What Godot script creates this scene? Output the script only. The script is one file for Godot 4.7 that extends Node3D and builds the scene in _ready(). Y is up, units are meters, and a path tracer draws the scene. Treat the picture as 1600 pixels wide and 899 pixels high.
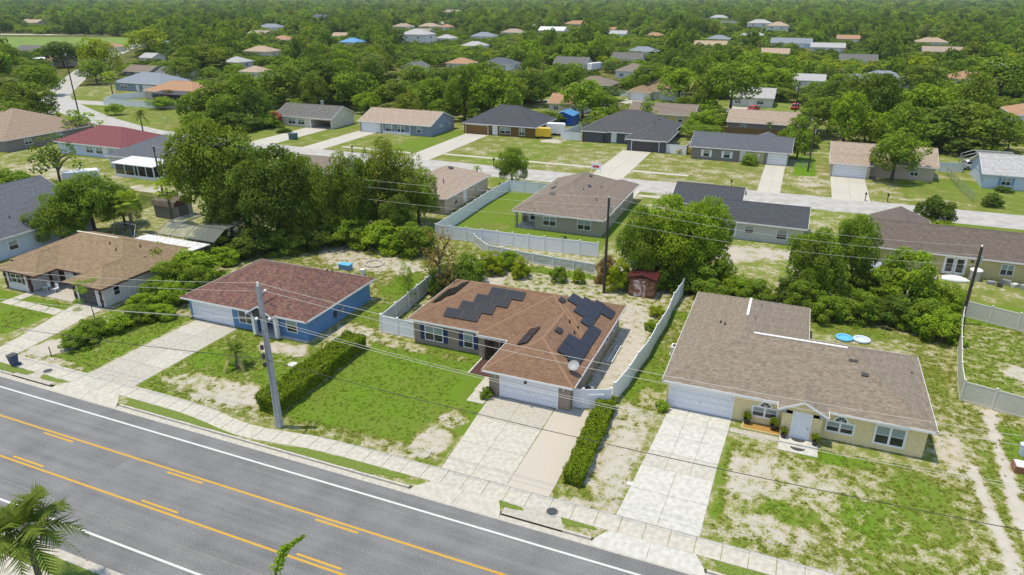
extends Node3D
# A suburban street seen from the air. World axes: x runs along the main road, -z away from it, y up, metres.

class MB:
	# collects flat-shaded triangles
	var v := PackedVector3Array()
	var n := PackedVector3Array()
	var t := PackedVector2Array()
	var c := PackedColorArray()
	var color := Color(1, 1, 1)
	var tinted := false
	func tri(a: Vector3, b: Vector3, d: Vector3, hint: Vector3, ud := Vector3.RIGHT, vd := Vector3.BACK, us := 1.0):
		var nn := (d - a).cross(b - a).normalized()
		if nn.dot(hint) < 0.0:
			nn = -nn
			var s := b
			b = d
			d = s
		for p in [a, b, d]:
			v.append(p)
			n.append(nn)
			t.append(Vector2(p.dot(ud), p.dot(vd)) * us)
			c.append(color)
	func face(p: Array, hint: Vector3, ud := Vector3.RIGHT, vd := Vector3.BACK, us := 1.0):
		for i in range(1, p.size() - 1):
			tri(p[0], p[i], p[i + 1], hint, ud, vd, us)
	func box(lo: Vector3, hi: Vector3):
		boxt(Transform3D(Basis(), Vector3.ZERO), lo, hi)
	func boxt(x: Transform3D, lo: Vector3, hi: Vector3):
		var q := []
		for i in 8:
			q.append(x * Vector3(hi.x if i & 1 else lo.x, hi.y if i & 2 else lo.y, hi.z if i & 4 else lo.z))
		var b := x.basis
		face([q[0], q[1], q[3], q[2]], -b.z)
		face([q[4], q[5], q[7], q[6]], b.z)
		face([q[0], q[2], q[6], q[4]], -b.x)
		face([q[1], q[3], q[7], q[5]], b.x)
		face([q[2], q[3], q[7], q[6]], b.y)
		face([q[0], q[1], q[5], q[4]], -b.y)
	func tube(pts: Array, r0: float, r1: float, sides := 8, caps := true):
		var rings := []
		var up := Vector3.UP
		for i in pts.size():
			var d: Vector3 = (pts[mini(i + 1, pts.size() - 1)] - pts[maxi(i - 1, 0)]).normalized()
			var s := d.cross(up if absf(d.dot(up)) < 0.95 else Vector3.RIGHT).normalized()
			var w := s.cross(d).normalized()
			var r := lerpf(r0, r1, float(i) / maxf(1.0, pts.size() - 1))
			var ring := []
			for k in sides:
				var a := TAU * k / sides
				ring.append([pts[i] + (s * cos(a) + w * sin(a)) * r, s * cos(a) + w * sin(a)])
			rings.append(ring)
		for i in pts.size() - 1:
			for k in sides:
				var a = rings[i][k]
				var b = rings[i][(k + 1) % sides]
				var e = rings[i + 1][k]
				var f = rings[i + 1][(k + 1) % sides]
				smooth(a, b, f)
				smooth(a, f, e)
		if caps:
			for i in [0, pts.size() - 1]:
				var h: Vector3 = pts[i] - pts[1 if i == 0 else i - 1]
				var q := []
				for k in sides:
					q.append(rings[i][k][0])
				face(q, h)
	func smooth(a, b, d):
		var nn: Vector3 = (d[0] - a[0]).cross(b[0] - a[0])
		if nn.dot(a[1] + b[1] + d[1]) < 0.0:
			var s = b
			b = d
			d = s
		for p in [a, b, d]:
			v.append(p[0])
			n.append(p[1])
			t.append(Vector2.ZERO)
			c.append(color)
	func lathe(at: Vector3, prof: Array, sides := 16):
		# prof: [radius, height] from bottom to top
		for i in prof.size() - 1:
			for k in sides:
				var q := []
				for j in [[i, k], [i, k + 1], [i + 1, k + 1], [i + 1, k]]:
					var a: float = TAU * j[1] / sides
					q.append(at + Vector3(cos(a) * prof[j[0]][0], prof[j[0]][1], sin(a) * prof[j[0]][0]))
				var am := TAU * (k + 0.5) / sides
				var dr: float = prof[i + 1][0] - prof[i][0]
				var dy: float = prof[i + 1][1] - prof[i][1]
				var hint := Vector3(cos(am) * dy, -dr, sin(am) * dy)
				face(q, hint)
	func mesh(o := Vector3.ZERO) -> ArrayMesh:
		var a := []
		a.resize(Mesh.ARRAY_MAX)
		if o != Vector3.ZERO:
			for i in v.size():
				v[i] -= o
		a[Mesh.ARRAY_VERTEX] = v
		a[Mesh.ARRAY_NORMAL] = n
		a[Mesh.ARRAY_TEX_UV] = t
		if tinted:
			a[Mesh.ARRAY_COLOR] = c
		var m := ArrayMesh.new()
		m.add_surface_from_arrays(Mesh.PRIMITIVE_TRIANGLES, a)
		return m

var M := {}
var O := Vector3.ZERO
var names := {}
var rng := RandomNumberGenerator.new()

func numbered(s: String) -> String:
	names[s] = names.get(s, -1) + 1
	return s if names[s] == 0 else "%s_%03d" % [s, names[s]]

func thing(called: String, label: String, category: String, at := Vector3.ZERO, group := "") -> Node3D:
	var o := Node3D.new()
	o.name = numbered(called)
	add_child(o)
	o.position = at
	O = at
	tag(o, label, category, group)
	return o

func tag(o: Node, label: String, category: String, group := ""):
	o.set_meta("label", label)
	o.set_meta("category", category)
	if group:
		o.set_meta("group", group)

func part(b: MB, called: String, m: Material, parent: Node, local := false) -> MeshInstance3D:
	var o := MeshInstance3D.new()
	o.name = called
	o.mesh = b.mesh(Vector3.ZERO if local else O)
	o.mesh.surface_set_material(0, m)
	parent.add_child(o, true)
	return o

func shared(mesh: Mesh, called: String, parent: Node, x: Transform3D) -> MeshInstance3D:
	var o := MeshInstance3D.new()
	o.name = called
	o.mesh = mesh
	o.transform = x
	parent.add_child(o, true)
	return o

func structure(called: String) -> Node3D:
	var o := Node3D.new()
	o.name = called
	o.set_meta("kind", "structure")
	add_child(o)
	O = Vector3.ZERO
	return o

func lone(b: MB, called: String, m: Material, label: String, category: String, at: Vector3, group := "") -> MeshInstance3D:
	# a thing of one mesh, its origin at its base
	O = at
	var o := MeshInstance3D.new()
	o.name = numbered(called)
	o.mesh = b.mesh(at)
	o.mesh.surface_set_material(0, m)
	o.position = at
	add_child(o)
	tag(o, label, category, group)
	return o

# ---------------------------------------------------------------- materials
func lin(r: float, g: float, b: float) -> Color:
	return Color(r, g, b).linear_to_srgb()

func noise(sd: int, f: float, oct := 4, type := FastNoiseLite.TYPE_SIMPLEX_SMOOTH) -> FastNoiseLite:
	var k := FastNoiseLite.new()
	k.seed = sd
	k.noise_type = type
	k.frequency = f
	k.fractal_octaves = oct
	return k

func ramp_tex(sd: int, f: float, lo: Color, hi: Color, size := 512, oct := 4) -> NoiseTexture2D:
	var x := NoiseTexture2D.new()
	x.width = size
	x.height = size
	x.seamless = true
	x.noise = noise(sd, f, oct)
	var r := Gradient.new()
	r.offsets = PackedFloat32Array([0.2, 0.8])
	r.colors = PackedColorArray([lo, hi])
	x.color_ramp = r
	return x

func bump_tex(sd: int, f: float, size := 256, oct := 4) -> NoiseTexture2D:
	var x := NoiseTexture2D.new()
	x.width = size
	x.height = size
	x.seamless = true
	x.noise = noise(sd, f, oct)
	return x

func flat(c: Color, rough := 0.8, metal := 0.0) -> StandardMaterial3D:
	var m := StandardMaterial3D.new()
	m.albedo_color = c
	m.roughness = rough
	m.metallic = metal
	return m

func worn(c: Color, tex: Texture2D, scale: float, rough := 0.85, bump: Texture2D = null, depth := 1.0) -> StandardMaterial3D:
	var m := flat(c, rough)
	m.albedo_texture = tex
	m.uv1_triplanar = true
	m.uv1_world_triplanar = true
	m.uv1_scale = Vector3.ONE * scale
	if bump:
		m.heightmap_enabled = true
		m.heightmap_texture = bump
		m.heightmap_scale = depth
	return m

func shingle_image(sd: int, spread: float, tints: Array) -> ImageTexture:
	# courses of tabs, each tab a tone of its own; 4 m by 4 m
	var r := RandomNumberGenerator.new()
	r.seed = sd
	var w := 384
	var im := Image.create(w, w, false, Image.FORMAT_RGB8)
	var big := noise(sd, 0.012, 3)
	var y := 0
	while y < w:
		var h := mini(13, w - y)
		var x := -r.randi_range(0, 20)
		while x < w:
			var tw := r.randi_range(14, 34)
			var q: Color = tints[r.randi() % tints.size()]
			var k := 1.0 - spread * r.randf()
			k *= 1.0 + 0.08 * big.get_noise_2d(x, y)
			var cc := Color(minf(q.r * k, 1), minf(q.g * k, 1), minf(q.b * k, 1))
			im.fill_rect(Rect2i(x, y, tw, h), cc)
			x += tw
		y += h
	return ImageTexture.create_from_image(im)

func asphalt_image() -> ImageTexture:
	# stone grain, with bands rubbed darker by tyres and paler between them; 40 m along, 12 m across
	var w := 2048
	var h := 512
	var grain := noise(51, 0.16, 3).get_image(w, h).get_data()
	var small := noise(52, 0.03, 4).get_image(64, h)
	small.resize(w, h, Image.INTERPOLATE_CUBIC)
	var streak := small.get_data()
	var patch := noise(53, 0.006, 5).get_image(w, h).get_data()
	var out := PackedByteArray()
	out.resize(w * h)
	for i in w * h:
		out[i] = clampi(226 + ((grain[i] - 128) >> 2) + ((streak[i] - 128) >> 3) + ((patch[i] - 128) >> 3), 0, 255)
	return ImageTexture.create_from_image(Image.create_from_data(w, h, false, Image.FORMAT_L8, out))

func roof_mat(c: Color, tex: Texture2D) -> StandardMaterial3D:
	var m := flat(c, 0.92)
	m.albedo_texture = tex
	m.heightmap_enabled = true
	m.heightmap_texture = tex
	m.heightmap_scale = 0.8
	return m

func leaf_mat(c: Color, back := 0.88) -> StandardMaterial3D:
	var m := flat(c, 0.62)
	m.vertex_color_use_as_albedo = true
	m.backlight_enabled = true
	m.backlight = Color(back * 0.95, back, back * 0.45)
	m.metallic_specular = 0.15
	return m

func materials():
	var conc := ramp_tex(11, 0.012, Color(0.91, 0.905, 0.895), Color(1, 1, 1), 512, 7)
	var fine := bump_tex(12, 0.09, 256, 4)
	var blot := ramp_tex(13, 0.018, Color(0.88, 0.88, 0.87), Color(1, 1, 1), 512, 5)
	M.concrete = worn(lin(0.45, 0.43, 0.385), conc, 0.33, 0.9, fine, 0.5)
	M.concrete_b = worn(lin(0.47, 0.445, 0.39), conc, 0.29, 0.9, fine, 0.5)
	M.concrete_c = worn(lin(0.415, 0.39, 0.345), conc, 0.37, 0.9, fine, 0.5)
	M.concrete_white = worn(lin(0.50, 0.495, 0.465), conc, 0.27, 0.9, fine, 0.5)
	M.concrete_dark = worn(lin(0.27, 0.25, 0.22), conc, 0.3, 0.95)
	M.joint = worn(lin(0.30, 0.28, 0.235), blot, 0.6, 0.95)
	M.paver = worn(lin(0.55, 0.51, 0.45), ramp_tex(14, 0.10, Color(0.78, 0.76, 0.74), Color(1, 1, 1), 512, 3), 0.55, 0.9, fine, 0.7)
	M.street = worn(lin(0.40, 0.385, 0.365), ramp_tex(15, 0.01, Color(0.90, 0.90, 0.90), Color(1, 1, 1), 512, 6), 0.08, 0.9)
	M.asphalt = flat(lin(0.198, 0.198, 0.204), 0.88)
	M.asphalt.albedo_texture = asphalt_image()
	M.asphalt.heightmap_enabled = true
	M.asphalt.heightmap_texture = fine
	M.asphalt.heightmap_scale = 0.3
	M.paint_white = worn(lin(0.74, 0.74, 0.72), ramp_tex(17, 0.05, Color(0.72, 0.72, 0.72), Color(1, 1, 1), 512, 5), 0.5, 0.7)
	M.paint_yellow = worn(lin(0.66, 0.38, 0.035), ramp_tex(18, 0.05, Color(0.72, 0.72, 0.72), Color(1, 1, 1), 512, 5), 0.5, 0.7)
	M.tar = flat(lin(0.05, 0.05, 0.052), 0.6)
	var st := ramp_tex(19, 0.02, Color(0.955, 0.955, 0.95), Color(1, 1, 1), 512, 5)
	M.white = worn(lin(0.74, 0.74, 0.74), st, 0.35, 0.55)
	M.trim = worn(lin(0.78, 0.78, 0.78), st, 0.5, 0.5)
	M.vinyl = worn(lin(0.76, 0.77, 0.79), st, 0.25, 0.45)
	M.vinyl_old = worn(lin(0.60, 0.60, 0.58), ramp_tex(20, 0.012, Color(0.86, 0.87, 0.85), Color(1, 1, 1), 512, 6), 0.3, 0.6)
	M.vinyl_tan = worn(lin(0.54, 0.53, 0.46), st, 0.25, 0.5)
	M.vinyl_tan_light = worn(lin(0.62, 0.61, 0.52), st, 0.25, 0.5)
	for q in [["stucco_blue", 0.105, 0.23, 0.43], ["stucco_yellow", 0.72, 0.60, 0.33], ["stucco_white", 0.66, 0.64, 0.62], ["stucco_taupe", 0.33, 0.30, 0.235],
			["stucco_grey", 0.52, 0.52, 0.50], ["stucco_paleblue", 0.50, 0.58, 0.68], ["siding_steel", 0.21, 0.26, 0.33], ["stucco_brown", 0.15, 0.085, 0.022],
			["stucco_dark", 0.09, 0.09, 0.10], ["stucco_olive", 0.50, 0.43, 0.20], ["stucco_beige", 0.47, 0.40, 0.31], ["stone_grey", 0.22, 0.20, 0.18], ["stucco_cream", 0.62, 0.58, 0.46]]:
		M[q[0]] = worn(lin(q[1], q[2], q[3]), st, 0.3, 0.9, fine, 0.6)
	M.brick = worn(lin(0.47, 0.385, 0.28), ramp_tex(21, 0.055, Color(0.55, 0.54, 0.56), Color(1, 1, 1), 512, 3), 0.42, 0.9, fine, 1.5)
	M.quoin = worn(lin(0.12, 0.045, 0.035), ramp_tex(22, 0.05, Color(0.6, 0.6, 0.6), Color(1, 1, 1), 256, 3), 0.6, 0.9)
	var plain := shingle_image(3, 0.13, [Color(1, 1, 1), Color(0.97, 0.97, 0.98), Color(0.92, 0.90, 0.88)])
	var mixed := shingle_image(4, 0.26, [Color(1, 0.90, 0.88), Color(0.94, 0.97, 0.90), Color(0.82, 0.81, 0.86), Color(1, 1, 0.95)])
	for q in [["roof_brown", 0.205, 0.120, 0.072, 0], ["roof_maroon", 0.195, 0.105, 0.088, 1], ["roof_taupe", 0.240, 0.200, 0.155, 0], ["roof_tan", 0.25, 0.178, 0.105, 0],
			["roof_mocha", 0.215, 0.175, 0.142, 0], ["roof_slate", 0.058, 0.064, 0.078, 0], ["roof_charcoal", 0.075, 0.078, 0.085, 0], ["roof_steel", 0.10, 0.112, 0.135, 0],
			["roof_grey", 0.17, 0.175, 0.18, 1], ["roof_pinkbeige", 0.37, 0.295, 0.235, 0], ["roof_umber", 0.135, 0.108, 0.092, 0], ["roof_wine", 0.19, 0.055, 0.062, 0],
			["roof_orange", 0.40, 0.235, 0.135, 0], ["roof_sand", 0.42, 0.325, 0.235, 0], ["roof_fawn", 0.30, 0.225, 0.165, 0], ["roof_bluegrey", 0.23, 0.265, 0.32, 0], ["roof_palegrey", 0.42, 0.42, 0.43, 0]]:
		M[q[0]] = roof_mat(lin(q[1], q[2], q[3]), mixed if q[4] else plain)
	M.cap = worn(lin(0.235, 0.138, 0.082), st, 0.5, 0.9)
	M.metal_white = worn(lin(0.74, 0.75, 0.76), ramp_tex(23, 0.02, Color(0.80, 0.80, 0.79), Color(1, 1, 1), 512, 5), 0.2, 0.4)
	M.glass = flat(lin(0.018, 0.024, 0.030), 0.08)
	M.glass.metallic_specular = 0.6
	M.glass_pale = flat(lin(0.26, 0.31, 0.31), 0.15)
	M.dark = flat(lin(0.012, 0.012, 0.013), 0.7)
	M.black = flat(lin(0.02, 0.02, 0.022), 0.5)
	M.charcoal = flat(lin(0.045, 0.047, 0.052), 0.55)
	M.grey = flat(lin(0.26, 0.27, 0.28), 0.5)
	M.galv = flat(lin(0.42, 0.43, 0.44), 0.4, 0.6)
	M.shutter = flat(lin(0.012, 0.022, 0.125), 0.5)
	M.shutter_red = flat(lin(0.11, 0.035, 0.03), 0.6)
	M.shutter_blue = flat(lin(0.16, 0.27, 0.42), 0.6)
	M.door_brown = worn(lin(0.19, 0.095, 0.018), st, 0.4, 0.6)
	M.door_dark = flat(lin(0.05, 0.045, 0.045), 0.6)
	M.garage = worn(lin(0.72, 0.74, 0.78), st, 0.3, 0.5)
	M.solar = flat(lin(0.013, 0.013, 0.019), 0.22)
	M.solar_frame = flat(lin(0.02, 0.02, 0.024), 0.4)
	M.bark = worn(lin(0.13, 0.10, 0.075), ramp_tex(24, 0.05, Color(0.5, 0.5, 0.5), Color(1, 1, 1), 256, 4), 0.8, 0.95)
	M.bark_grey = worn(lin(0.20, 0.18, 0.155), ramp_tex(25, 0.05, Color(0.5, 0.5, 0.5), Color(1, 1, 1), 256, 4), 0.8, 0.95)
	M.wood_pole = worn(lin(0.085, 0.07, 0.055), ramp_tex(26, 0.06, Color(0.6, 0.6, 0.6), Color(1, 1, 1), 256, 4), 0.9, 0.95)
	M.pole_grey = worn(lin(0.36, 0.37, 0.38), conc, 0.4, 0.85)
	M.wire = flat(lin(0.50, 0.48, 0.44), 0.5)
	M.wire_dark = flat(lin(0.03, 0.03, 0.03), 0.6)
	M.rust = worn(lin(0.12, 0.018, 0.018), ramp_tex(27, 0.025, Color(0.45, 0.35, 0.35), Color(1, 1, 1), 512, 5), 0.7, 0.6)
	M.rust_wall = worn(lin(0.30, 0.15, 0.085), ramp_tex(28, 0.012, Color(0.62, 0.55, 0.52), Color(1, 1, 1), 256, 4), 0.5, 0.7)
	M.rust_door = worn(lin(0.62, 0.58, 0.55), ramp_tex(29, 0.018, Color(0.55, 0.30, 0.24), Color(1, 1, 1), 256, 5), 0.3, 0.7)
	M.mulch = worn(lin(0.70, 0.40, 0.10), ramp_tex(30, 0.09, Color(0.45, 0.45, 0.45), Color(1, 1, 1), 256, 3), 0.9, 0.95, fine, 3.0)
	M.soil = worn(lin(0.10, 0.075, 0.05), blot, 0.8, 0.95)
	M.screen = flat(Color(0.55, 0.57, 0.56, 0.38), 0.7)
	M.screen.transparency = BaseMaterial3D.TRANSPARENCY_ALPHA
	M.screen_dark = flat(Color(0.10, 0.10, 0.105, 0.6), 0.7)
	M.screen_dark.transparency = BaseMaterial3D.TRANSPARENCY_ALPHA
	M.link = flat(Color(0.50, 0.52, 0.53, 0.30), 0.7)
	M.link.transparency = BaseMaterial3D.TRANSPARENCY_ALPHA
	for q in [["blue_plastic", 0.02, 0.09, 0.42], ["sky_plastic", 0.12, 0.42, 0.68], ["red_paint", 0.42, 0.02, 0.03], ["yellow_paint", 0.62, 0.42, 0.02], ["navy", 0.015, 0.035, 0.13],
			["tarp_blue", 0.08, 0.24, 0.46], ["white_paint", 0.72, 0.72, 0.72], ["terracotta", 0.22, 0.09, 0.055], ["brown_wood", 0.14, 0.075, 0.03], ["signred", 0.5, 0.03, 0.06], ["teal", 0.03, 0.10, 0.10]]:
		M[q[0]] = flat(lin(q[1], q[2], q[3]), 0.4)
	# foliage tones
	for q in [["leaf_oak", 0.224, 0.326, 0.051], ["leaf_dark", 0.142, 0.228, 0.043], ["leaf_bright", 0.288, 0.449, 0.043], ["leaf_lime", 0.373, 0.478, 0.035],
			["leaf_olive", 0.271, 0.342, 0.059], ["leaf_grey", 0.290, 0.362, 0.127], ["leaf_mid", 0.227, 0.356, 0.046], ["leaf_hedge", 0.202, 0.288, 0.022], ["leaf_palm", 0.159, 0.222, 0.032],
			["leaf_fan", 0.373, 0.480, 0.065], ["leaf_pink", 0.653, 0.218, 0.181], ["leaf_brown", 0.312, 0.221, 0.094], ["leaf_dry", 0.609, 0.546, 0.234]]:
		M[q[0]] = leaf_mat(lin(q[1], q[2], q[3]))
	M.grass_blade = leaf_mat(lin(0.20, 0.245, 0.04), 0.8)
	M.leaf_hedge.backlight = Color(0.4, 0.45, 0.2)
	M.leaf_palm.backlight = Color(0.6, 0.65, 0.3)

func _ready():
	# camera, sky, sun, exposure
	var cam := Camera3D.new()
	cam.name = "camera"
	add_child(cam)
	cam.position = Vector3(0, 29.65, 0)
	cam.rotation_degrees = Vector3(-22.804, 22.26, 0)
	cam.fov = 45.157
	cam.near = 0.5
	cam.far = 9000.0
	var e := Environment.new()
	e.background_mode = Environment.BG_SKY
	var sm := ProceduralSkyMaterial.new()
	sm.sky_top_color = Color(0.54, 0.65, 0.81)
	sm.sky_horizon_color = Color(0.88, 0.91, 0.94)
	sm.sky_curve = 0.18
	sm.ground_bottom_color = Color(0.30, 0.33, 0.22)
	sm.ground_horizon_color = Color(0.62, 0.68, 0.66)
	e.sky = Sky.new()
	e.sky.sky_material = sm
	e.background_energy_multiplier = 1.25
	e.tonemap_mode = Environment.TONE_MAPPER_LINEAR
	e.tonemap_exposure = 1.23
	e.fog_enabled = true
	e.fog_density = 0.00007
	e.fog_light_color = Color(0.80, 0.87, 0.93)
	e.sdfgi_enabled = true
	e.ssao_enabled = true
	e.ssil_enabled = true
	var we := WorldEnvironment.new()
	we.environment = e
	add_child(we)
	var sun := DirectionalLight3D.new()
	sun.name = "sun"
	sun.light_energy = 1.2
	sun.light_color = Color(1.0, 0.95, 0.835)
	sun.light_angular_distance = 0.53
	sun.shadow_enabled = true
	add_child(sun)
	sun.look_at_from_position(Vector3(-0.22, 1, 0.08) * 50.0, Vector3.ZERO, Vector3.BACK)
	rng.seed = 7
	materials()
	print("materials ", Time.get_ticks_msec())
	build_ground()
	print("ground ", Time.get_ticks_msec())
	build_roads()
	build_walks()
	build_near_houses()
	build_mid_houses()
	build_far_houses()
	print("houses ", Time.get_ticks_msec())
	build_fences()
	build_poles()
	build_small()
	print("small ", Time.get_ticks_msec())
	build_plants()
	print("plants ", Time.get_ticks_msec())
	build_woods()
	build_tufts()
	print("done ", Time.get_ticks_msec())

# ---------------------------------------------------------------- ground
var zone := {}

func zone_new(key: String, x0: float, x1: float, z0: float, z1: float, px: float, cover: int, lush: int):
	var w := int((x1 - x0) * px)
	var h := int((z1 - z0) * px)
	var a := Image.create(w, h, false, Image.FORMAT_L8)
	a.fill(Color8(cover, cover, cover))
	var b := Image.create(w, h, false, Image.FORMAT_L8)
	b.fill(Color8(lush, lush, lush))
	zone = {"key": key, "x0": x0, "x1": x1, "z0": z0, "z1": z1, "px": px, "cover": a, "lush": b}

func zr(x0: float, x1: float, z0: float, z1: float, cover: int, lush: int):
	var r := Rect2i(Vector2i(int((x0 - zone.x0) * zone.px), int((z0 - zone.z0) * zone.px)), Vector2i(maxi(1, int((x1 - x0) * zone.px)), maxi(1, int((z1 - z0) * zone.px))))
	zone.cover.fill_rect(r, Color8(cover, cover, cover))
	zone.lush.fill_rect(r, Color8(lush, lush, lush))

func zb(x: float, z: float, rx: float, rz: float, cover: int, lush: int):
	# an oval patch with a ragged rim
	var w: int = zone.cover.get_width()
	var h: int = zone.cover.get_height()
	var k := noise(int(x * 31 + z * 17), 0.35, 3)
	for j in range(maxi(0, int((z - rz * 1.4 - zone.z0) * zone.px)), mini(h, int((z + rz * 1.4 - zone.z0) * zone.px))):
		for i in range(maxi(0, int((x - rx * 1.4 - zone.x0) * zone.px)), mini(w, int((x + rx * 1.4 - zone.x0) * zone.px))):
			var px: float = i / zone.px + zone.x0
			var pz: float = j / zone.px + zone.z0
			var d := Vector2((px - x) / rx, (pz - z) / rz).length() + 0.45 * k.get_noise_2d(px, pz)
			if d < 1.0:
				var s := clampf((1.0 - d) * 3.0, 0, 1)
				var a: Color = zone.cover.get_pixel(i, j)
				var b: Color = zone.lush.get_pixel(i, j)
				zone.cover.set_pixel(i, j, a.lerp(Color8(cover, cover, cover), s))
				zone.lush.set_pixel(i, j, b.lerp(Color8(lush, lush, lush), s))

func zone_image(w: int, h: int, sd: int, coarse: float, finef: float) -> ImageTexture:
	# sand, dry grass and green grass mixed by cover and grain
	var cov: Image = zone.cover.duplicate()
	cov.resize(w, h, Image.INTERPOLATE_BILINEAR)
	var lus: Image = zone.lush.duplicate()
	lus.resize(w, h, Image.INTERPOLATE_BILINEAR)
	var c := cov.get_data()
	var l := lus.get_data()
	var n1 := noise(sd, coarse, 5).get_image(w, h).get_data()
	var n2 := noise(sd + 1, finef, 3).get_image(w, h).get_data()
	var n3 := noise(sd + 2, coarse * 0.22, 3).get_image(w, h).get_data()
	zone.n1 = n1
	var lr := PackedByteArray()
	lr.resize(16 * 256 * 8 * 3)
	var sand_a := Color(0.435, 0.408, 0.370)
	var sand_b := Color(0.380, 0.347, 0.293)
	for a in 16:
		var u := a / 15.0
		var dry := Color(0.235, 0.215, 0.080).lerp(Color(0.180, 0.210, 0.042), u)
		var grn := Color(0.142, 0.150, 0.040).lerp(Color(0.100, 0.190, 0.014), u)
		for v in 256:
			var f := v / 255.0
			var q: Color
			if f < 0.40:
				q = sand_a.lerp(sand_b, clampf(f / 0.40, 0, 1))
			elif f < 0.49:
				q = sand_b.lerp(dry, (f - 0.40) / 0.09)
			else:
				q = dry.lerp(grn, clampf((f - 0.49) / 0.18, 0, 1))
			for k in 8:
				var s := 0.80 + 0.40 * k / 7.0
				var o := Color(q.r * s, q.g * s, q.b * s).linear_to_srgb()
				var i := ((a << 11) | (v << 3) | k) * 3
				lr[i] = clampi(int(o.r * 255), 0, 255)
				lr[i + 1] = clampi(int(o.g * 255), 0, 255)
				lr[i + 2] = clampi(int(o.b * 255), 0, 255)
	var out := PackedByteArray()
	out.resize(w * h * 3)
	for i in w * h:
		var v := c[i] + 14 + ((n1[i] - 128) * 7 >> 4) + ((n2[i] - 128) * 9 >> 4)
		v = 0 if v < 0 else (255 if v > 255 else v)
		var a := l[i] + ((n3[i] - 128) >> 1)
		a = 0 if a < 0 else (255 if a > 255 else a)
		var j := ((a >> 4 << 11) | (v << 3) | (n2[i] >> 5)) * 3
		var k := i * 3
		out[k] = lr[j]
		out[k + 1] = lr[j + 1]
		out[k + 2] = lr[j + 2]
	return ImageTexture.create_from_image(Image.create_from_data(w, h, false, Image.FORMAT_RGB8, out))

var zone_a := {}

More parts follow.
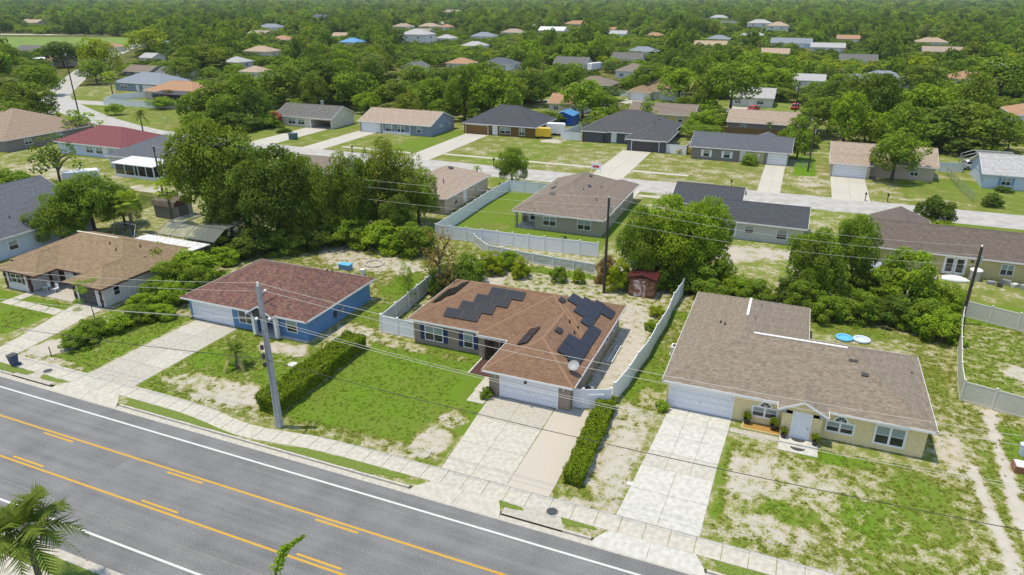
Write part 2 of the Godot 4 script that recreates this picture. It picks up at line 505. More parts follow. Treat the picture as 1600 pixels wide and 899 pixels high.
func build_ground():
	# the front lots
	zone_new("front", -90, 38, -80, -31.6, 4.0, 120, 90)
	zr(-90, -67, -43.5, -34, 190, 170)
	zr(-90, -66, -36.5, -34, 120, 120)
	zr(-62.4, -53, -46, -34, 165, 160)
	zb(-60.5, -36.6, 2.3, 3.0, 30, 60)
	zb(-58, -34.6, 4, 0.8, 90, 60)
	zb(-60.5, -43.5, 1.8, 1.2, 50, 60)
	zr(-47.3, -36, -46, -34, 150, 150)
	zb(-39.5, -36.2, 3.4, 2.2, 62, 60)
	zb(-43.5, -36.6, 3.0, 1.6, 95, 90)
	zb(-40.5, -44.2, 3.5, 1.2, 70, 60)
	zb(-44.5, -40.5, 3.0, 2.2, 215, 200)
	zb(-38.5, -40.0, 2.2, 2.0, 175, 160)
	zr(-39.3, -34.2, -62, -45.5, 128, 100)
	zb(-36.5, -49.0, 2.6, 2.2, 82, 60)
	zb(-37.0, -53.5, 2.2, 3.0, 175, 150)
	zr(-33.4, -19.3, -49.6, -34, 218, 175)
	zb(-31.5, -49.0, 5.5, 1.0, 105, 80)
	zb(-25.5, -48.7, 3.0, 0.7, 140, 90)
	zb(-28, -34.6, 7, 1.3, 135, 80)
	zb(-21.4, -36.4, 2.0, 2.6, 66, 50)
	zb(-21.2, -39.8, 1.4, 1.6, 95, 70)
	zb(-23.6, -34.9, 2.6, 1.0, 105, 60)
	zr(-57, -34.6, -80, -57.5, 135, 75)
	zb(-47, -66, 7.5, 3.0, 84, 30)
	zb(-42, -66.5, 4.0, 2.0, 78, 30)
	zb(-38, -61, 2.8, 4.2, 195, 160)
	zb(-52.5, -68.5, 5, 2.5, 92, 20)
	zr(-34.2, -10.2, -78, -59.5, 98, 120)
	zb(-24, -63.2, 7, 2.2, 55, 90)
	zb(-14, -63.5, 3.5, 3.0, 72, 90)
	zb(-29.5, -65.5, 1.4, 3.2, 60, 80)
	zb(-25, -71.5, 9, 1.2, 190, 180)
	zr(-12.8, -10.0, -62, -44.8, 70, 90)
	zb(-11.2, -55, 1.0, 5, 52, 90)
	zr(-10.6, -6.8, -46.5, -34, 88, 90)
	zb(-8.4, -40, 1.2, 4.0, 62, 90)
	zb(-10.2, -35.6, 1.6, 0.9, 135, 110)
	zr(-9.6, -6.7, -66, -47.5, 190, 160)
	zb(-8.3, -60, 0.9, 5, 135, 90)
	zb(-8.0, -48.5, 1.2, 1.6, 105, 100)
	zr(-1.9, 14, -47.8, -34, 122, 105)
	zb(0.5, -41.5, 2.4, 3.2, 74, 80)
	zb(4.5, -41.5, 3.0, 2.2, 92, 110)
	zb(2.0, -36.5, 3.0, 1.6, 88, 110)
	zb(-1.4, -40, 0.5, 5.0, 150, 170)
	zb(5.5, -45.5, 3.5, 0.9, 180, 200)
	zb(7.5, -39.5, 2.2, 2.8, 152, 200)
	zb(2.8, -38.4, 2.0, 1.2, 165, 200)
	zb(10.8, -42.5, 2.4, 4.5, 165, 150)
	zb(9, -36.0, 3.0, 2.0, 140, 150)
	zb(0.4, -46.3, 1.0, 0.6, 70, 90)
	zr(11.6, 16.2, -72, -45, 128, 80)
	zb(13.3, -49.5, 1.4, 3.6, 80, 60)
	zb(13.2, -61, 1.6, 4.5, 165, 90)
	zb(9, -63, 5, 2.6, 120, 40)
	zb(7, -68, 6, 2, 175, 110)
	zr(16.0, 38, -73, -57.2, 135, 130)
	zb(20.8, -64, 1.8, 2.2, 55, 80)
	zb(17.5, -60.5, 2, 1.6, 170, 160)
	zr(15, 38, -80, -73.6, 195, 190)
	for i in 26:   # wheel tracks
		var s := i / 25.0
		zb(lerpf(16.8, 16.0, s) if s < 0.6 else lerpf(16.0, 16.6, (s - 0.6) / 0.4), lerpf(-56.5, -38.5, s), 0.55, 0.6, 28, 60)
		if i > 8:
			zb(lerpf(14.3, 14.9, clampf((s - 0.4) / 0.6, 0, 1)), lerpf(-55, -35.5, s), 0.45, 0.6, 34, 60)
	zb(17.8, -50, 1.2, 6, 190, 160)
	zb(15.3, -47.5, 0.5, 6, 150, 120)
	zone_a = zone
	var ta := zone_image(2048, 774, 101, 0.060, 0.33)
	# the lots behind
	zone_new("back", -240, 60, -240, -80, 2.0, 140, 90)
	zr(-42.6, -20.5, -103, -80, 222, 165)
	zb(-38, -84, 3.5, 3, 175, 60)
	zr(-20, 10, -111, -80, 128, 130)
	zb(-2.5, -87.5, 6, 2.5, 70, 90)
	zb(-6, -85, 3, 3, 62, 80)
	zr(-44, 60, -141, -119, 132, 60)
	zb(-33, -130, 7, 3, 100, 60)
	zb(-8, -130, 8, 4, 125, 40)
	zb(3, -130, 2.5, 5, 95, 40)
	zr(-16, -1, -139, -132, 150, 60)
	zr(0.5, 4, -150, -133, 225, 215)
	zr(17.5, 60, -140, -119, 168, 105)
	zb(22, -123, 6, 1.5, 105, 100)
	zr(-100, -44, -141, -120, 148, 75)
	zb(-62, -131, 6, 3, 120, 60)
	zr(-80, -72, -150, -124, 185, 150)
	zr(-57, -46, -150, -120, 150, 110)
	zb(-50.5, -147, 3, 3, 70, 40)
	zr(-240, -100, -160, -110, 160, 105)
	zb(-140, -128, 14, 3, 150, 60)
	zr(-60, 60, -240, -200, 150, 130)
	zb(-125, -84, 16, 5, 100, 60)
	zb(-98, -80, 8, 5, 80, 50)
	zb(-92, -74, 8, 5, 100, 60)
	zr(10, 60, -111, -104, 175, 130)
	var tb := zone_image(1536, 820, 202, 0.05, 0.3)
	var far_tex := ramp_tex(31, 0.010, Color(0.32, 0.38, 0.16), Color(0.56, 0.53, 0.32), 1024, 7)
	var g := MeshInstance3D.new()
	g.name = "ground"
	g.set_meta("kind", "structure")
	var am := ArrayMesh.new()
	var mats := [flat(Color(1, 1, 1), 0.95), flat(Color(1, 1, 1), 0.95), worn(lin(0.62, 0.62, 0.62), far_tex, 0.02, 0.95)]
	for q in mats:
		q.metallic_specular = 0.12
	mats[0].albedo_texture = ta
	mats[0].heightmap_enabled = true
	mats[0].heightmap_texture = bump_tex(33, 0.03, 1024, 6)
	mats[0].heightmap_scale = 6.0
	mats[1].albedo_texture = tb
	var big := 7000.0
	var rects := [[0, -90, 38, -80, -31.6], [1, -240, 60, -240, -80], [2, -big, -240, -240, -80], [2, 60, big, -240, -80], [2, -big, big, -big, -240],
		[2, -big, -90, -80, -31.6], [2, 38, big, -80, -31.6], [2, -big, big, -18.45, 400]]
	for k in 3:
		var b := MB.new()
		for r in rects:
			if r[0] == k:
				var w: float = r[2] - r[1]
				var h: float = r[4] - r[3]
				var q := [Vector3(r[1], 0, r[3]), Vector3(r[2], 0, r[3]), Vector3(r[2], 0, r[4]), Vector3(r[1], 0, r[4])]
				b.face(q, Vector3.UP)
				var base: int = b.v.size() - 6
				for i in range(base, base + 6):
					b.t[i] = Vector2((b.v[i].x - r[1]) / w, (b.v[i].z - r[3]) / h)
		var a := []
		a.resize(Mesh.ARRAY_MAX)
		a[Mesh.ARRAY_VERTEX] = b.v
		a[Mesh.ARRAY_NORMAL] = b.n
		a[Mesh.ARRAY_TEX_UV] = b.t
		am.add_surface_from_arrays(Mesh.PRIMITIVE_TRIANGLES, a)
		am.surface_set_material(k, mats[k])
	g.mesh = am
	add_child(g)

# ---------------------------------------------------------------- roads
func strip(b: MB, pts: Array, half: float, y: float):
	# a flat ribbon along a polyline of Vector2 (x, z)
	var l := []
	var r := []
	for i in pts.size():
		var d: Vector2 = (pts[mini(i + 1, pts.size() - 1)] - pts[maxi(i - 1, 0)]).normalized()
		var s := Vector2(-d.y, d.x) * half
		l.append(Vector3(pts[i].x + s.x, y, pts[i].y + s.y))
		r.append(Vector3(pts[i].x - s.x, y, pts[i].y - s.y))
	for i in pts.size() - 1:
		b.face([l[i], l[i + 1], r[i + 1], r[i]], Vector3.UP)

func rect(b: MB, x0: float, x1: float, z0: float, z1: float, y: float):
	b.face([Vector3(x0, y, z0), Vector3(x1, y, z0), Vector3(x1, y, z1), Vector3(x0, y, z1)], Vector3.UP)

func curve(pts: Array, n := 8) -> Array:
	var k := Curve2D.new()
	for i in pts.size():
		var d: Vector2 = (pts[mini(i + 1, pts.size() - 1)] - pts[maxi(i - 1, 0)]) / 6.0
		k.add_point(pts[i], -d, d)
	var o := []
	for i in pts.size() - 1:
		for j in n:
			o.append(k.sample(i, float(j) / n))
	o.append(pts[-1])
	return o

const RY := -0.15   # the road lies below the lots

func build_roads():
	var road := structure("main_road")
	var b := MB.new()
	rect(b, -700, 300, -31.0, -19.0, RY)
	for i in b.v.size():
		b.t[i] = Vector2(b.v[i].x / 40.0, (b.v[i].z + 31.0) / 12.0)
	part(b, "asphalt", M.asphalt, road)
	for q in [["edge_line", -29.9, 0.075, M.paint_white], ["edge_line", -20.6, 0.075, M.paint_white], ["yellow_line", -27.05, 0.08, M.paint_yellow], ["yellow_line", -23.65, 0.08, M.paint_yellow]]:
		b = MB.new()
		rect(b, -700, 300, q[1] - q[2], q[1] + q[2], RY + 0.004)
		part(b, q[0], q[3], road)
	for i in range(-8, 5):
		for q in [[-34.73, -26.74], [-33.97, -23.96]]:
			b = MB.new()
			var x: float = q[0] + i * 12.2
			rect(b, x - 1.55, x + 1.55, q[1] - 0.08, q[1] + 0.08, RY + 0.004)
			part(b, "yellow_dash", M.paint_yellow, road)
	# hairline cracks filled with tar
	var r := RandomNumberGenerator.new()
	r.seed = 5
	for q in [[-60, -28.75, -44, -28.85], [-64, -21.9, -14, -21.9]]:
		var pts := []
		for i in 24:
			var s := i / 23.0
			pts.append(Vector2(lerpf(q[0], q[2], s), lerpf(q[1], q[3], s) + r.randf_range(-0.04, 0.04)))
		b = MB.new()
		strip(b, pts, 0.016, RY + 0.003)
		part(b, "seam", M.concrete_dark, road)
	# kerb and gutter, dropped at the driveways
	var kerb := structure("kerb")
	var drops := [[-68.2, -61.0], [-58.9, -58.9], [-54.3, -46.4], [-20.2, -13.6], [-9.6, -9.6], [-7.8, -1.1]]
	for side in 2:
		b = MB.new()
		if side == 0:
			rect(b, -300, 120, -31.45, -31.0, RY + 0.006)
		else:
			rect(b, -300, 120, -19.0, -18.55, RY + 0.006)
		part(b, "gutter", M.concrete, kerb)
	var x0 := -300.0
	for d in drops + [[120.0, 120.0]]:
		var x := x0
		while x < d[0] - 0.05:
			var w := minf(3.0, d[0] - x)
			if w > 0.05 and not (x > -14.0 and x < -9.6) and not (x > -59.0 and x < -54.3):
				b = MB.new()
				b.box(Vector3(x + 0.006, RY - 0.02, -31.60), Vector3(x + w - 0.006, 0.006, -31.45))
				part(b, "kerb_stone", M.concrete_b if fmod(absf(x), 2.0) < 1.0 else M.concrete, kerb)
			x += w
		x0 = d[1]
	var xs := -72.0
	while xs < 30.0:
		b = MB.new()
		b.box(Vector3(xs + 0.006, RY - 0.02, -18.55), Vector3(xs + 2.994, 0.006, -18.40))
		part(b, "kerb_stone", M.concrete, kerb)
		xs += 3.0
	for d in [[-13.6, -9.6], [-58.9, -54.3]]:   # storm drain inlets
		b = MB.new()
		b.box(Vector3(d[0], -0.02, -32.55), Vector3(d[1], 0.012, -31.44))
		part(b, "drain_slab", M.concrete_c, kerb)
		b = MB.new()   # the inlet chamber behind the slot
		var lo := -0.7
		b.face([Vector3(d[0], lo, -32.4), Vector3(d[1], lo, -32.4), Vector3(d[1], lo, -31.44), Vector3(d[0], lo, -31.44)], Vector3.UP)
		b.face([Vector3(d[0], lo, -32.4), Vector3(d[1], lo, -32.4), Vector3(d[1], -0.02, -32.4), Vector3(d[0], -0.02, -32.4)], Vector3.BACK)
		b.face([Vector3(d[0], lo, -31.44), Vector3(d[1], lo, -31.44), Vector3(d[1], RY + 0.006, -31.44), Vector3(d[0], RY + 0.006, -31.44)], Vector3.FORWARD)
		for x in [d[0], d[1]]:
			b.face([Vector3(x, lo, -32.4), Vector3(x, lo, -31.44), Vector3(x, -0.02, -31.44), Vector3(x, -0.02, -32.4)], Vector3(1, 0, 0))
		part(b, "drain_chamber", M.concrete_dark, kerb)
	# back streets
	var st := structure("back_street")
	b = MB.new()
	strip(b, curve([Vector2(170, -115), Vector2(60, -114.9), Vector2(0, -115), Vector2(-60, -115.3), Vector2(-100, -116.0), Vector2(-135, -118.6), Vector2(-162, -126), Vector2(-196, -141), Vector2(-222, -156), Vector2(-255, -186), Vector2(-292, -221), Vector2(-340, -270), Vector2(-420, -360)]), 4.0, 0.012)
	part(b, "carriageway", M.street, st)
	b = MB.new()
	strip(b, [Vector2(-21, -121.2), Vector2(-12, -121.0)], 0.35, 0.016)
	part(b, "tar_patch", M.concrete_dark, st)
	var s2 := structure("side_street")
	b = MB.new()
	strip(b, curve([Vector2(-210, -150), Vector2(-190, -152), Vector2(-172, -158), Vector2(-150, -175)]), 3.2, 0.008)
	part(b, "carriageway", M.street, s2)
	var s3 := structure("crossing_street")
	b = MB.new()
	strip(b, curve([Vector2(-226, -152), Vector2(-200, -136), Vector2(-186, -124), Vector2(-178, -112), Vector2(-176, -90)]), 3.0, 0.018)
	part(b, "carriageway", M.street, s3)
	var s4 := structure("far_street")
	b = MB.new()
	strip(b, curve([Vector2(140, -204), Vector2(40, -204), Vector2(-20, -204.5), Vector2(-70, -206), Vector2(-120, -214)]), 3.4, 0.012)
	part(b, "carriageway", M.street, s4)
	var s5 := structure("field_road")
	b = MB.new()
	strip(b, [Vector2(-720, -400), Vector2(-560, -440), Vector2(-420, -510)], 5.0, 0.012)
	part(b, "carriageway", M.concrete_white, s5)
	var f := structure("green_field")
	b = MB.new()
	strip(b, [Vector2(-660, -290), Vector2(-530, -335), Vector2(-430, -375)], 75.0, 0.008)
	part(b, "turf", worn(lin(0.17, 0.25, 0.022), ramp_tex(34, 0.01, Color(0.7, 0.75, 0.6), Color(1, 1, 1), 512, 5), 0.03, 0.95), f)

# ---------------------------------------------------------------- pavement and drives
func slab(parent: Node, q: Array, y: float, m: Material, called := "slab"):
	# q: four Vector2 corners; a slab 60 mm thick with slightly eased sides
	var b := MB.new()
	var mid := Vector2.ZERO
	for p in q:
		mid += p / 4.0
	var top := []
	var low := []
	for p in q:
		var d: Vector2 = (p - mid)
		var e: Vector2 = p - d.normalized() * 0.012
		top.append(Vector3(e.x, y, e.y))
		low.append(Vector3(p.x, y - 0.06, p.y))
	b.face(top, Vector3.UP)
	for i in 4:
		var j := (i + 1) % 4
		var o: Vector3 = (top[i] + top[j]) / 2 - Vector3(mid.x, y, mid.y)
		b.face([top[i], top[j], low[j], low[i]], o)
	part(b, called, m, parent)

func grid_slabs(parent: Node, xa: Array, zs: Array, y: float, mats: Array, gap := 0.02):
	# xa: rows of x positions at each z, corner to corner
	var r := RandomNumberGenerator.new()
	r.seed = int(zs[0] * 100 + 9000)
	for i in zs.size() - 1:
		for k in xa[i].size() - 1:
			var a: Array = xa[i]
			var c: Array = xa[i + 1]
			slab(parent, [Vector2(a[k] + gap, zs[i] - gap), Vector2(a[k + 1] - gap, zs[i] - gap), Vector2(c[k + 1] - gap, zs[i + 1] + gap), Vector2(c[k] + gap, zs[i + 1] + gap)], y + r.randf_range(-0.004, 0.004), mats[r.randi() % mats.size()])

func apron(x0: float, x1: float, s0: float, s1: float, m: Material):
	# x0..x1 at the pavement, s0..s1 at the gutter, sloping down to the road
	var o := structure(numbered("apron"))
	var prof := [[-32.5, 0.022, 0.0], [-31.62, 0.010, 0.75], [-31.12, RY + 0.012, 1.0]]
	for k in 2:
		var b := MB.new()
		for i in 2:
			var q := []
			for p in [prof[i], prof[i + 1]]:
				var a: float = lerpf(x0, s0, p[2])
				var c: float = lerpf(x1, s1, p[2])
				var m0: float = a if k == 0 else (a + c) / 2 + 0.012
				var m1: float = (a + c) / 2 - 0.012 if k == 0 else c
				q.append([Vector3(m0, p[1], p[0]), Vector3(m1, p[1], p[0])])
			b.face([q[0][0], q[0][1], q[1][1], q[1][0]], Vector3.UP)
		part(b, "slab", m, o)

func walk_mid(x: float) -> float:
	# the pavement swings towards the road at the pole
	var d := -exp(-pow((x + 34.5) / 4.2, 2)) * 0.78
	return -33.25 - d

func build_walks():
	var sw := structure("pavement")
	var b := MB.new()
	var x := -110.0
	var r := RandomNumberGenerator.new()
	r.seed = 21
	var ms := [M.concrete_b, M.concrete_b, M.concrete_b, M.concrete]
	while x < 40.0:
		var a := walk_mid(x)
		var c := walk_mid(x + 1.5)
		slab(sw, [Vector2(x + 0.012, a - 0.75), Vector2(x + 1.488, c - 0.75), Vector2(x + 1.488, c + 0.75), Vector2(x + 0.012, a + 0.75)], 0.024 + r.randf_range(-0.003, 0.003), ms[r.randi() % 4])
		x += 1.5
	# driveways
	var d := structure("driveway_blue_house")
	grid_slabs(d, [[-53.0, -50.3, -47.6], [-52.95, -50.2, -47.55], [-52.9, -50.2, -47.5], [-52.8, -50.1, -47.45], [-52.6, -50.0, -47.4]], [-34.0, -37.0, -40.0, -42.9, -45.75], 0.02, [M.concrete_c, M.concrete], 0.006)
	apron(-53.0, -47.6, -54.0, -46.4, M.concrete_b)
	d = structure("driveway_brown_house")
	var ed := [[-64.8, -62.1, -34.0], [-65.3, -62.4, -36.5], [-66.1, -62.9, -39.5], [-66.9, -63.3, -42.2], [-67.4, -63.5, -44.2]]
	for i in 4:
		slab(d, [Vector2(ed[i][0], ed[i][2] - 0.01), Vector2(ed[i][1], ed[i][2] - 0.01), Vector2(ed[i + 1][1], ed[i + 1][2] + 0.01), Vector2(ed[i + 1][0], ed[i + 1][2] + 0.01)], 0.02, [M.concrete_b, M.concrete][i % 2])
	apron(-67.0, -62.0, -68.2, -61.0, M.concrete_b)
	var p := structure("path_brown_house")
	for q in [[-66.9, -68.9], [-69.0, -71.0], [-71.1, -73.1], [-73.2, -75.0]]:
		slab(p, [Vector2(q[0], -42.3 - (q[0] + 66.9) * 0.02), Vector2(q[1], -42.3), Vector2(q[1], -41.1), Vector2(q[0], -41.1)], 0.02, M.concrete_b)
	slab(p, [Vector2(-75.0, -44.4), Vector2(-73.7, -44.4), Vector2(-73.7, -42.4), Vector2(-75.0, -42.4)], 0.02, M.concrete)
	d = structure("driveway_brick_house")
	grid_slabs(d, [[-19.15, -16.9, -14.32], [-19.35, -17.0, -14.34], [-19.6, -17.05, -14.36]], [-34.0, -37.4, -40.7], 0.02, [M.concrete_b], 0.006)
	grid_slabs(d, [[-19.6, -17.1, -14.36], [-19.8, -17.1, -14.36]], [-40.7, -43.9], 0.02, [M.concrete_c], 0.006)
	b = MB.new()
	rect(b, -14.3, -11.35, -44.6, -34.0, 0.016)
	part(b, "pavers", M.paver, d)
	apron(-19.1, -14.2, -20.2, -13.6, M.concrete_b)
	p = structure("path_brick_house")
	slab(p, [Vector2(-21.3, -42.4), Vector2(-19.82, -42.4), Vector2(-19.82, -44.0), Vector2(-21.3, -44.0)], 0.022, M.concrete)
	slab(p, [Vector2(-21.4, -44.02), Vector2(-20.3, -44.02), Vector2(-20.3, -46.4), Vector2(-21.4, -46.4)], 0.022, M.concrete_b)
	b = MB.new()
	b.box(Vector3(-22.9, -0.02, -49.2), Vector3(-20.2, 0.05, -46.42))
	part(b, "porch_step", M.quoin, p)
	b = MB.new()
	b.box(Vector3(-23.05, -0.02, -49.2), Vector3(-22.91, 0.10, -46.3))
	part(b, "edging", M.concrete_white, p)
	d = structure("driveway_yellow_house")
	grid_slabs(d, [[-6.95, -4.4, -1.85], [-6.75, -4.3, -1.8], [-6.6, -4.2, -1.75]], [-34.0, -37.0, -39.6], 0.02, [M.concrete_white], 0.006)
	grid_slabs(d, [[-6.6, -5.0, -3.35, -1.75], [-6.45, -4.9, -3.3, -1.7]], [-39.6, -41.5], 0.02, [M.concrete_b, M.concrete], 0.006)
	grid_slabs(d, [[-6.45, -4.85, -3.25, -1.7], [-6.3, -4.8, -3.15, -1.6], [-6.2, -4.65, -3.05, -1.5], [-6.1, -4.6, -3.0, -1.45]], [-41.5, -43.7, -45.8, -47.65], 0.02, [M.concrete_white], 0.006)
	apron(-7.0, -1.85, -7.8, -1.1, M.concrete_white)
	# drives along the back street and beyond
	for q in [["driveway_taupe_house", -27.0, -22.6, -111.6, -104.5, 0], ["driveway_black_house", -33.4, -27.4, -143.0, -118.2, 1], ["driveway_stone_house", -4.8, -1.2, -139.8, -118.3, 1],
			["driveway_beige_house", 6.6, 12.2, -134.6, -118.2, 1], ["driveway_brown_wall_house", -72.2, -66.4, -147.7, -118.6, 1], ["driveway_porch_house", -97.5, -92.2, -140.8, -119.2, 0],
			["driveway_gable_house", -112.0, -105.6, -140.0, -119.5, 0], ["driveway_far_garage_house", -51.5, -45.2, -221.5, -206.5, 1], ["driveway_red_car", -19.5, -13.5, -216.0, -206.5, 0]]:
		d = structure(q[0])
		var zs := []
		var xa := []
		var nrow := maxi(2, int((q[4] - q[3]) / 4.0))
		for i in nrow + 1:
			zs.append(lerpf(q[4], q[3], float(i) / nrow))
			xa.append([q[1], (q[1] + q[2]) / 2, q[2]])
		grid_slabs(d, xa, zs, 0.024, [M.concrete_b, M.concrete] if q[5] == 0 else [M.concrete, M.concrete_b], 0.006)
	var bw := structure("back_street_footpath")
	for q in [[-66.2, -33.6, -125.2], [-27.2, -17.0, -125.2], [-90.0, -73.0, -123.6], [-22.4, -13.0, -108.6], [-44.0, -28.0, -108.8]]:
		b = MB.new()
		rect(b, q[0], q[1], q[2] - 0.6, q[2] + 0.6, 0.02)
		part(b, "walk", M.concrete_b, bw)

# ---------------------------------------------------------------- houses
func cap_strip(b: MB, a: Vector3, c: Vector3, w := 0.13):
	# a folded cap along a ridge or hip
	var d := (c - a).normalized()
	var s := d.cross(Vector3.UP).normalized() * w
	var up := Vector3.UP * 0.035
	var dn := Vector3.UP * -0.03
	b.face([a + up, c + up, c + s + dn, a + s + dn], Vector3.UP + s)
	b.face([a + up, c + up, c - s + dn, a - s + dn], Vector3.UP - s)

func roof(parent: Node3D, x0: float, x1: float, z0: float, z1: float, y: float, pitch: float, kind: String, m: Material, fascia: Material, wall: Material = null, caps: Material = null) -> MeshInstance3D:
	# kind: hip, gx (ridge along x, gables at the x ends), gz (ridge along z)
	var w := x1 - x0
	var d := z1 - z0
	var A := Vector3(x0, y, z0)
	var B := Vector3(x1, y, z0)
	var C := Vector3(x1, y, z1)
	var D := Vector3(x0, y, z1)
	var R: Vector3
	var S: Vector3
	var along_x := kind == "gx" or (kind == "hip" and w >= d)
	var half := (d if along_x else w) / 2.0
	var inset := half if kind == "hip" else 0.0
	var top := y + half * pitch
	if along_x:
		R = Vector3(x0 + inset, top, (z0 + z1) / 2)
		S = Vector3(x1 - inset, top, (z0 + z1) / 2)
	else:
		R = Vector3((x0 + x1) / 2, top, z0 + inset)
		S = Vector3((x0 + x1) / 2, top, z1 - inset)
	var b := MB.new()
	var us := 0.25
	var sl := sqrt(1.0 + pitch * pitch)
	var faces := []
	if along_x:
		faces = [[[D, C, S, R], Vector3(0, 1, 1), Vector3.RIGHT, Vector3(0, 0, -sl)], [[A, B, S, R], Vector3(0, 1, -1), Vector3.LEFT, Vector3(0, 0, sl)],
			[[A, D, R], Vector3(-1, 1, 0), Vector3.BACK, Vector3(sl, 0, 0)], [[B, C, S], Vector3(1, 1, 0), Vector3.FORWARD, Vector3(-sl, 0, 0)]]
	else:
		faces = [[[B, C, S, R], Vector3(1, 1, 0), Vector3.FORWARD, Vector3(-sl, 0, 0)], [[A, D, S, R], Vector3(-1, 1, 0), Vector3.BACK, Vector3(sl, 0, 0)],
			[[A, B, R], Vector3(0, 1, -1), Vector3.LEFT, Vector3(0, 0, sl)], [[D, C, S], Vector3(0, 1, 1), Vector3.RIGHT, Vector3(0, 0, -sl)]]
	for i in 4:
		if i < 2 or kind == "hip":
			b.face(faces[i][0], faces[i][1], faces[i][2], faces[i][3], us)
	var o := part(b, "roof", m, parent)
	# fascia and soffit
	b = MB.new()
	var t := 0.17
	if kind == "hip":
		for e in [[A, B, Vector3(0, 0, -1)], [B, C, Vector3(1, 0, 0)], [C, D, Vector3(0, 0, 1)], [D, A, Vector3(-1, 0, 0)]]:
			var out: Vector3 = e[2] * 0.03
			b.face([e[0] + out, e[1] + out, e[1] + out + Vector3.DOWN * t, e[0] + out + Vector3.DOWN * t], e[2])
			b.face([e[0], e[1], e[1] + out, e[0] + out], Vector3.UP)
		b.face([A + Vector3.DOWN * t, B + Vector3.DOWN * t, C + Vector3.DOWN * t, D + Vector3.DOWN * t], Vector3.DOWN)
	else:
		var es := [[A, B, Vector3(0, 0, -1)], [D, C, Vector3(0, 0, 1)]] if along_x else [[A, D, Vector3(-1, 0, 0)], [B, C, Vector3(1, 0, 0)]]
		for e in es:
			var out: Vector3 = e[2] * 0.03
			b.face([e[0] + out, e[1] + out, e[1] + out + Vector3.DOWN * t, e[0] + out + Vector3.DOWN * t], e[2])
			b.face([e[0], e[1], e[1] + out, e[0] + out], Vector3.UP)
		for e in ([[A, D, R, Vector3(-1, 0, 0)], [B, C, S, Vector3(1, 0, 0)]] if along_x else [[A, B, R, Vector3(0, 0, -1)], [D, C, S, Vector3(0, 0, 1)]]):
			var out: Vector3 = e[3] * 0.03
			for p in [e[0], e[1]]:
				b.face([p + out, e[2] + out, e[2] + out + Vector3.DOWN * t, p + out + Vector3.DOWN * t], e[3])
				b.face([p, e[2], e[2] + out, p + out], Vector3.UP)
				b.face([p + out + Vector3.DOWN * t, e[2] + out + Vector3.DOWN * t, e[2] - e[3] * 0.5 + Vector3.DOWN * t, p - e[3] * 0.5 + Vector3.DOWN * t], Vector3.DOWN)
		for e in es:
			b.face([e[0] + Vector3.DOWN * t, e[1] + Vector3.DOWN * t, e[1] + Vector3.DOWN * t - e[2] * 0.6, e[0] + Vector3.DOWN * t - e[2] * 0.6], Vector3.DOWN)
	part(b, "fascia", fascia, o)
	if kind != "hip" and wall:
		# gable walls under the rakes
		for e in ([[A, D, R, Vector3(-1, 0, 0)], [B, C, S, Vector3(1, 0, 0)]] if along_x else [[A, B, R, Vector3(0, 0, -1)], [D, C, S, Vector3(0, 0, 1)]]):
			b = MB.new()
			var inn: Vector3 = e[3] * -0.4
			var k: Vector3 = (e[1] - e[0]).normalized() * 0.4
			var dn := Vector3.DOWN * (t + 0.01)
			var up := Vector3.UP * 0.4 * pitch
			b.face([e[2] + inn + dn, e[1] + inn + dn - k + up, e[1] + inn - k + Vector3.DOWN * (t + 0.3), e[0] + inn + k + Vector3.DOWN * (t + 0.3), e[0] + inn + dn + k + up], e[3])
			part(b, "gable", wall, parent)
	# caps
	b = MB.new()
	if R.distance_to(S) > 0.3:
		cap_strip(b, R, S)
	if kind == "hip":
		for e in ([[A, R], [D, R], [B, S], [C, S]] if along_x else [[A, R], [B, R], [C, S], [D, S]]):
			cap_strip(b, e[0], e[1])
	if b.v.size():
		for i in b.v.size():
			b.t[i] = Vector2(b.v[i].x + b.v[i].y, b.v[i].z) * us
		part(b, "ridge_cap", caps if caps else m, o)
	return o

func wall_x(face: String, c: float, u: float, y: float) -> Transform3D:
	# a frame on a wall: x along the wall, y up, z out of it
	match face:
		"S": return Transform3D(Basis(Vector3.RIGHT, Vector3.UP, Vector3.BACK), Vector3(u, y, c))
		"N": return Transform3D(Basis(Vector3.LEFT, Vector3.UP, Vector3.FORWARD), Vector3(u, y, c))
		"E": return Transform3D(Basis(Vector3.FORWARD, Vector3.UP, Vector3.RIGHT), Vector3(c, y, u))
	return Transform3D(Basis(Vector3.BACK, Vector3.UP, Vector3.LEFT), Vector3(c, y, u))

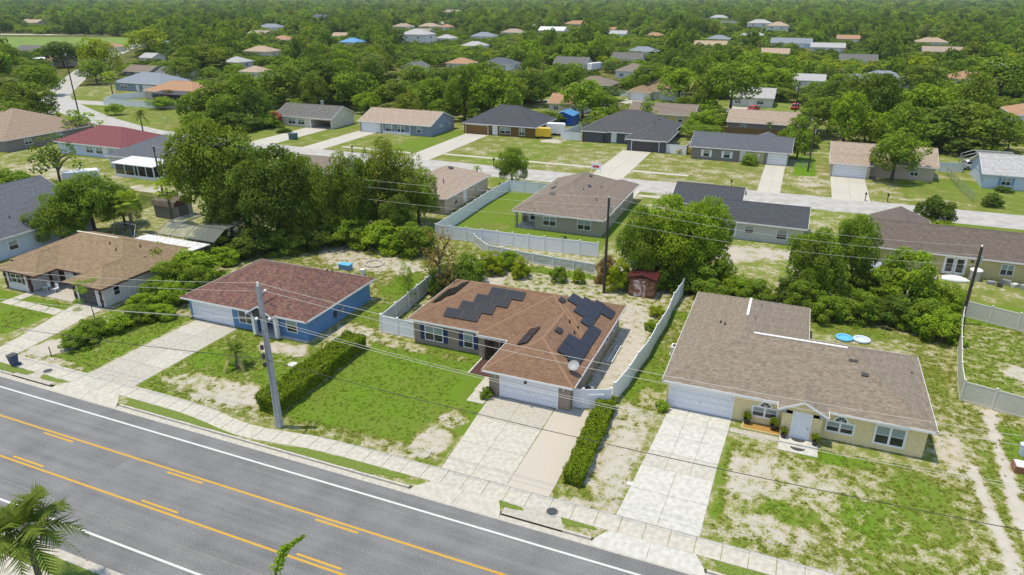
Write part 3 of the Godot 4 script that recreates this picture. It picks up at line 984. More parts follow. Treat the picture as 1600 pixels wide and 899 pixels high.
func window(parent: Node, face: String, c: float, u0: float, u1: float, y0: float, y1: float, o := {}):
	var x := wall_x(face, c, (u0 + u1) / 2, y0)
	var w := absf(u1 - u0) / 2
	var h := y1 - y0
	var t: float = o.get("trim", 0.07)
	var b := MB.new()
	b.boxt(x, Vector3(-w, 0, 0), Vector3(w, t, 0.05))
	b.boxt(x, Vector3(-w, h - t, 0), Vector3(w, h, 0.05))
	b.boxt(x, Vector3(-w, t, 0), Vector3(-w + t, h - t, 0.05))
	b.boxt(x, Vector3(w - t, t, 0), Vector3(w, h - t, 0.05))
	var n: int = o.get("lights", 1)
	for i in range(1, n):
		var s := lerpf(-w, w, float(i) / n)
		b.boxt(x, Vector3(s - t / 2, t, 0), Vector3(s + t / 2, h - t, 0.048))
	var f := part(b, "window", o.get("frame", M.trim), parent)
	var pw := 2.0 * w / n
	var split: float = o.get("split", 0.5)
	for i in n:
		var a := -w + pw * i + (t if i == 0 else t / 2)
		var e := -w + pw * (i + 1) - (t if i == n - 1 else t / 2)
		b = MB.new()
		b.boxt(x, Vector3(a, t, 0.004), Vector3(e, h * split - 0.02, 0.014))
		part(b, "pane", M.glass, f)
		if split < 0.99:
			b = MB.new()
			b.boxt(x, Vector3(a, h * split + 0.02, 0.004), Vector3(e, h - t, 0.024))
			part(b, "pane", M.glass_pale if o.get("blind", true) else M.glass, f)
			b = MB.new()
			b.boxt(x, Vector3(a, h * split - 0.02, 0.0), Vector3(e, h * split + 0.02, 0.035))
			part(b, "sash_bar", o.get("frame", M.trim), f)
	if o.has("sill"):
		b = MB.new()
		b.boxt(x, Vector3(-w - 0.08, -0.08, 0), Vector3(w + 0.08, -0.004, 0.09))
		part(b, "sill", o.sill, f)
	if o.get("arch", false):
		b = MB.new()
		var g := MB.new()
		var r := w * 0.52
		for k in 12:
			var p := PI * k / 12
			var q := PI * (k + 1) / 12
			var outer := [x * Vector3(cos(p) * r, h + sin(p) * r, 0.05), x * Vector3(cos(q) * r, h + sin(q) * r, 0.05), x * Vector3(cos(q) * (r - 0.14), h + sin(q) * (r - 0.14), 0.05), x * Vector3(cos(p) * (r - 0.14), h + sin(p) * (r - 0.14), 0.05)]
			b.face(outer, x.basis.z)
			b.face([outer[0], outer[1], x * Vector3(cos(q) * r, h + sin(q) * r, 0), x * Vector3(cos(p) * r, h + sin(p) * r, 0)], x.basis * Vector3(cos(p), sin(p), 0))
			b.face([outer[3], outer[2], x * Vector3(cos(q) * (r - 0.14), h + sin(q) * (r - 0.14), 0), x * Vector3(cos(p) * (r - 0.14), h + sin(p) * (r - 0.14), 0)], x.basis * -Vector3(cos(p), sin(p), 0))
			g.face([x * Vector3(0, h, 0.012), x * Vector3(cos(p) * (r - 0.13), h + sin(p) * (r - 0.13), 0.012), x * Vector3(cos(q) * (r - 0.13), h + sin(q) * (r - 0.13), 0.012)], x.basis.z)
		for k in [1, 2, 3]:
			var a: float = PI * k / 4
			var y := Transform3D(x.basis * Basis(Vector3(0, 0, 1), a), x * Vector3(0, h, 0))
			b.boxt(y, Vector3(0, -0.015, 0.0), Vector3(r - 0.1, 0.015, 0.035))
		part(b, "fanlight_frame", M.trim, f)
		part(g, "fanlight_pane", M.glass, f)
	if o.has("shutters"):
		var sw: float = o.get("shutter_w", 0.42)
		for s in [-1, 1]:
			b = MB.new()
			var a: float = s * (w + 0.03 + sw / 2)
			b.boxt(x, Vector3(a - sw / 2, 0.0, 0), Vector3(a + sw / 2, h, 0.035))
			for k in 2:
				b.boxt(x, Vector3(a - sw / 2 + 0.06, 0.1 + k * h / 2, 0.035), Vector3(a + sw / 2 - 0.06, h / 2 - 0.06 + k * h / 2, 0.045))
			part(b, "shutter", o.shutters, parent)

func garage_door(parent: Node, face: String, c: float, u0: float, u1: float, h: float, m: Material, trim: Material = null):
	var x := wall_x(face, c, (u0 + u1) / 2, 0)
	var w := absf(u1 - u0) / 2
	var b := MB.new()
	b.boxt(x, Vector3(-w - 0.12, 0, 0), Vector3(-w, h + 0.12, 0.06))
	b.boxt(x, Vector3(w, 0, 0), Vector3(w + 0.12, h + 0.12, 0.06))
	b.boxt(x, Vector3(-w, h, 0), Vector3(w, h + 0.12, 0.06))
	var f := part(b, "garage_door", trim if trim else M.trim, parent)
	for i in 4:
		b = MB.new()
		b.boxt(x, Vector3(-w, h * i / 4.0 + 0.012 + (0.02 if i == 0 else 0.0), 0.0), Vector3(w, h * (i + 1) / 4.0 - 0.012, 0.022))
		for k in 8:
			var a := lerpf(-w, w, (k + 0.12) / 8.0)
			var e := lerpf(-w, w, (k + 0.88) / 8.0)
			b.boxt(x, Vector3(a, h * i / 4.0 + 0.09, 0.022), Vector3(e, h * (i + 1) / 4.0 - 0.09, 0.030))
		part(b, "panel", m, f)
	b = MB.new()
	b.boxt(x, Vector3(-0.08, h * 0.42, 0.03), Vector3(0.08, h * 0.42 + 0.05, 0.055))
	part(b, "handle", M.grey, f)

func door(parent: Node, face: String, c: float, u0: float, u1: float, h: float, m: Material, glazed := false):
	var x := wall_x(face, c, (u0 + u1) / 2, 0.12)
	var w := absf(u1 - u0) / 2
	var b := MB.new()
	b.boxt(x, Vector3(-w, 0, 0), Vector3(w, h, 0.04))
	if not glazed:
		for k in [[-0.8, -0.1, 0.1, 0.45], [0.1, 0.8, 0.1, 0.45], [-0.8, -0.1, 0.55, 0.92], [0.1, 0.8, 0.55, 0.92]]:
			b.boxt(x, Vector3(k[0] * w, k[2] * h, 0.04), Vector3(k[1] * w, k[3] * h, 0.055))
	var f := part(b, "door", m, parent)
	b = MB.new()
	b.boxt(x, Vector3(-w - 0.1, 0, 0), Vector3(-w, h + 0.1, 0.06))
	b.boxt(x, Vector3(w, 0, 0), Vector3(w + 0.1, h + 0.1, 0.06))
	b.boxt(x, Vector3(-w, h, 0), Vector3(w, h + 0.1, 0.06))
	part(b, "door_frame", M.trim, f)
	if glazed:
		b = MB.new()
		b.boxt(x, Vector3(-w * 0.65, h * 0.15, 0.04), Vector3(w * 0.65, h * 0.9, 0.05))
		part(b, "pane", M.glass, f)
	b = MB.new()
	b.boxt(x, Vector3(w * 0.72, h * 0.46, 0.055), Vector3(w * 0.86, h * 0.50, 0.12))
	part(b, "handle", M.grey, f)

func walls(parent: Node3D, x0: float, x1: float, z0: float, z1: float, h: float, m: Material, called := "wall"):
	var b := MB.new()
	b.box(Vector3(x0, -0.05, z0), Vector3(x1, h, z1))
	return part(b, called, m, parent)

func on_slope(x: float, z: float, ridge_or_eave: float, y: float, pitch: float, dir: String) -> Transform3D:
	# a frame lying on a roof slope: x along the eave, z down the slope, y off it. The slope's eave lies at ridge_or_eave.
	var a := atan(pitch)
	match dir:
		"S": return Transform3D(Basis(Vector3.RIGHT, a), Vector3(x, y + (ridge_or_eave - z) * pitch, z))
		"N": return Transform3D(Basis(Vector3.UP, PI) * Basis(Vector3.RIGHT, a), Vector3(x, y + (z - ridge_or_eave) * pitch, z))
		"E": return Transform3D(Basis(Vector3.UP, PI / 2) * Basis(Vector3.RIGHT, a), Vector3(x, y + (ridge_or_eave - x) * pitch, z))
	return Transform3D(Basis(Vector3.UP, -PI / 2) * Basis(Vector3.RIGHT, a), Vector3(x, y + (x - ridge_or_eave) * pitch, z))

func roof_vent(parent: Node, t: Transform3D, w: float, d: float, h: float, m: Material, called := "roof_vent"):
	var b := MB.new()
	b.boxt(t, Vector3(-w / 2, -0.02, -d / 2), Vector3(w / 2, h * 0.6, d / 2))
	b.boxt(t, Vector3(-w / 2 - 0.03, h * 0.6, -d / 2 - 0.03), Vector3(w / 2 + 0.03, h, d / 2 + 0.03))
	part(b, called, m, parent)

func vent_pipe(parent: Node, t: Transform3D, h := 0.35, m: Material = null):
	var b := MB.new()
	b.tube([t.origin + Vector3.DOWN * 0.05, t.origin + Vector3.UP * h], 0.055, 0.055, 8)
	b.tube([t.origin + Vector3.DOWN * 0.05, t.origin + Vector3.UP * 0.08], 0.13, 0.06, 8)
	part(b, "vent_pipe", m if m else M.black, parent)

func solar(parent: Node, t: Transform3D, w: float, d: float, m: Material = null):
	var b := MB.new()
	b.boxt(t, Vector3(-w / 2, 0.10, -d / 2), Vector3(w / 2, 0.145, d / 2))
	var f := part(b, "solar_panel", M.solar_frame, parent)
	for i in 2:
		b = MB.new()
		b.boxt(t, Vector3(-w / 2 + 0.025, 0.145, (-d / 2 + 0.025) if i == 0 else 0.006), Vector3(w / 2 - 0.025, 0.149, -0.006 if i == 0 else (d / 2 - 0.025)))
		part(b, "cell_sheet", M.solar, f)

func build_near_houses():
	var r: MeshInstance3D
	var b: MB
	# ---- brick house with solar panels
	var h := thing("brick_house", "brick house with brown shingle roof carrying black solar panels and navy shutters", "house", Vector3(-21.5, 0, -52))
	walls(h, -30.2, -22.7, -59.2, -49.8, 2.32, M.brick)
	walls(h, -22.7, -13.15, -59.2, -51.0, 2.32, M.brick)
	walls(h, -20.0, -13.2, -51.0, -44.0, 2.30, M.brick)
	var P := 0.46
	r = roof(h, -30.6, -12.7, -59.7, -49.35, 2.5, P, "hip", M.roof_brown, M.trim, null, M.cap)
	var r2 := roof(h, -23.4, -12.72, -59.68, -48.85, 2.485, P, "hip", M.roof_brown, M.trim, null, M.cap)
	roof(h, -20.4, -12.74, -58.0, -43.4, 2.47, P, "hip", M.roof_brown, M.trim, null, M.cap)
	b = MB.new()
	b.box(Vector3(-23.3, 0, -49.75), Vector3(-22.72, 2.3, -49.15))
	part(b, "porch_column", M.brick, h)
	window(h, "S", -49.8, -29.05, -27.15, 0.45, 1.95, {"lights": 2, "shutters": M.shutter, "sill": M.brick})
	window(h, "S", -49.8, -25.1, -24.1, 0.45, 1.95, {"shutters": M.shutter, "sill": M.brick})
	door(h, "S", -50.97, -22.0, -21.0, 2.05, M.door_dark)
	garage_door(h, "S", -44.0, -18.95, -14.25, 2.05, M.garage)
	for x in [-19.45, -13.7]:
		b = MB.new()
		b.box(Vector3(x - 0.08, 1.75, -43.99), Vector3(x + 0.08, 2.0, -43.86))
		part(b, "wall_lamp", M.galv, h)
	b = MB.new()
	b.box(Vector3(-16.7, 2.12, -43.36), Vector3(-16.5, 2.3, -43.2))
	part(b, "floodlight", M.black, h)
	window(h, "E", -13.15, -55.2, -54.2, 0.9, 2.0, {})
	window(h, "E", -13.15, -57.9, -56.9, 0.9, 2.0, {})
	# solar panels: front slope, right slope, and the edges of two more slopes
	var pw := 1.68
	var pd := 1.04
	for row in 4:
		for k in 2:
			solar(h, on_slope(-26.48 + row * 1.06 + k * 1.70, -50.72 - row * 0.985, -49.35, 2.5, P, "S"), pw, pd)
	for q in [[-16.5, -55.35], [-15.55, -54.2], [-15.55, -55.9], [-14.6, -53.2], [-14.6, -54.9], [-14.6, -56.6], [-13.65, -56.5], [-14.75, -47.3], [-14.75, -48.85], [-13.8, -47.0], [-13.8, -48.7], [-13.8, -50.4], [-13.8, -52.1]]:
		solar(h, on_slope(q[0], q[1], -12.72, 2.485, P, "E"), pw, pd)
	for q in [[-18.25, -49.2], [-18.25, -47.6]]:
		solar(h, on_slope(q[0], q[1], -20.4, 2.47, P, "W"), 1.55, pd)
	for q in [[-29.0, -53.0], [-29.0, -54.75], [-28.0, -53.9], [-28.0, -55.6]]:
		solar(h, on_slope(q[0], q[1], -30.6, 2.5, P, "W"), pw, pd)
	roof_vent(h, on_slope(-17.3, -54.0, -12.72, 2.485, P, "E"), 0.7, 0.5, 0.14, M.black)
	roof_vent(h, on_slope(-16.0, -49.3, -12.72, 2.485, P, "E"), 0.7, 0.5, 0.14, M.black)
	for q in [[-15.74, -51.55], [-14.95, -51.45], [-14.95, -50.4]]:
		vent_pipe(h, on_slope(q[0], q[1], -12.72, 2.485, P, "E"), 0.22)
	b = MB.new()   # satellite dish
	var dt := on_slope(-13.35, -45.2, -12.72, 2.485, P, "E")
	b.tube([dt.origin, dt.origin + Vector3(0, 0.5, 0)], 0.025, 0.025, 6)
	part(b, "dish_mast", M.grey, h)
	b = MB.new()
	for k in 16:
		for j in 3:
			var q := []
			for s in [[j, k], [j, k + 1], [j + 1, k + 1], [j + 1, k]]:
				var rr: float = s[0] * 0.15
				var a: float = TAU * s[1] / 16
				q.append(dt.origin + Vector3(0, 0.6, 0) + Basis(Vector3.RIGHT, 0.6) * Vector3(cos(a) * rr, rr * rr * 0.5, sin(a) * rr))
			b.face(q, Vector3.UP)
	part(b, "satellite_dish", M.grey, h)
	# ---- blue house
	h = thing("blue_house", "blue stucco house with maroon shingle roof and white garage door", "house", Vector3(-46, 0, -51))
	walls(h, -53.5, -45.05, -56.5, -45.95, 2.2, M.stucco_blue)
	walls(h, -45.05, -42.55, -56.5, -47.6, 2.2, M.stucco_blue)
	walls(h, -42.55, -39.35, -56.5, -46.1, 2.2, M.stucco_blue)
	r = roof(h, -54.0, -38.8, -57.0, -45.4, 2.38, 0.43, "hip", M.roof_maroon, M.trim)
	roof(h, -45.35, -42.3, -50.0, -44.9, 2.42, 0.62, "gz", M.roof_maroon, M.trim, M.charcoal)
	for x in [-45.1, -42.5]:
		b = MB.new()
		b.box(Vector3(x - 0.16, 0, -45.75), Vector3(x + 0.16, 2.24, -45.4))
		part(b, "porch_column", M.trim, h)
	garage_door(h, "S", -45.95, -53.0, -48.15, 2.05, M.garage)
	window(h, "S", -45.95, -47.3, -45.5, 0.6, 1.95, {"lights": 2, "blind": false})
	window(h, "S", -46.1, -41.75, -40.5, 0.6, 1.95, {})
	door(h, "S", -47.6, -44.5, -43.4, 2.0, M.navy)
	b = MB.new()
	b.box(Vector3(-45.0, -0.02, -47.55), Vector3(-42.6, 0.06, -45.3))
	part(b, "porch_slab", M.concrete, h)
	b = MB.new()
	b.box(Vector3(-42.4, -0.02, -46.05), Vector3(-39.3, 0.09, -45.7))
	part(b, "plinth", M.concrete_white, h)
	for z in [-50.3, -51.4]:
		b = MB.new()
		b.box(Vector3(-39.34, 0.7, z - 0.2), Vector3(-39.18, 1.3, z + 0.2))
		part(b, "meter_box", M.charcoal if z > -51 else M.grey, h)
	for q in [[-42.3, -53.6], [-41.9, -53.9]]:
		vent_pipe(h, on_slope(q[0], q[1], -38.8, 2.38, 0.43, "E"), 0.25)
	# ---- yellow house
	h = thing("yellow_house", "pale yellow house with wide taupe shingle roof and arched white windows", "house", Vector3(2, 0, -54))
	walls(h, -6.45, 11.35, -58.5, -47.7, 2.3, M.stucco_yellow)
	walls(h, -6.35, 3.1, -65.4, -58.5, 2.3, M.stucco_yellow)
	walls(h, 2.0, 4.65, -47.7, -46.75, 2.3, M.stucco_yellow)
	r = roof(h, -6.85, 11.8, -58.95, -47.25, 2.48, 0.42, "hip", M.roof_taupe, M.trim)
	roof(h, -6.83, 3.55, -65.9, -48.5, 2.46, 0.42, "hip", M.roof_taupe, M.trim)
	roof(h, 1.6, 5.0, -51.0, -46.35, 2.5, 0.52, "gz", M.roof_taupe, M.trim, M.stucco_yellow)
	b = MB.new()
	b.box(Vector3(-0.85, 4.88, -53.2), Vector3(5.95, 4.98, -53.0))
	part(b, "ridge_vent", M.trim, h)
	b = MB.new()
	b.box(Vector3(-1.75, 4.62, -60.8), Vector3(-1.55, 4.72, -57.0))
	part(b, "ridge_vent", M.trim, h)
	garage_door(h, "S", -47.7, -6.2, -1.55, 2.08, M.garage)
	window(h, "S", -47.7, -0.15, 1.75, 0.62, 1.62, {"lights": 2, "trim": 0.14, "arch": true})
	window(h, "S", -47.7, 4.95, 6.9, 0.62, 1.62, {"lights": 2, "trim": 0.14, "arch": true})
	window(h, "S", -47.7, 8.1, 10.15, 0.40, 2.05, {"lights": 2, "trim": 0.15})
	door(h, "S", -46.75, 2.75, 3.9, 2.08, M.garage)
	for q in [[-3.7, -56.5], [-3.3, -55.9]]:
		vent_pipe(h, on_slope(q[0], q[1], -6.83, 2.46, 0.42, "W"), 0.25)
	vent_pipe(h, on_slope(-1.0, -57.2, 3.55, 2.46, 0.42, "E"), 0.4, M.galv)
	vent_pipe(h, on_slope(-0.7, -60.5, 3.55, 2.46, 0.42, "E"), 0.3, M.grey)
	roof_vent(h, on_slope(6.4, -52.0, -47.25, 2.48, 0.42, "S"), 0.55, 0.16, 0.06, M.black, "lifted_shingle")
	roof_vent(h, on_slope(7.2, -50.9, -47.25, 2.48, 0.42, "S"), 0.42, 0.25, 0.10, M.black, "lifted_shingle")
	roof_vent(h, on_slope(10.9, -54.9, 11.8, 2.48, 0.42, "E"), 0.12, 0.1, 0.05, M.black, "lifted_shingle")
	b = MB.new()
	b.box(Vector3(2.0, -0.02, -46.75), Vector3(4.6, 0.14, -45.9))
	part(b, "door_step", M.concrete_white, h)
	# ---- brown-roofed white house
	h = thing("white_house", "white house with brown hip roof, maroon corner blocks and two front wings", "house", Vector3(-71, 0, -50))
	walls(h, -79.6, -63.3, -56.5, -47.2, 2.2, M.stucco_white)
	walls(h, -78.4, -74.6, -47.2, -44.2, 2.2, M.stucco_white)
	walls(h, -68.0, -63.6, -47.2, -44.4, 2.18, M.stucco_white)
	r = roof(h, -80.1, -62.8, -57.0, -46.2, 2.38, 0.42, "hip", M.roof_tan, M.quoin)
	roof(h, -78.9, -72.5, -54.0, -43.7, 2.36, 0.42, "hip", M.roof_tan, M.quoin)
	roof(h, -68.5, -62.82, -54.0, -43.8, 2.36, 0.42, "hip", M.roof_tan, M.quoin)
	for q in [[-78.45, -44.3], [-74.75, -44.3], [-74.75, -46.6], [-64.1, -44.5], [-67.9, -44.5]]:
		for i in 5:
			b = MB.new()
			var k := 0.24 if i % 2 else 0.17
			b.box(Vector3(q[0] - k + 0.15, 0.02 + i * 0.43, q[1] - 0.06), Vector3(q[0] + k + 0.15, 0.42 + i * 0.43, q[1] + 0.13))
			part(b, "corner_block", M.quoin, h)
	window(h, "S", -44.2, -77.3, -75.6, 0.8, 1.9, {"lights": 2, "shutters": M.shutter_red, "shutter_w": 0.35, "blind": false})
	window(h, "S", -47.2, -71.6, -70.2, 0.8, 1.9, {"lights": 2, "blind": false})
	door(h, "S", -47.2, -73.9, -72.9, 2.0, M.quoin)
	garage_door(h, "S", -44.4, -67.2, -64.6, 2.0, M.charcoal)
	window(h, "E", -63.6, -46.4, -45.6, 0.8, 1.8, {"blind": false})
	door(h, "E", -63.3, -48.9, -48.0, 1.95, M.stucco_white)
	b = MB.new()
	b.box(Vector3(-74.6, -0.02, -47.2), Vector3(-68.1, 0.05, -44.0))
	part(b, "porch_slab", M.concrete_c, h)
	for q in [[-67.5, -49.9], [-69.2, -50.6], [-64.9, -50.9]]:
		vent_pipe(h, on_slope(q[0], q[1], -46.2, 2.38, 0.42, "S"), 0.3)
	b = MB.new()
	b.box(Vector3(-75.5, 4.58, -51.7), Vector3(-69.0, 4.68, -51.5))
	part(b, "ridge_vent", M.stucco_cream, h)
	# white metal patio roof behind it
	h = thing("patio_cover", "white ribbed metal patio roof between brown roofed house and screened pool", "carport", Vector3(-67.5, 0, -56))
	for i in 8:
		b = MB.new()
		var xa := -72.5 + i * 1.26
		b.face([Vector3(xa, 2.75, -54.6), Vector3(xa + 1.22, 2.75, -54.6), Vector3(xa + 1.22, 2.62, -58.2), Vector3(xa, 2.62, -58.2)], Vector3.UP)
		b.face([Vector3(xa, 2.67, -54.6), Vector3(xa + 1.22, 2.67, -54.6), Vector3(xa + 1.22, 2.54, -58.2), Vector3(xa, 2.54, -58.2)], Vector3.DOWN)
		for e in [[xa, -1.0], [xa + 1.22, 1.0]]:
			b.face([Vector3(e[0], 2.75, -54.6), Vector3(e[0], 2.62, -58.2), Vector3(e[0], 2.54, -58.2), Vector3(e[0], 2.67, -54.6)], Vector3(e[1], 0, 0))
		b.face([Vector3(xa, 2.75, -54.6), Vector3(xa + 1.22, 2.75, -54.6), Vector3(xa + 1.22, 2.67, -54.6), Vector3(xa, 2.67, -54.6)], Vector3.BACK)
		part(b, "roof_sheet", M.metal_white, h)
	for q in [[-72.4, -58.0], [-67.6, -58.0], [-62.6, -58.0], [-62.6, -54.8]]:
		b = MB.new()
		b.box(Vector3(q[0] - 0.05, 0, q[1] - 0.05), Vector3(q[0] + 0.05, 2.56, q[1] + 0.05))
		part(b, "post", M.charcoal, h)
	# screened pool enclosure
	h = thing("pool_enclosure", "mesh screened pool enclosure with dark frame behind white patio roof", "enclosure", Vector3(-67, 0, -62.5))
	var xs := [-71.5, -69.2, -66.9, -64.6, -62.3]
	for x in xs:
		b = MB.new()
		b.tube([Vector3(x, 0, -58.6), Vector3(x, 2.7, -58.6), Vector3(x, 3.7, -60.6), Vector3(x, 3.7, -64.6), Vector3(x, 2.7, -66.6), Vector3(x, 0, -66.6)], 0.05, 0.05, 4)
		part(b, "frame_rib", M.charcoal, h)
	for q in [[2.7, -58.6], [3.7, -60.6], [3.7, -64.6], [2.7, -66.6], [1.0, -66.6], [1.0, -58.6]]:
		b = MB.new()
		b.box(Vector3(-71.5, q[0] - 0.04, q[1] - 0.04), Vector3(-62.3, q[0] + 0.04, q[1] + 0.04))
		part(b, "frame_rail", M.charcoal, h)
	for i in 4:
		for q in [[[2.72, -58.6], [3.72, -60.6], true], [[3.72, -60.6], [3.72, -64.6], i != 1], [[3.72, -64.6], [2.72, -66.6], i != 2], [[0.1, -66.62], [2.7, -66.62], i > 1]]:
			if q[2]:
				b = MB.new()
				b.face([Vector3(xs[i], q[0][0], q[0][1]), Vector3(xs[i + 1], q[0][0], q[0][1]), Vector3(xs[i + 1], q[1][0], q[1][1]), Vector3(xs[i], q[1][0], q[1][1])], Vector3.UP + Vector3.BACK * 0.1)
				part(b, "mesh_screen", M.screen, h)
	b = MB.new()
	b.box(Vector3(-71.5, -0.02, -66.6), Vector3(-62.3, 0.04, -58.6))
	part(b, "pool_deck", M.concrete, h)
	b = MB.new()
	b.box(Vector3(-69.5, 0.03, -65), Vector3(-64.5, 0.05, -60.5))
	part(b, "pool_water", M.teal, h)

func simple_house(called: String, label: String, x0: float, x1: float, z0: float, z1: float, rk: String, rm: String, wm: String, o := {}) -> Node3D:
	# a bungalow given by its wall rectangle; o: feats [[type, face, u0, u1, y0, y1]], wings, group, h, pitch
	var h := thing(called, label, o.get("category", "house"), Vector3((x0 + x1) / 2, 0, (z0 + z1) / 2), o.get("group", ""))
	var ht: float = o.get("h", 2.3)
	var p: float = o.get("pitch", 0.42)
	var ov: float = o.get("over", 0.45)
	for w in o.get("blocks", [[x0, x1, z0, z1]]):
		walls(h, w[0], w[1], w[2], w[3], ht, M[wm])
	roof(h, x0 - ov, x1 + ov, z0 - ov, z1 + ov, ht + 0.18, p, rk, M[rm], M[o.get("fascia", "trim")], M[wm])
	for w in o.get("wings", []):
		walls(h, w[0], w[1], w[2], w[3], ht - 0.02, M[wm])
		roof(h, w[4], w[5], w[6], w[7], ht + 0.16, p, w[8], M[rm], M[o.get("fascia", "trim")], M[o.get("gable", wm)])
	for f in o.get("feats", []):
		var c: float = {"S": z1, "N": z0, "E": x1, "W": x0}[f[1]]
		if f.size() > 6:
			c = f[6]
		match f[0]:
			"win": window(h, f[1], c, f[2], f[3], f[4], f[5], {"lights": 2 if absf(f[3] - f[2]) > 1.3 else 1, "blind": o.get("blind", true)})
			"shut": window(h, f[1], c, f[2], f[3], f[4], f[5], {"lights": 2 if absf(f[3] - f[2]) > 1.3 else 1, "shutters": M[o.get("shutters", "trim")], "shutter_w": 0.4})
			"gar": garage_door(h, f[1], c, f[2], f[3], f[5], M[o.get("garage", "garage")])
			"door": door(h, f[1], c, f[2], f[3], f[5], M[o.get("door", "white")])
			"french":
				door(h, f[1], c, f[2], (f[2] + f[3]) / 2 - 0.02, f[5], M.trim, true)
				door(h, f[1], c, (f[2] + f[3]) / 2 + 0.02, f[3], f[5], M.trim, true)
	var k := 0
	for v in o.get("vents", []):
		if v[3] > 0.3:
			roof_vent(h, on_slope(v[0], v[1], {"S": z1 + ov, "N": z0 - ov, "E": x1 + ov, "W": x0 - ov}[v[2]], ht + 0.18, p, v[2]), v[3], v[3] * 0.55, 0.16, M.charcoal)
		else:
			vent_pipe(h, on_slope(v[0], v[1], {"S": z1 + ov, "N": z0 - ov, "E": x1 + ov, "W": x0 - ov}[v[2]], ht + 0.18, p, v[2]), 0.3)
		k += 1
	return h

func build_mid_houses():
	var h: Node3D
	var b: MB
	h = simple_house("taupe_house", "taupe stucco house with big mocha hip roof inside the white fenced lawn", -34.6, -22.3, -104.6, -85.7, "hip", "roof_mocha", "stucco_taupe",
		{"pitch": 0.46, "blocks": [[-34.6, -22.3, -104.6, -88.6], [-31.7, -22.3, -88.6, -85.7]], "feats": [["win", "S", -30.5, -28.6, 0.75, 2.15], ["win", "S", -25.6, -23.7, 0.75, 2.15], ["win", "E", -92.5, -91.5, 0.8, 2.0], ["win", "E", -97.0, -96.0, 0.8, 2.0]],
		"vents": [[-31.5, -93, "W", 0.9], [-26.5, -94, "E", 0.6], [-27.5, -98, "E", 0.6], [-26.6, -91.5, "E", 0.1], [-25.2, -96, "E", 0.1], [-24.4, -90.5, "E", 0.1], [-32.5, -97, "W", 0.1], [-30.4, -89.2, "S", 0.7]]})
	roof(h, -26.5, -21.83, -106.2, -97.0, 2.46, 0.46, "hip", M.roof_mocha, M.trim)
	for z in [-85.9, -88.4]:
		b = MB.new()
		b.box(Vector3(-34.6, 0, z - 0.15), Vector3(-34.3, 2.3, z + 0.15))
		part(b, "porch_post", M.stucco_taupe, h)
	door(h, "S", -88.6, -33.6, -32.4, 2.0, M.trim, true)
	b = MB.new()
	b.box(Vector3(-34.6, 0, -88.6), Vector3(-31.72, 0.06, -85.6))
	part(b, "porch_slab", M.concrete, h)
	h = simple_house("slate_roof_house", "pale grey house with dark blue-grey gable roof behind the round oak", -10.0, 2.6, -99.5, -92.0, "gx", "roof_slate", "stucco_grey",
		{"feats": [["french", "S", -7.6, -5.7, 0, 2.05], ["win", "S", -4.6, -3.4, 0.95, 2.0], ["win", "S", -0.6, 0.7, 0.6, 2.0]]})
	walls(h, -15.0, -6.2, -106.5, -99.5, 2.28, M.stucco_grey)
	roof(h, -15.5, -5.7, -107.0, -98.0, 2.5, 0.42, "gx", M.roof_slate, M.trim, M.stucco_grey)
	h = simple_house("umber_roof_house", "olive yellow house with long speckled umber roof and white french doors", 10.7, 36.0, -97.0, -88.0, "gx", "roof_umber", "stucco_olive",
		{"feats": [["french", "S", 17.9, 20.0, 0, 2.05], ["win", "S", 23.4, 24.7, 0.7, 2.05], ["win", "S", 12.2, 13.4, 0.7, 2.0]], "wings": [[11.0, 17.4, -101.5, -97.0, 10.6, 17.8, -102.0, -92.0, "gz"]]})
	b = MB.new()
	b.box(Vector3(20.5, 1.75, -88.0), Vector3(20.7, 2.0, -87.85))
	part(b, "wall_lamp", M.black, h)
	h = simple_house("pink_roof_house", "low beige house with pinkish hip roof left of the white vinyl fence", -56.1, -46.4, -102.7, -87.3, "hip", "roof_pinkbeige", "stucco_beige",
		{"feats": [["win", "E", -91.5, -90.2, 0.6, 1.9], ["door", "E", -94.5, -93.5, 0, 2.0], ["win", "E", -98.5, -97.4, 0.8, 1.9]], "vents": [[-50.5, -97.5, "E", 0.9], [-49.0, -92.0, "E", 0.1], [-48.6, -91.3, "E", 0.1]]})
	simple_house("small_gable_house", "small grey gable end house half hidden by trees before the back street", -80.0, -69.4, -101.5, -94.0, "gx", "roof_mocha", "stone_grey", {"feats": [["win", "E", -98.3, -97.2, 0.9, 1.9]]})
	# sunroom house
	h = simple_house("sunroom_house", "house with dark grey roof and white framed screened sunroom", -118.5, -98.5, -104.0, -90.5, "hip", "roof_steel", "stucco_grey", {"feats": [["win", "E", -95.0, -93.8, 0.9, 1.9]]})
	b = MB.new()
	b.face([Vector3(-112.4, 2.75, -90.6), Vector3(-102.4, 2.75, -90.6), Vector3(-102.4, 2.45, -85.9), Vector3(-112.4, 2.45, -85.9)], Vector3.UP)
	b.face([Vector3(-112.4, 2.33, -85.9), Vector3(-102.4, 2.33, -85.9), Vector3(-102.4, 2.45, -85.9), Vector3(-112.4, 2.45, -85.9)], Vector3.BACK)
	b.face([Vector3(-102.4, 2.33, -85.9), Vector3(-102.4, 2.63, -90.6), Vector3(-102.4, 2.75, -90.6), Vector3(-102.4, 2.45, -85.9)], Vector3.RIGHT)
	b.face([Vector3(-112.4, 2.33, -85.9), Vector3(-102.4, 2.33, -85.9), Vector3(-102.4, 2.63, -90.6), Vector3(-112.4, 2.63, -90.6)], Vector3.DOWN)
	part(b, "sunroom_roof", M.metal_white, h)
	b = MB.new()
	b.box(Vector3(-112.0, 0, -86.35), Vector3(-102.7, 0.5, -86.2))
	b.box(Vector3(-102.85, 0, -90.5), Vector3(-102.7, 0.5, -86.35))
	part(b, "sunroom_plinth", M.white, h)
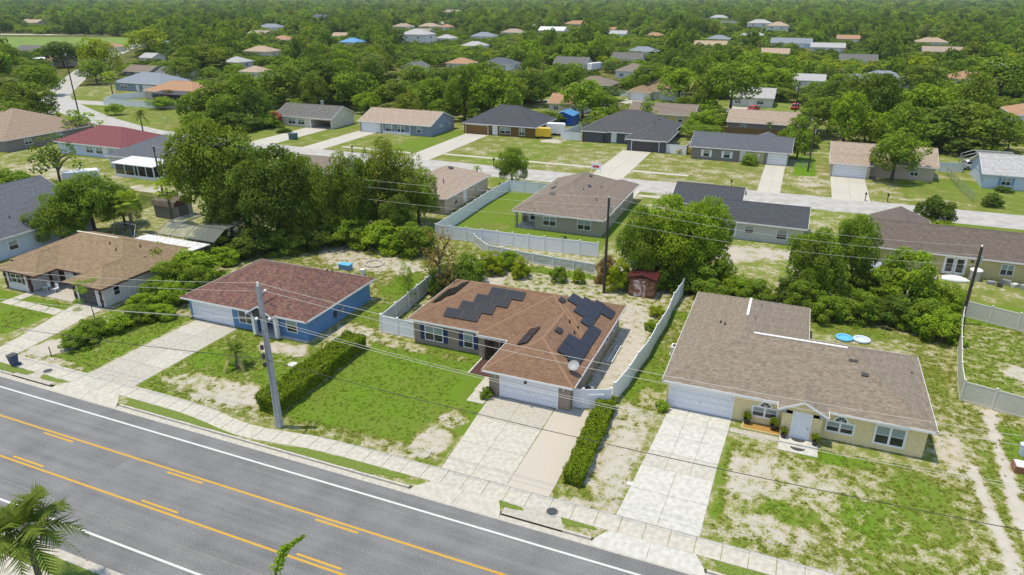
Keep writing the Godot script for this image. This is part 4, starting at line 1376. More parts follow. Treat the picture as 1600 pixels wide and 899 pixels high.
	for x in [-112.0, -109.7, -107.4, -106.5, -104.6, -102.85]:
		b = MB.new()
		b.box(Vector3(x, 0.5, -86.35), Vector3(x + 0.15, 2.4, -86.2))
		part(b, "sunroom_post", M.white, h)
	for z in [-90.4, -88.4]:
		b = MB.new()
		b.box(Vector3(-102.85, 0.5, z), Vector3(-102.7, 2.5, z + 0.12))
		part(b, "sunroom_post", M.white, h)
	b = MB.new()
	b.box(Vector3(-111.9, 0.5, -86.30), Vector3(-102.9, 2.38, -86.27))
	b.box(Vector3(-102.80, 0.5, -90.4), Vector3(-102.77, 2.5, -86.36))
	part(b, "sunroom_screen", M.screen_dark, h)
	simple_house("wine_roof_house", "pale blue walled house with wine red roof at left", -140.0, -122.0, -108.0, -96.2, "hip", "roof_wine", "stucco_paleblue", {"feats": [["win", "S", -132.0, -130.0, 0.7, 2.0], ["win", "S", -129.2, -127.4, 0.7, 2.0], ["win", "S", -125.6, -124.2, 0.7, 2.0], ["door", "S", -127.0, -126.1, 0, 2.0]]})
	simple_house("sand_roof_house", "house with sandy brown hip roof at left edge before the street junction", -172.0, -150.5, -113.0, -92.5, "hip", "roof_fawn", "stone_grey", {"fascia": "trim", "feats": [["win", "E", -98.0, -96.4, 0.8, 2.0], ["win", "E", -105, -103.5, 0.8, 2.0]]})
	simple_house("paleblue_gable_house", "light blue house with dark grey roof at left edge beside the leafy tree", -106.0, -87.6, -62.5, -42.0, "gz", "roof_steel", "stucco_paleblue", {"h": 2.5, "feats": [["win", "E", -52.0, -50.8, 0.8, 2.0]], "vents": [[-91.0, -50.0, "E", 0.1], [-90.3, -53.5, "E", 0.1]]})
	simple_house("bluegrey_roof_house", "house with blue-grey roof at far left above the sandy brown roof", -212.0, -188.0, -118.0, -102.0, "hip", "roof_bluegrey", "stucco_white", {})
	# ---- far side of the back street
	h = simple_house("gable_garage_house", "grey shingled house with open dark garage and white gable wall", -121.0, -104.7, -150.0, -140.4, "gx", "roof_grey", "stucco_cream",
		{"pitch": 0.46, "gable": "stucco_white", "blocks": [[-121.0, -110.8, -150.0, -140.4], [-110.8, -104.7, -150.0, -146.4], [-104.95, -104.7, -146.4, -140.4]], "feats": [["win", "S", -117.5, -115.3, 0.6, 1.9], ["win", "S", -114.6, -112.6, 0.6, 1.9], ["win", "E", -145.8, -144.8, 2.2, 2.9]]})
	b = MB.new()
	b.box(Vector3(-110.8, -0.02, -146.4), Vector3(-104.95, 0.05, -140.3))
	part(b, "garage_floor", M.concrete_c, h)
	b = MB.new()
	b.box(Vector3(-110.8, 2.0, -140.6), Vector3(-104.95, 2.3, -140.4))
	part(b, "garage_lintel", M.stucco_cream, h)
	b = MB.new()
	b.box(Vector3(-110.9, 0.0, -140.36), Vector3(-110.6, 2.2, -140.2))
	part(b, "garage_post", M.white, h)
	b = MB.new()
	b.box(Vector3(-113.2, 4.3, -148.8), Vector3(-112.6, 5.4, -148.2))
	part(b, "chimney", M.galv, h)
	h = simple_house("porch_house", "long beige roofed house with white garage and steel blue side wing", -96.7, -77.9, -153.0, -140.8, "gx", "roof_pinkbeige", "siding_steel",
		{"pitch": 0.36, "gable": "siding_steel", "feats": [["gar", "S", -96.2, -91.2, 0, 2.05], ["win", "S", -89.8, -87.4, 0.5, 1.95], ["win", "S", -86.6, -84.6, 0.5, 1.95], ["win", "S", -81.4, -80.2, 0.7, 1.9], ["win", "E", -147.0, -145.6, 0.8, 1.9], ["win", "E", -151.2, -150.2, 0.8, 1.9]]})
	b = MB.new()
	b.box(Vector3(-90.4, 0, -140.72), Vector3(-83.0, 0.62, -140.5))
	part(b, "porch_wall", M.white, h)
	for x in [-90.4, -88.0, -85.6, -83.1]:
		b = MB.new()
		b.box(Vector3(x, 0.6, -140.72), Vector3(x + 0.16, 2.25, -140.5))
		part(b, "porch_post", M.white, h)
	simple_house("brown_wall_house", "ochre brown house with navy grey hip roof beside the yellow trailer", -72.8, -55.0, -161.5, -148.1, "hip", "roof_slate", "stucco_brown",
		{"pitch": 0.5, "garage": "door_brown", "feats": [["gar", "S", -72.3, -66.7, 0, 2.05], ["door", "S", -65.4, -64.3, 0, 2.0], ["win", "S", -63.7, -61.0, 0.5, 2.0], ["win", "S", -58.9, -57.5, 0.4, 2.0]], "vents": [[-60, -150, "S", 0.1], [-57.5, -150.5, "E", 0.1]]})
	simple_house("black_house", "charcoal walled house with black hip roof and brown garage door", -44.3, -25.4, -165.0, -149.6, "hip", "roof_charcoal", "stucco_dark",
		{"pitch": 0.46, "garage": "door_dark", "feats": [["win", "S", -42.8, -40.3, 0.6, 2.0], ["gar", "S", -31.6, -26.0, 0, 2.05, -143.2], ["win", "S", -34.6, -33.5, 0.6, 2.0], ["win", "E", -155.0, -154.0, 0.8, 1.9], ["door", "S", -37.6, -36.6, 0, 2.05]],
		"wings": [[-32.6, -24.6, -149.6, -143.2, -33.1, -24.1, -156.0, -142.7, "hip"], [-43.6, -39.4, -149.6, -148.9, -44.6, -38.4, -156.0, -148.4, "hip"]], "vents": [[-29.0, -158.0, "E", 0.7], [-29, -153, "E", 0.1]]})
	h = simple_house("stone_house", "grey stone house with long slate blue roof and white shuttered windows", -18.9, -0.8, -149.5, -140.2, "gx", "roof_steel", "stone_grey",
		{"feats": [["shut", "S", -16.6, -15.4, 0.6, 1.95], ["shut", "S", -12.7, -11.5, 0.6, 1.95], ["shut", "S", -7.6, -6.4, 0.5, 2.0], ["gar", "S", -4.5, -1.2, 0, 2.05], ["door", "S", -9.6, -8.7, 0, 2.0]]})
	roof(h, -8.5, -2.5, -152.5, -145.0, 2.9, 0.42, "gz", M.roof_steel, M.trim, M.stone_grey)
	b = MB.new()
	b.box(Vector3(-8.5, 0.02, -140.21), Vector3(-5.3, 2.28, -140.16))
	part(b, "yellow_panel", M.stucco_olive, h)
	h = simple_house("beige_house", "beige house with pinkish roof partly hidden by a spreading tree", 6.5, 23.0, -147.5, -137.0, "gx", "roof_pinkbeige", "stucco_beige",
		{"feats": [["win", "S", 19.3, 20.6, 0.7, 2.0], ["gar", "S", 6.9, 12.2, 0, 2.05, -134.8]], "wings": [[6.5, 12.8, -137.0, -134.8, 6.05, 13.2, -140, -134.3, "gx"]]})
	h = simple_house("white_blue_house", "white house with pale grey roof and blue shutters at right edge", 30.0, 48.0, -146.0, -135.4, "gx", "roof_palegrey", "stucco_paleblue",
		{"shutters": "shutter_blue", "feats": [["shut", "S", 32.6, 34.0, 0.7, 2.0], ["gar", "S", 36.2, 39.6, 0, 2.05]]})
	b = MB.new()
	for q in [[-146.5], [-149.0], [-151.5]]:
		b.tube([Vector3(29.0, 0, q[0]), Vector3(29.0, 2.6, q[0]), Vector3(31, 3.4, q[0]), Vector3(37, 3.4, q[0])], 0.06, 0.06, 4)
	b.tube([Vector3(31, 3.4, -146.5), Vector3(31, 3.4, -151.5)], 0.06, 0.06, 4)
	part(b, "pool_cage_frame", M.galv, h)
	b = MB.new()
	b.face([Vector3(31, 3.4, -146.5), Vector3(37, 3.4, -146.5), Vector3(37, 3.4, -151.5), Vector3(31, 3.4, -151.5)], Vector3.UP)
	b.face([Vector3(29, 0.1, -146.5), Vector3(29, 0.1, -151.5), Vector3(29, 2.6, -151.5), Vector3(29, 2.6, -146.5)], Vector3.LEFT)
	part(b, "pool_cage_screen", M.screen, h)
	simple_house("grey_wall_house", "grey walled house with beige roof before the red parked cars", -15.5, 2.0, -183.0, -173.2, "gx", "roof_pinkbeige", "stone_grey", {"feats": [["win", "S", -12.6, -11.4, 0.7, 2.0], ["win", "S", -2.5, -1.2, 0.7, 2.0]]})
	simple_house("yellow_wall_house", "low yellow walled house with beige roof behind the black house", -40.5, -24.5, -187.5, -178.4, "gx", "roof_mocha", "stucco_olive", {"feats": [["win", "S", -32.0, -30.8, 0.7, 2.0], ["win", "S", -28.2, -27.0, 0.7, 2.0]]})
	# ---- sheds
	h = thing("rusty_shed", "rusted dark red metal shed with peeling white door in brick house back yard", "shed", Vector3(-12.7, 0, -69.8))
	walls(h, -14.3, -11.6, -71.6, -68.0, 2.15, M.rust_wall)
	roof(h, -14.5, -11.4, -71.8, -67.8, 2.25, 0.28, "gz", M.rust, M.rust, M.rust)
	b = MB.new()
	b.box(Vector3(-13.8, 0.05, -68.0), Vector3(-12.5, 1.9, -67.95))
	part(b, "door", M.rust_door, h)
	h = thing("barn_shed", "brown barn roofed garden shed behind the fan palms", "shed", Vector3(-83, 0, -72))
	walls(h, -85.0, -81.0, -73.4, -70.2, 1.9, M.stone_grey)
	b = MB.new()
	var pr := [[-1.85, 1.85], [-1.55, 2.55], [0.0, 3.15], [1.55, 2.55], [1.85, 1.85]]
	for i in 4:
		var p: Array = pr[i]
		var q: Array = pr[i + 1]
		b.face([Vector3(-85.2, p[1], -71.8 + p[0]), Vector3(-80.8, p[1], -71.8 + p[0]), Vector3(-80.8, q[1], -71.8 + q[0]), Vector3(-85.2, q[1], -71.8 + q[0])], Vector3(0, 1, p[0] + q[0]), Vector3.RIGHT, Vector3(0, -1, 1), 0.25)
	part(b, "roof", M.roof_umber, h)
	for x in [-85.0, -81.0]:
		b = MB.new()
		var e := []
		for p in pr:
			e.append(Vector3(x, p[1] - 0.02, -71.8 + p[0] * 0.97))
		b.face(e, Vector3(x + 83, 0, 0))
		part(b, "gable", M.quoin, h)
	b = MB.new()
	b.box(Vector3(-80.99, 0.05, -72.6), Vector3(-80.92, 1.8, -71.0))
	part(b, "door", M.door_dark, h)
	h = thing("blue_shed", "bright blue garden shed behind the yellow trailer", "shed", Vector3(-54.4, 0, -169))
	walls(h, -57.0, -52.0, -172.0, -166.6, 2.4, M.blue_plastic)
	roof(h, -57.2, -51.8, -172.3, -166.3, 2.5, 0.35, "gz", M.tarp_blue, M.blue_plastic, M.blue_plastic)
	b = MB.new()
	b.box(Vector3(-55.2, 0.05, -166.6), Vector3(-53.6, 2.0, -166.53))
	part(b, "door", M.navy, h)
	h = thing("blue_lean_to", "small bright blue lean-to with grey metal roof among the shrubs", "shed", Vector3(9.6, 0, -81.6))
	walls(h, 8.6, 10.7, -82.6, -80.8, 1.75, M.blue_plastic)
	b = MB.new()
	b.boxt(Transform3D(Basis(Vector3.RIGHT, 0.22), Vector3(9.65, 1.95, -81.7)), Vector3(-1.2, -0.03, -1.2), Vector3(1.2, 0.03, 1.2))
	part(b, "roof", M.galv, h)

func build_far_houses():
	# [name, label, x, z of its front, width, depth, roof, wall, kind, storeys, yard]
	var L := [
		["grey_hip_house", "wide pale grey hip roofed house left of the white fenced corner", -209, -176, 21, 13, "roof_bluegrey", "siding_steel", "hip", 2.6],
		["orange_corner_house", "orange brown roofed house inside the white fenced corner lot", -181, -163, 20, 12, "roof_orange", "stucco_beige", "hip", 2.5],
		["long_dun_house", "long dun roofed house behind the pale grey hip roof", -244, -206, 13, 9, "roof_mocha", "stone_grey", "gx", 2.4],
		["grey_ranch_house", "grey roofed ranch right of the long dun roof", -226, -205, 13, 9, "roof_grey", "stucco_grey", "gx", 2.4],
		["solar_roof_house", "dark roofed house with roof panels near the left street", -338, -240, 14, 10, "roof_slate", "stucco_beige", "hip", 2.5],
		["brown_gable_house", "brown gabled house beside the house with a white metal porch", -322, -228, 10, 9, "roof_tan", "stucco_beige", "gx", 2.4],
		["peeking_white_house", "little white house peeking right of the bright yellow-green tree", -297, -258, 8, 8, "roof_palegrey", "stucco_white", "gx", 2.4],
		["white_roof_bungalow", "bungalow with whitish roof above the oak in the upper left", -241, -254, 10, 9, "roof_palegrey", "stucco_white", "hip", 2.4],
		["beige_roof_bungalow", "bungalow with beige hip roof in the upper left woods", -276, -310, 16, 11, "roof_sand", "stucco_cream", "hip", 2.5],
		["tan_roof_cottage", "tan roofed cottage left of the long wood edge", -203, -223, 9, 8, "roof_sand", "stucco_cream", "hip", 2.4],
		["distant_tan_barn", "distant long tan roof beyond the green field", -814, -561, 28, 14, "roof_sand", "stucco_beige", "gx", 3.0],
		["bluegrey_far_house", "far house with blue-grey roof in the upper left", -484, -564, 24, 14, "roof_bluegrey", "stucco_white", "hip", 2.6],
		["far_solar_house", "very far dark roofed house with a pale porch", -661, -879, 30, 16, "roof_steel", "stucco_white", "hip", 2.8],
		["cream_triple_house", "cream roofed house at the left of three tan roofs", -374, -626, 18, 12, "roof_pinkbeige", "stucco_white", "hip", 2.8],
		["tan_triple_house", "tan roofed house in the middle of three tan roofs", -352, -640, 20, 12, "roof_sand", "stucco_cream", "hip", 2.8],
		["yellow_triple_house", "yellowish roofed house at the right of three tan roofs", -330, -634, 11, 11, "roof_orange", "stucco_cream", "hip", 2.8],
		["two_storey_house", "two storey white house with pale grey hip roof above the woods", -249, -432, 20, 14, "roof_palegrey", "stucco_white", "hip", 6.2],
		["tarp_roof_house", "house with bright blue tarp roof in the distance", -277, -398, 14, 10, "tarp_blue", "stucco_beige", "hip", 2.5],
		["pale_mid_house", "pale roofed house right of the two storey house", -241, -461, 12, 10, "roof_palegrey", "stucco_white", "hip", 2.6],
		["greyblue_mid_house", "grey hip roofed house right of the two storey house", -226, -492, 17, 12, "roof_bluegrey", "stucco_grey", "hip", 2.7],
		["cream_wide_house", "wide cream roofed house in the upper middle", -228, -555, 18, 12, "roof_pinkbeige", "stucco_cream", "hip", 2.7],
		["white_dormer_house", "small white house with dormer window above a brown roof", -149, -256, 8, 8, "roof_grey", "stucco_white", "gz", 3.2],
		["brown_porch_house", "brown roofed house with white porch front in the middle woods", -128, -219, 11, 9, "roof_umber", "stucco_white", "gx", 2.4],
		["peach_roof_house", "peach roofed house in the middle woods", -143, -286, 11, 9, "roof_orange", "stucco_cream", "hip", 2.5],
		["slate_mid_house", "slate roofed house right of the peach roof", -126, -290, 14, 10, "roof_steel", "stucco_white", "hip", 2.5],
		["top_cream_house", "very far wide cream building near the top middle", -621, -1221, 40, 18, "roof_pinkbeige", "stucco_white", "hip", 3.5],
		["white_metal_house", "white metal roofed house in the far middle", -210, -602, 23, 13, "metal_white", "stucco_white", "gx", 2.7],
		["terracotta_far_house", "terracotta roofed house above the white metal roof", -236, -754, 26, 15, "roof_orange", "stucco_cream", "hip", 2.8],
		["white_far_cottage", "small white cottage in the far middle", -143, -569, 13, 10, "roof_palegrey", "stucco_white", "gx", 2.6],
		["sage_roof_house", "house with sage grey roof beside the parked motorhome", -97, -303, 14, 11, "roof_grey", "stucco_grey", "gx", 2.5],
		["beige_hip_cottage", "white cottage with beige hip roof in the middle distance", -64, -279, 12, 11, "roof_mocha", "stucco_white", "hip", 2.7],
		["mocha_left_house", "mocha roofed house left of the white fence link", -66, -231, 13, 10, "roof_mocha", "stone_grey", "hip", 2.5],
		["garage_mid_house", "brown roofed house with white garage door and wide pale drive", -43, -222, 15, 13, "roof_tan", "stucco_cream", "hip", 2.5],
		["orange_shed_house", "orange brown roofed house behind the blue shed", -60, -186, 10, 9, "roof_orange", "stucco_white", "gx", 2.4],
		["white_top_house", "very far white house near the top right of middle", -125, -1063, 24, 14, "roof_palegrey", "stucco_white", "hip", 3.0],
		["white_hall_house", "large white two storey building left of the blue vehicles", -50, -756, 22, 14, "roof_palegrey", "stucco_white", "hip", 6.0],
		["cream_hall_house", "large cream topped building beside the white two storey one", -30, -690, 18, 14, "roof_sand", "stucco_white", "hip", 6.0],
		["white_garage_house", "white house with pale grey roof beside the red car", -14, -218, 12, 10, "roof_palegrey", "stucco_white", "gx", 2.5],
		["bluegrey_yard_house", "blue-grey roofed house with vehicles in the upper right", -12, -495, 24, 12, "roof_bluegrey", "stucco_paleblue", "gx", 2.6],
		["silver_yard_house", "silvery roofed low house right of the blue vehicles", 9, -461, 18, 10, "roof_palegrey", "stucco_grey", "gx", 2.5],
		["tan_right_house", "tan roofed house among pines in the upper right", 23, -560, 14, 10, "roof_orange", "stucco_beige", "gx", 2.6],
		["sand_right_house", "flat sandy roofed house far up on the right", 72, -540, 18, 11, "roof_sand", "stucco_cream", "hip", 2.6],
		["blue_hip_mansion", "large blue-grey hip roofed house with several roof faces among the right woods", 24, -266, 20, 16, "roof_bluegrey", "stucco_paleblue", "hip", 2.9],
		["solar_tan_house", "tan roofed house with two roof panels at right", 56, -298, 16, 11, "roof_orange", "stucco_cream", "hip", 2.6],
		["white_flat_house", "white flat roofed house left of the blue hip roof", 1, -272, 10, 8, "roof_palegrey", "stucco_white", "gx", 2.5],
		["orange_edge_house", "orange brown roofed house at the right edge of the woods", 58, -208, 18, 13, "roof_orange", "stucco_paleblue", "hip", 2.7],
		["orange_near_edge_house", "orange roofed house at the right edge beyond the white house", 55, -168, 14, 10, "roof_orange", "stucco_cream", "gx", 2.5]]
	for a in L:
		var x: float = a[2]
		var z: float = a[3]
		var w: float = a[4] / 2.0
		var h: float = a[9]
		var f := [["win", "S", x - w * 0.75, x - w * 0.45, 0.8, 2.0], ["gar", "S", x + w * 0.25, x + w * 0.25 + 4.5, 0, 2.05] if w > 6 else ["win", "S", x + w * 0.3, x + w * 0.6, 0.8, 2.0], ["door", "S", x - w * 0.05, x - w * 0.05 + 1.0, 0, 2.0], ["win", "E", z - a[5] * 0.6, z - a[5] * 0.4, 0.8, 2.0]]
		if h > 5.0:
			f += [["win", "S", x - w * 0.6, x - w * 0.4, 3.8, 5.2], ["win", "S", x + w * 0.3, x + w * 0.5, 3.8, 5.2], ["win", "E", z - a[5] * 0.6, z - a[5] * 0.4, 3.8, 5.2]]
		var o := simple_house(a[0], a[1], x - w, x + w, z - a[5], z, a[8], a[6], a[7], {"h": h, "feats": f, "group": ""})
		if a[0] in ["solar_roof_house", "solar_tan_house", "far_solar_house"]:
			for i in 3:
				solar(o, on_slope(x - w * 0.1 + i * 2.4, z - 1.6, z + 0.45, h + 0.18, 0.42, "S"), 2.2, 2.4)
		if a[0] == "blue_hip_mansion":
			roof(o, x - w - 5, x - 1, z - 12, z + 3, h + 0.12, 0.42, "hip", M.roof_bluegrey, M.trim)
			walls(o, x - w - 4.5, x - 1.5, z - 11.5, z + 2.5, h - 0.03, M.stucco_paleblue)
			roof(o, x + 2, x + w - 2, z - 9, z + 4, h + 0.10, 0.42, "hip", M.roof_bluegrey, M.trim)
			walls(o, x + 2.5, x + w - 2.5, z, z + 3.5, h - 0.04, M.stucco_paleblue)
		if a[0] == "orange_corner_house":
			var b := MB.new()
			for i in 7:
				b.box(Vector3(x - 2.0 + i * 2.0, 0, z + 4.0), Vector3(x - 1.88 + i * 2.0, 2.5, z + 4.12))
			b.box(Vector3(x - 2.0, 2.5, z + 4.0), Vector3(x + 10.1, 2.65, z + 4.12))
			part(b, "lanai_frame", M.charcoal, o)
			b = MB.new()
			b.box(Vector3(x - 1.9, 0.05, z + 4.04), Vector3(x + 10.0, 2.5, z + 4.07))
			part(b, "lanai_screen", M.screen_dark, o)
			b = MB.new()
			b.boxt(Transform3D(Basis(Vector3.RIGHT, 0.12), Vector3(x + 4.0, 2.85, z + 2.0)), Vector3(-6.2, 0, -2.2), Vector3(6.2, 0.1, 2.3))
			part(b, "lanai_roof", M.roof_slate, o)
		if a[0] == "garage_mid_house":
			roof(o, x - w - 0.4, x - w + 7.5, z - 6, z + 4.0, h + 0.1, 0.42, "hip", M.roof_tan, M.trim)
			walls(o, x - w, x - w + 7.0, z, z + 3.5, h - 0.04, M.stucco_cream)
			garage_door(o, "S", z + 3.5, x - w + 1.0, x - w + 6.0, 2.05, M.garage)
		if a[0] == "solar_roof_house":
			var b := MB.new()
			b.boxt(Transform3D(Basis(Vector3.RIGHT, 0.06), Vector3(x + 1, 2.5, z + 2.6)), Vector3(-8, 0, -2.4), Vector3(8, 0.12, 2.4))
			part(b, "porch_roof", M.metal_white, o)

	# smaller houses scattered through the woods farther off
	var r := RandomNumberGenerator.new()
	r.seed = 606
	var looks := [["roof_palegrey", "stucco_white", "pale grey"], ["roof_sand", "stucco_cream", "sandy"], ["roof_bluegrey", "stucco_white", "blue-grey"], ["roof_pinkbeige", "stucco_white", "pinkish beige"], ["roof_orange", "stucco_cream", "orange tan"], ["roof_grey", "stucco_white", "mid grey"]]
	var at := []
	for c in get_children():
		if c.has_meta("category") and c.get_meta("category") == "house":
			at.append(Vector2(c.position.x, c.position.z))
	var made := 0
	while made < 36:
		var d := r.randf_range(330, 620) if made < 18 else r.randf_range(620, 1500)
		var a := deg_to_rad(22.26 + r.randf_range(-26 if made % 3 else -36, 36))
		var p := Vector2(-sin(a) * d, -cos(a) * d)
		var near := false
		for q in at:
			if q.distance_to(p) < 26.0 + d * 0.02:
				near = true
		if near or (p.x < -400 and p.y > -460):
			continue
		at.append(p)
		var k: Array = looks[made % 6]
		var near_label := nearest(p.x, p.y)
		near_label = "near the " + near_label
		if near_label.begins_with("near the distant"):
			near_label = "in the far upper %s woods" % ("left" if a > deg_to_rad(34) else ("right" if a < deg_to_rad(12) else "middle"))
			if d > 900:
				near_label += " toward the horizon"
		var w := r.randf_range(6.5, 9.5) * (1.0 if d < 620 else 1.25)
		simple_house("distant_house", "distant %s roofed house %s" % [k[2], near_label], p.x - w, p.x + w, p.y - 10.0, p.y, ["hip", "gx"][made % 2], k[0], k[1],
			{"h": 2.7, "group": "distant %s roofed houses in the woods" % k[2], "feats": [["win", "S", p.x - w * 0.7, p.x - w * 0.45, 0.8, 2.1], ["gar", "S", p.x + w * 0.2, p.x + w * 0.2 + 4.6, 0, 2.1]]})
		made += 1

# ---------------------------------------------------------------- fences
var unit_meshes := {}

func unit_box(m: Material) -> Mesh:
	if not unit_meshes.has(m):
		var b := MB.new()
		b.box(Vector3(-0.5, 0, -0.5), Vector3(0.5, 1, 0.5))
		var k := b.mesh()
		k.surface_set_material(0, m)
		unit_meshes[m] = k
	return unit_meshes[m]

func panel_mesh(m: Material) -> Mesh:
	# a tongue and groove panel one metre by one metre: boards with shallow grooves
	var key := [m, "panel"]
	if not unit_meshes.has(key):
		var b := MB.new()
		for i in 14:
			b.box(Vector3(-0.5 + i / 14.0 + 0.003, 0, -0.5), Vector3(-0.5 + (i + 1) / 14.0 - 0.003, 1, 0.5))
		b.box(Vector3(-0.5, 0.0, -0.3), Vector3(0.5, 0.999, 0.3))
		var k := b.mesh()
		k.surface_set_material(0, m)
		unit_meshes[key] = k
	return unit_meshes[key]

func fence(called: String, label: String, pts: Array, ht: float, m: Material, mp: Material = null, group := "", step := 2.4):
	var f := thing(called, label, "fence", Vector3(pts[0].x, 0, pts[0].y), group)
	mp = mp if mp else m
	for s in pts.size() - 1:
		var a: Vector2 = pts[s]
		var c: Vector2 = pts[s + 1]
		var n := maxi(1, roundi(a.distance_to(c) / step))
		var d := (c - a) / n
		var ang := -d.angle()
		for i in n + 1:
			if i == n and s < pts.size() - 2:
				continue
			var p := a + d * i
			var jog := rng.randf_range(-0.02, 0.02)
			shared(unit_box(mp), "post", f, Transform3D(Basis(Vector3.UP, ang).scaled_local(Vector3(0.13, ht + 0.10, 0.13)), Vector3(p.x - O.x, 0, p.y - O.z)))
			shared(unit_box(mp), "post_cap", f, Transform3D(Basis(Vector3.UP, ang).scaled_local(Vector3(0.17, 0.05, 0.17)), Vector3(p.x - O.x, ht + 0.10, p.y - O.z)))
			if i < n:
				var q := p + d * 0.5
				var l := d.length() - 0.13
				var y := ht + jog
				shared(panel_mesh(m), "panel", f, Transform3D(Basis(Vector3.UP, ang).scaled_local(Vector3(l, y - 0.24, 0.035)), Vector3(q.x - O.x, 0.14, q.y - O.z)))
				shared(unit_box(mp), "rail", f, Transform3D(Basis(Vector3.UP, ang).scaled_local(Vector3(l, 0.12, 0.06)), Vector3(q.x - O.x, y - 0.11, q.y - O.z)))
				shared(unit_box(mp), "rail", f, Transform3D(Basis(Vector3.UP, ang).scaled_local(Vector3(l, 0.12, 0.06)), Vector3(q.x - O.x, 0.03, q.y - O.z)))
	return f

func link_fence(called: String, label: String, pts: Array, ht: float, m: Material):
	var f := thing(called, label, "fence", Vector3(pts[0].x, 0, pts[0].y))
	for s in pts.size() - 1:
		var a: Vector2 = pts[s]
		var c: Vector2 = pts[s + 1]
		var n := maxi(1, roundi(a.distance_to(c) / 3.0))
		for i in n + 1:
			var p := a.lerp(c, float(i) / n)
			var b := MB.new()
			b.tube([Vector3(p.x, 0, p.y), Vector3(p.x, ht + 0.05, p.y)], 0.03, 0.03, 6)
			part(b, "post", m, f)
			if i < n:
				var q := a.lerp(c, float(i + 1) / n)
				b = MB.new()
				b.tube([Vector3(p.x, ht, p.y), Vector3(q.x, ht, q.y)], 0.02, 0.02, 6)
				part(b, "top_rail", m, f)
				b = MB.new()
				b.face([Vector3(p.x, 0.05, p.y), Vector3(q.x, 0.05, q.y), Vector3(q.x, ht - 0.02, q.y), Vector3(p.x, ht - 0.02, p.y)], Vector3(0, 0, 1))
				part(b, "mesh_panel", M.link, f)

func V(x: float, z: float) -> Vector2:
	return Vector2(x, z)

func build_fences():
	fence("vinyl_fence", "short bright white vinyl fence facing the road left of the brick house", [V(-30.4, -50.3), V(-34.1, -50.3)], 1.75, M.vinyl)
	fence("vinyl_fence", "weathered grey vinyl fence running back along left side of the brick house", [V(-34.15, -50.5), V(-34.4, -56), V(-35.0, -64.5)], 1.75, M.vinyl_old, M.vinyl)
	fence("vinyl_fence", "long white vinyl fence wavering along the right side of the brick house", [V(-10.35, -46.4), V(-9.9, -49.5), V(-9.75, -52), V(-9.4, -55), V(-9.35, -58), V(-9.1, -62), V(-9.2, -66), V(-8.9, -70), V(-9.2, -76.0), V(-12.4, -76.4), V(-16.5, -76.2)], 1.8, M.vinyl)
	var g: Node3D = fence("vinyl_gate", "white vinyl gate beside the brick house garage", [V(-13.1, -44.7), V(-12.35, -44.75), V(-10.4, -45.6)], 1.72, M.vinyl)
	for y in [0.42, 1.2]:
		var b := MB.new()
		var t := Transform3D(Basis(Vector3.UP, 0.41), Vector3(-11.4, y, -45.16))
		b.boxt(t, Vector3(-0.7, 0, 0.02), Vector3(0.6, 0.09, 0.07))
		part(b, "gate_rail", M.vinyl, g)
	fence("vinyl_fence", "white vinyl fence enclosing the bright lawn of the taupe house", [V(-35.0, -103.5), V(-42.8, -103.2), V(-43.0, -95), V(-42.7, -85), V(-42.6, -77.3), V(-36.0, -77.6), V(-27.5, -77.9), V(-20.6, -78.2)], 1.85, M.vinyl)
	fence("vinyl_fence", "low weathered white fence across the back of the brick house yard", [V(-36.8, -77.0), V(-33.6, -74.0), V(-27.2, -73.2), V(-19.4, -72.6)], 1.25, M.vinyl_old, M.vinyl)
	fence("tan_fence", "tan vinyl fence pen at right with gates facing the dirt track", [V(24.5, -73.0), V(18.0, -75.5), V(16.6, -68.5), V(15.4, -60.5), V(15.1, -57.3), V(19.2, -56.2), V(24.0, -55.2)], 1.75, M.vinyl_tan, M.vinyl_tan_light)
	fence("vinyl_fence", "white vinyl fence left of the black house with a gate", [V(-44.6, -149.5), V(-49.0, -148.8), V(-48.0, -160.0), V(-45.0, -166.0)], 1.8, M.vinyl)
	fence("vinyl_fence", "white vinyl fence between the black house and the stone house", [V(-24.5, -143.6), V(-20.4, -143.2), V(-20.4, -150), V(-20.6, -163)], 1.8, M.vinyl)
	fence("vinyl_fence", "white vinyl fence wrapped round the corner lot in the upper left", [V(-176.0, -150.0), V(-192.0, -149.0), V(-198, -158.0), V(-192, -168)], 1.8, M.vinyl)
	fence("vinyl_fence", "white fence right half of the upper left corner lot", [V(-158.0, -153.5), V(-176.0, -149.8)], 1.8, M.vinyl)
	fence("vinyl_fence", "white fence joining two mocha roofed houses in the middle distance", [V(-60.0, -226.0), V(-51.0, -226.0), V(-51.0, -232)], 1.8, M.vinyl)
	fence("wood_fence", "pale grey board fence behind the leafy tree at left edge", [V(-118.0, -60.0), V(-112.0, -66.0), V(-108.5, -73.0), V(-104.0, -78.0)], 1.8, M.vinyl_old)
	fence("vinyl_fence", "short white fence beside the dark shrubs right of the beige house", [V(25.0, -146.0), V(29.0, -147.0)], 1.7, M.vinyl)
	fence("brown_fence", "dark brown board fence behind the stone house lawn", [V(2.4, -171.0), V(-12.0, -170.5), V(-19.0, -170.0)], 1.6, M.brown_wood)
	link_fence("chain_link_fence", "chain link fence line crossing the lawn of the white and blue house", [V(26.0, -143.5), V(26.2, -134.0), V(27.0, -124.5)], 1.5, M.galv)
	link_fence("chain_link_fence", "chain link fence beside the stone house garage", [V(-0.6, -140.2), V(3.2, -140.0), V(3.4, -150.0)], 1.3, M.charcoal)

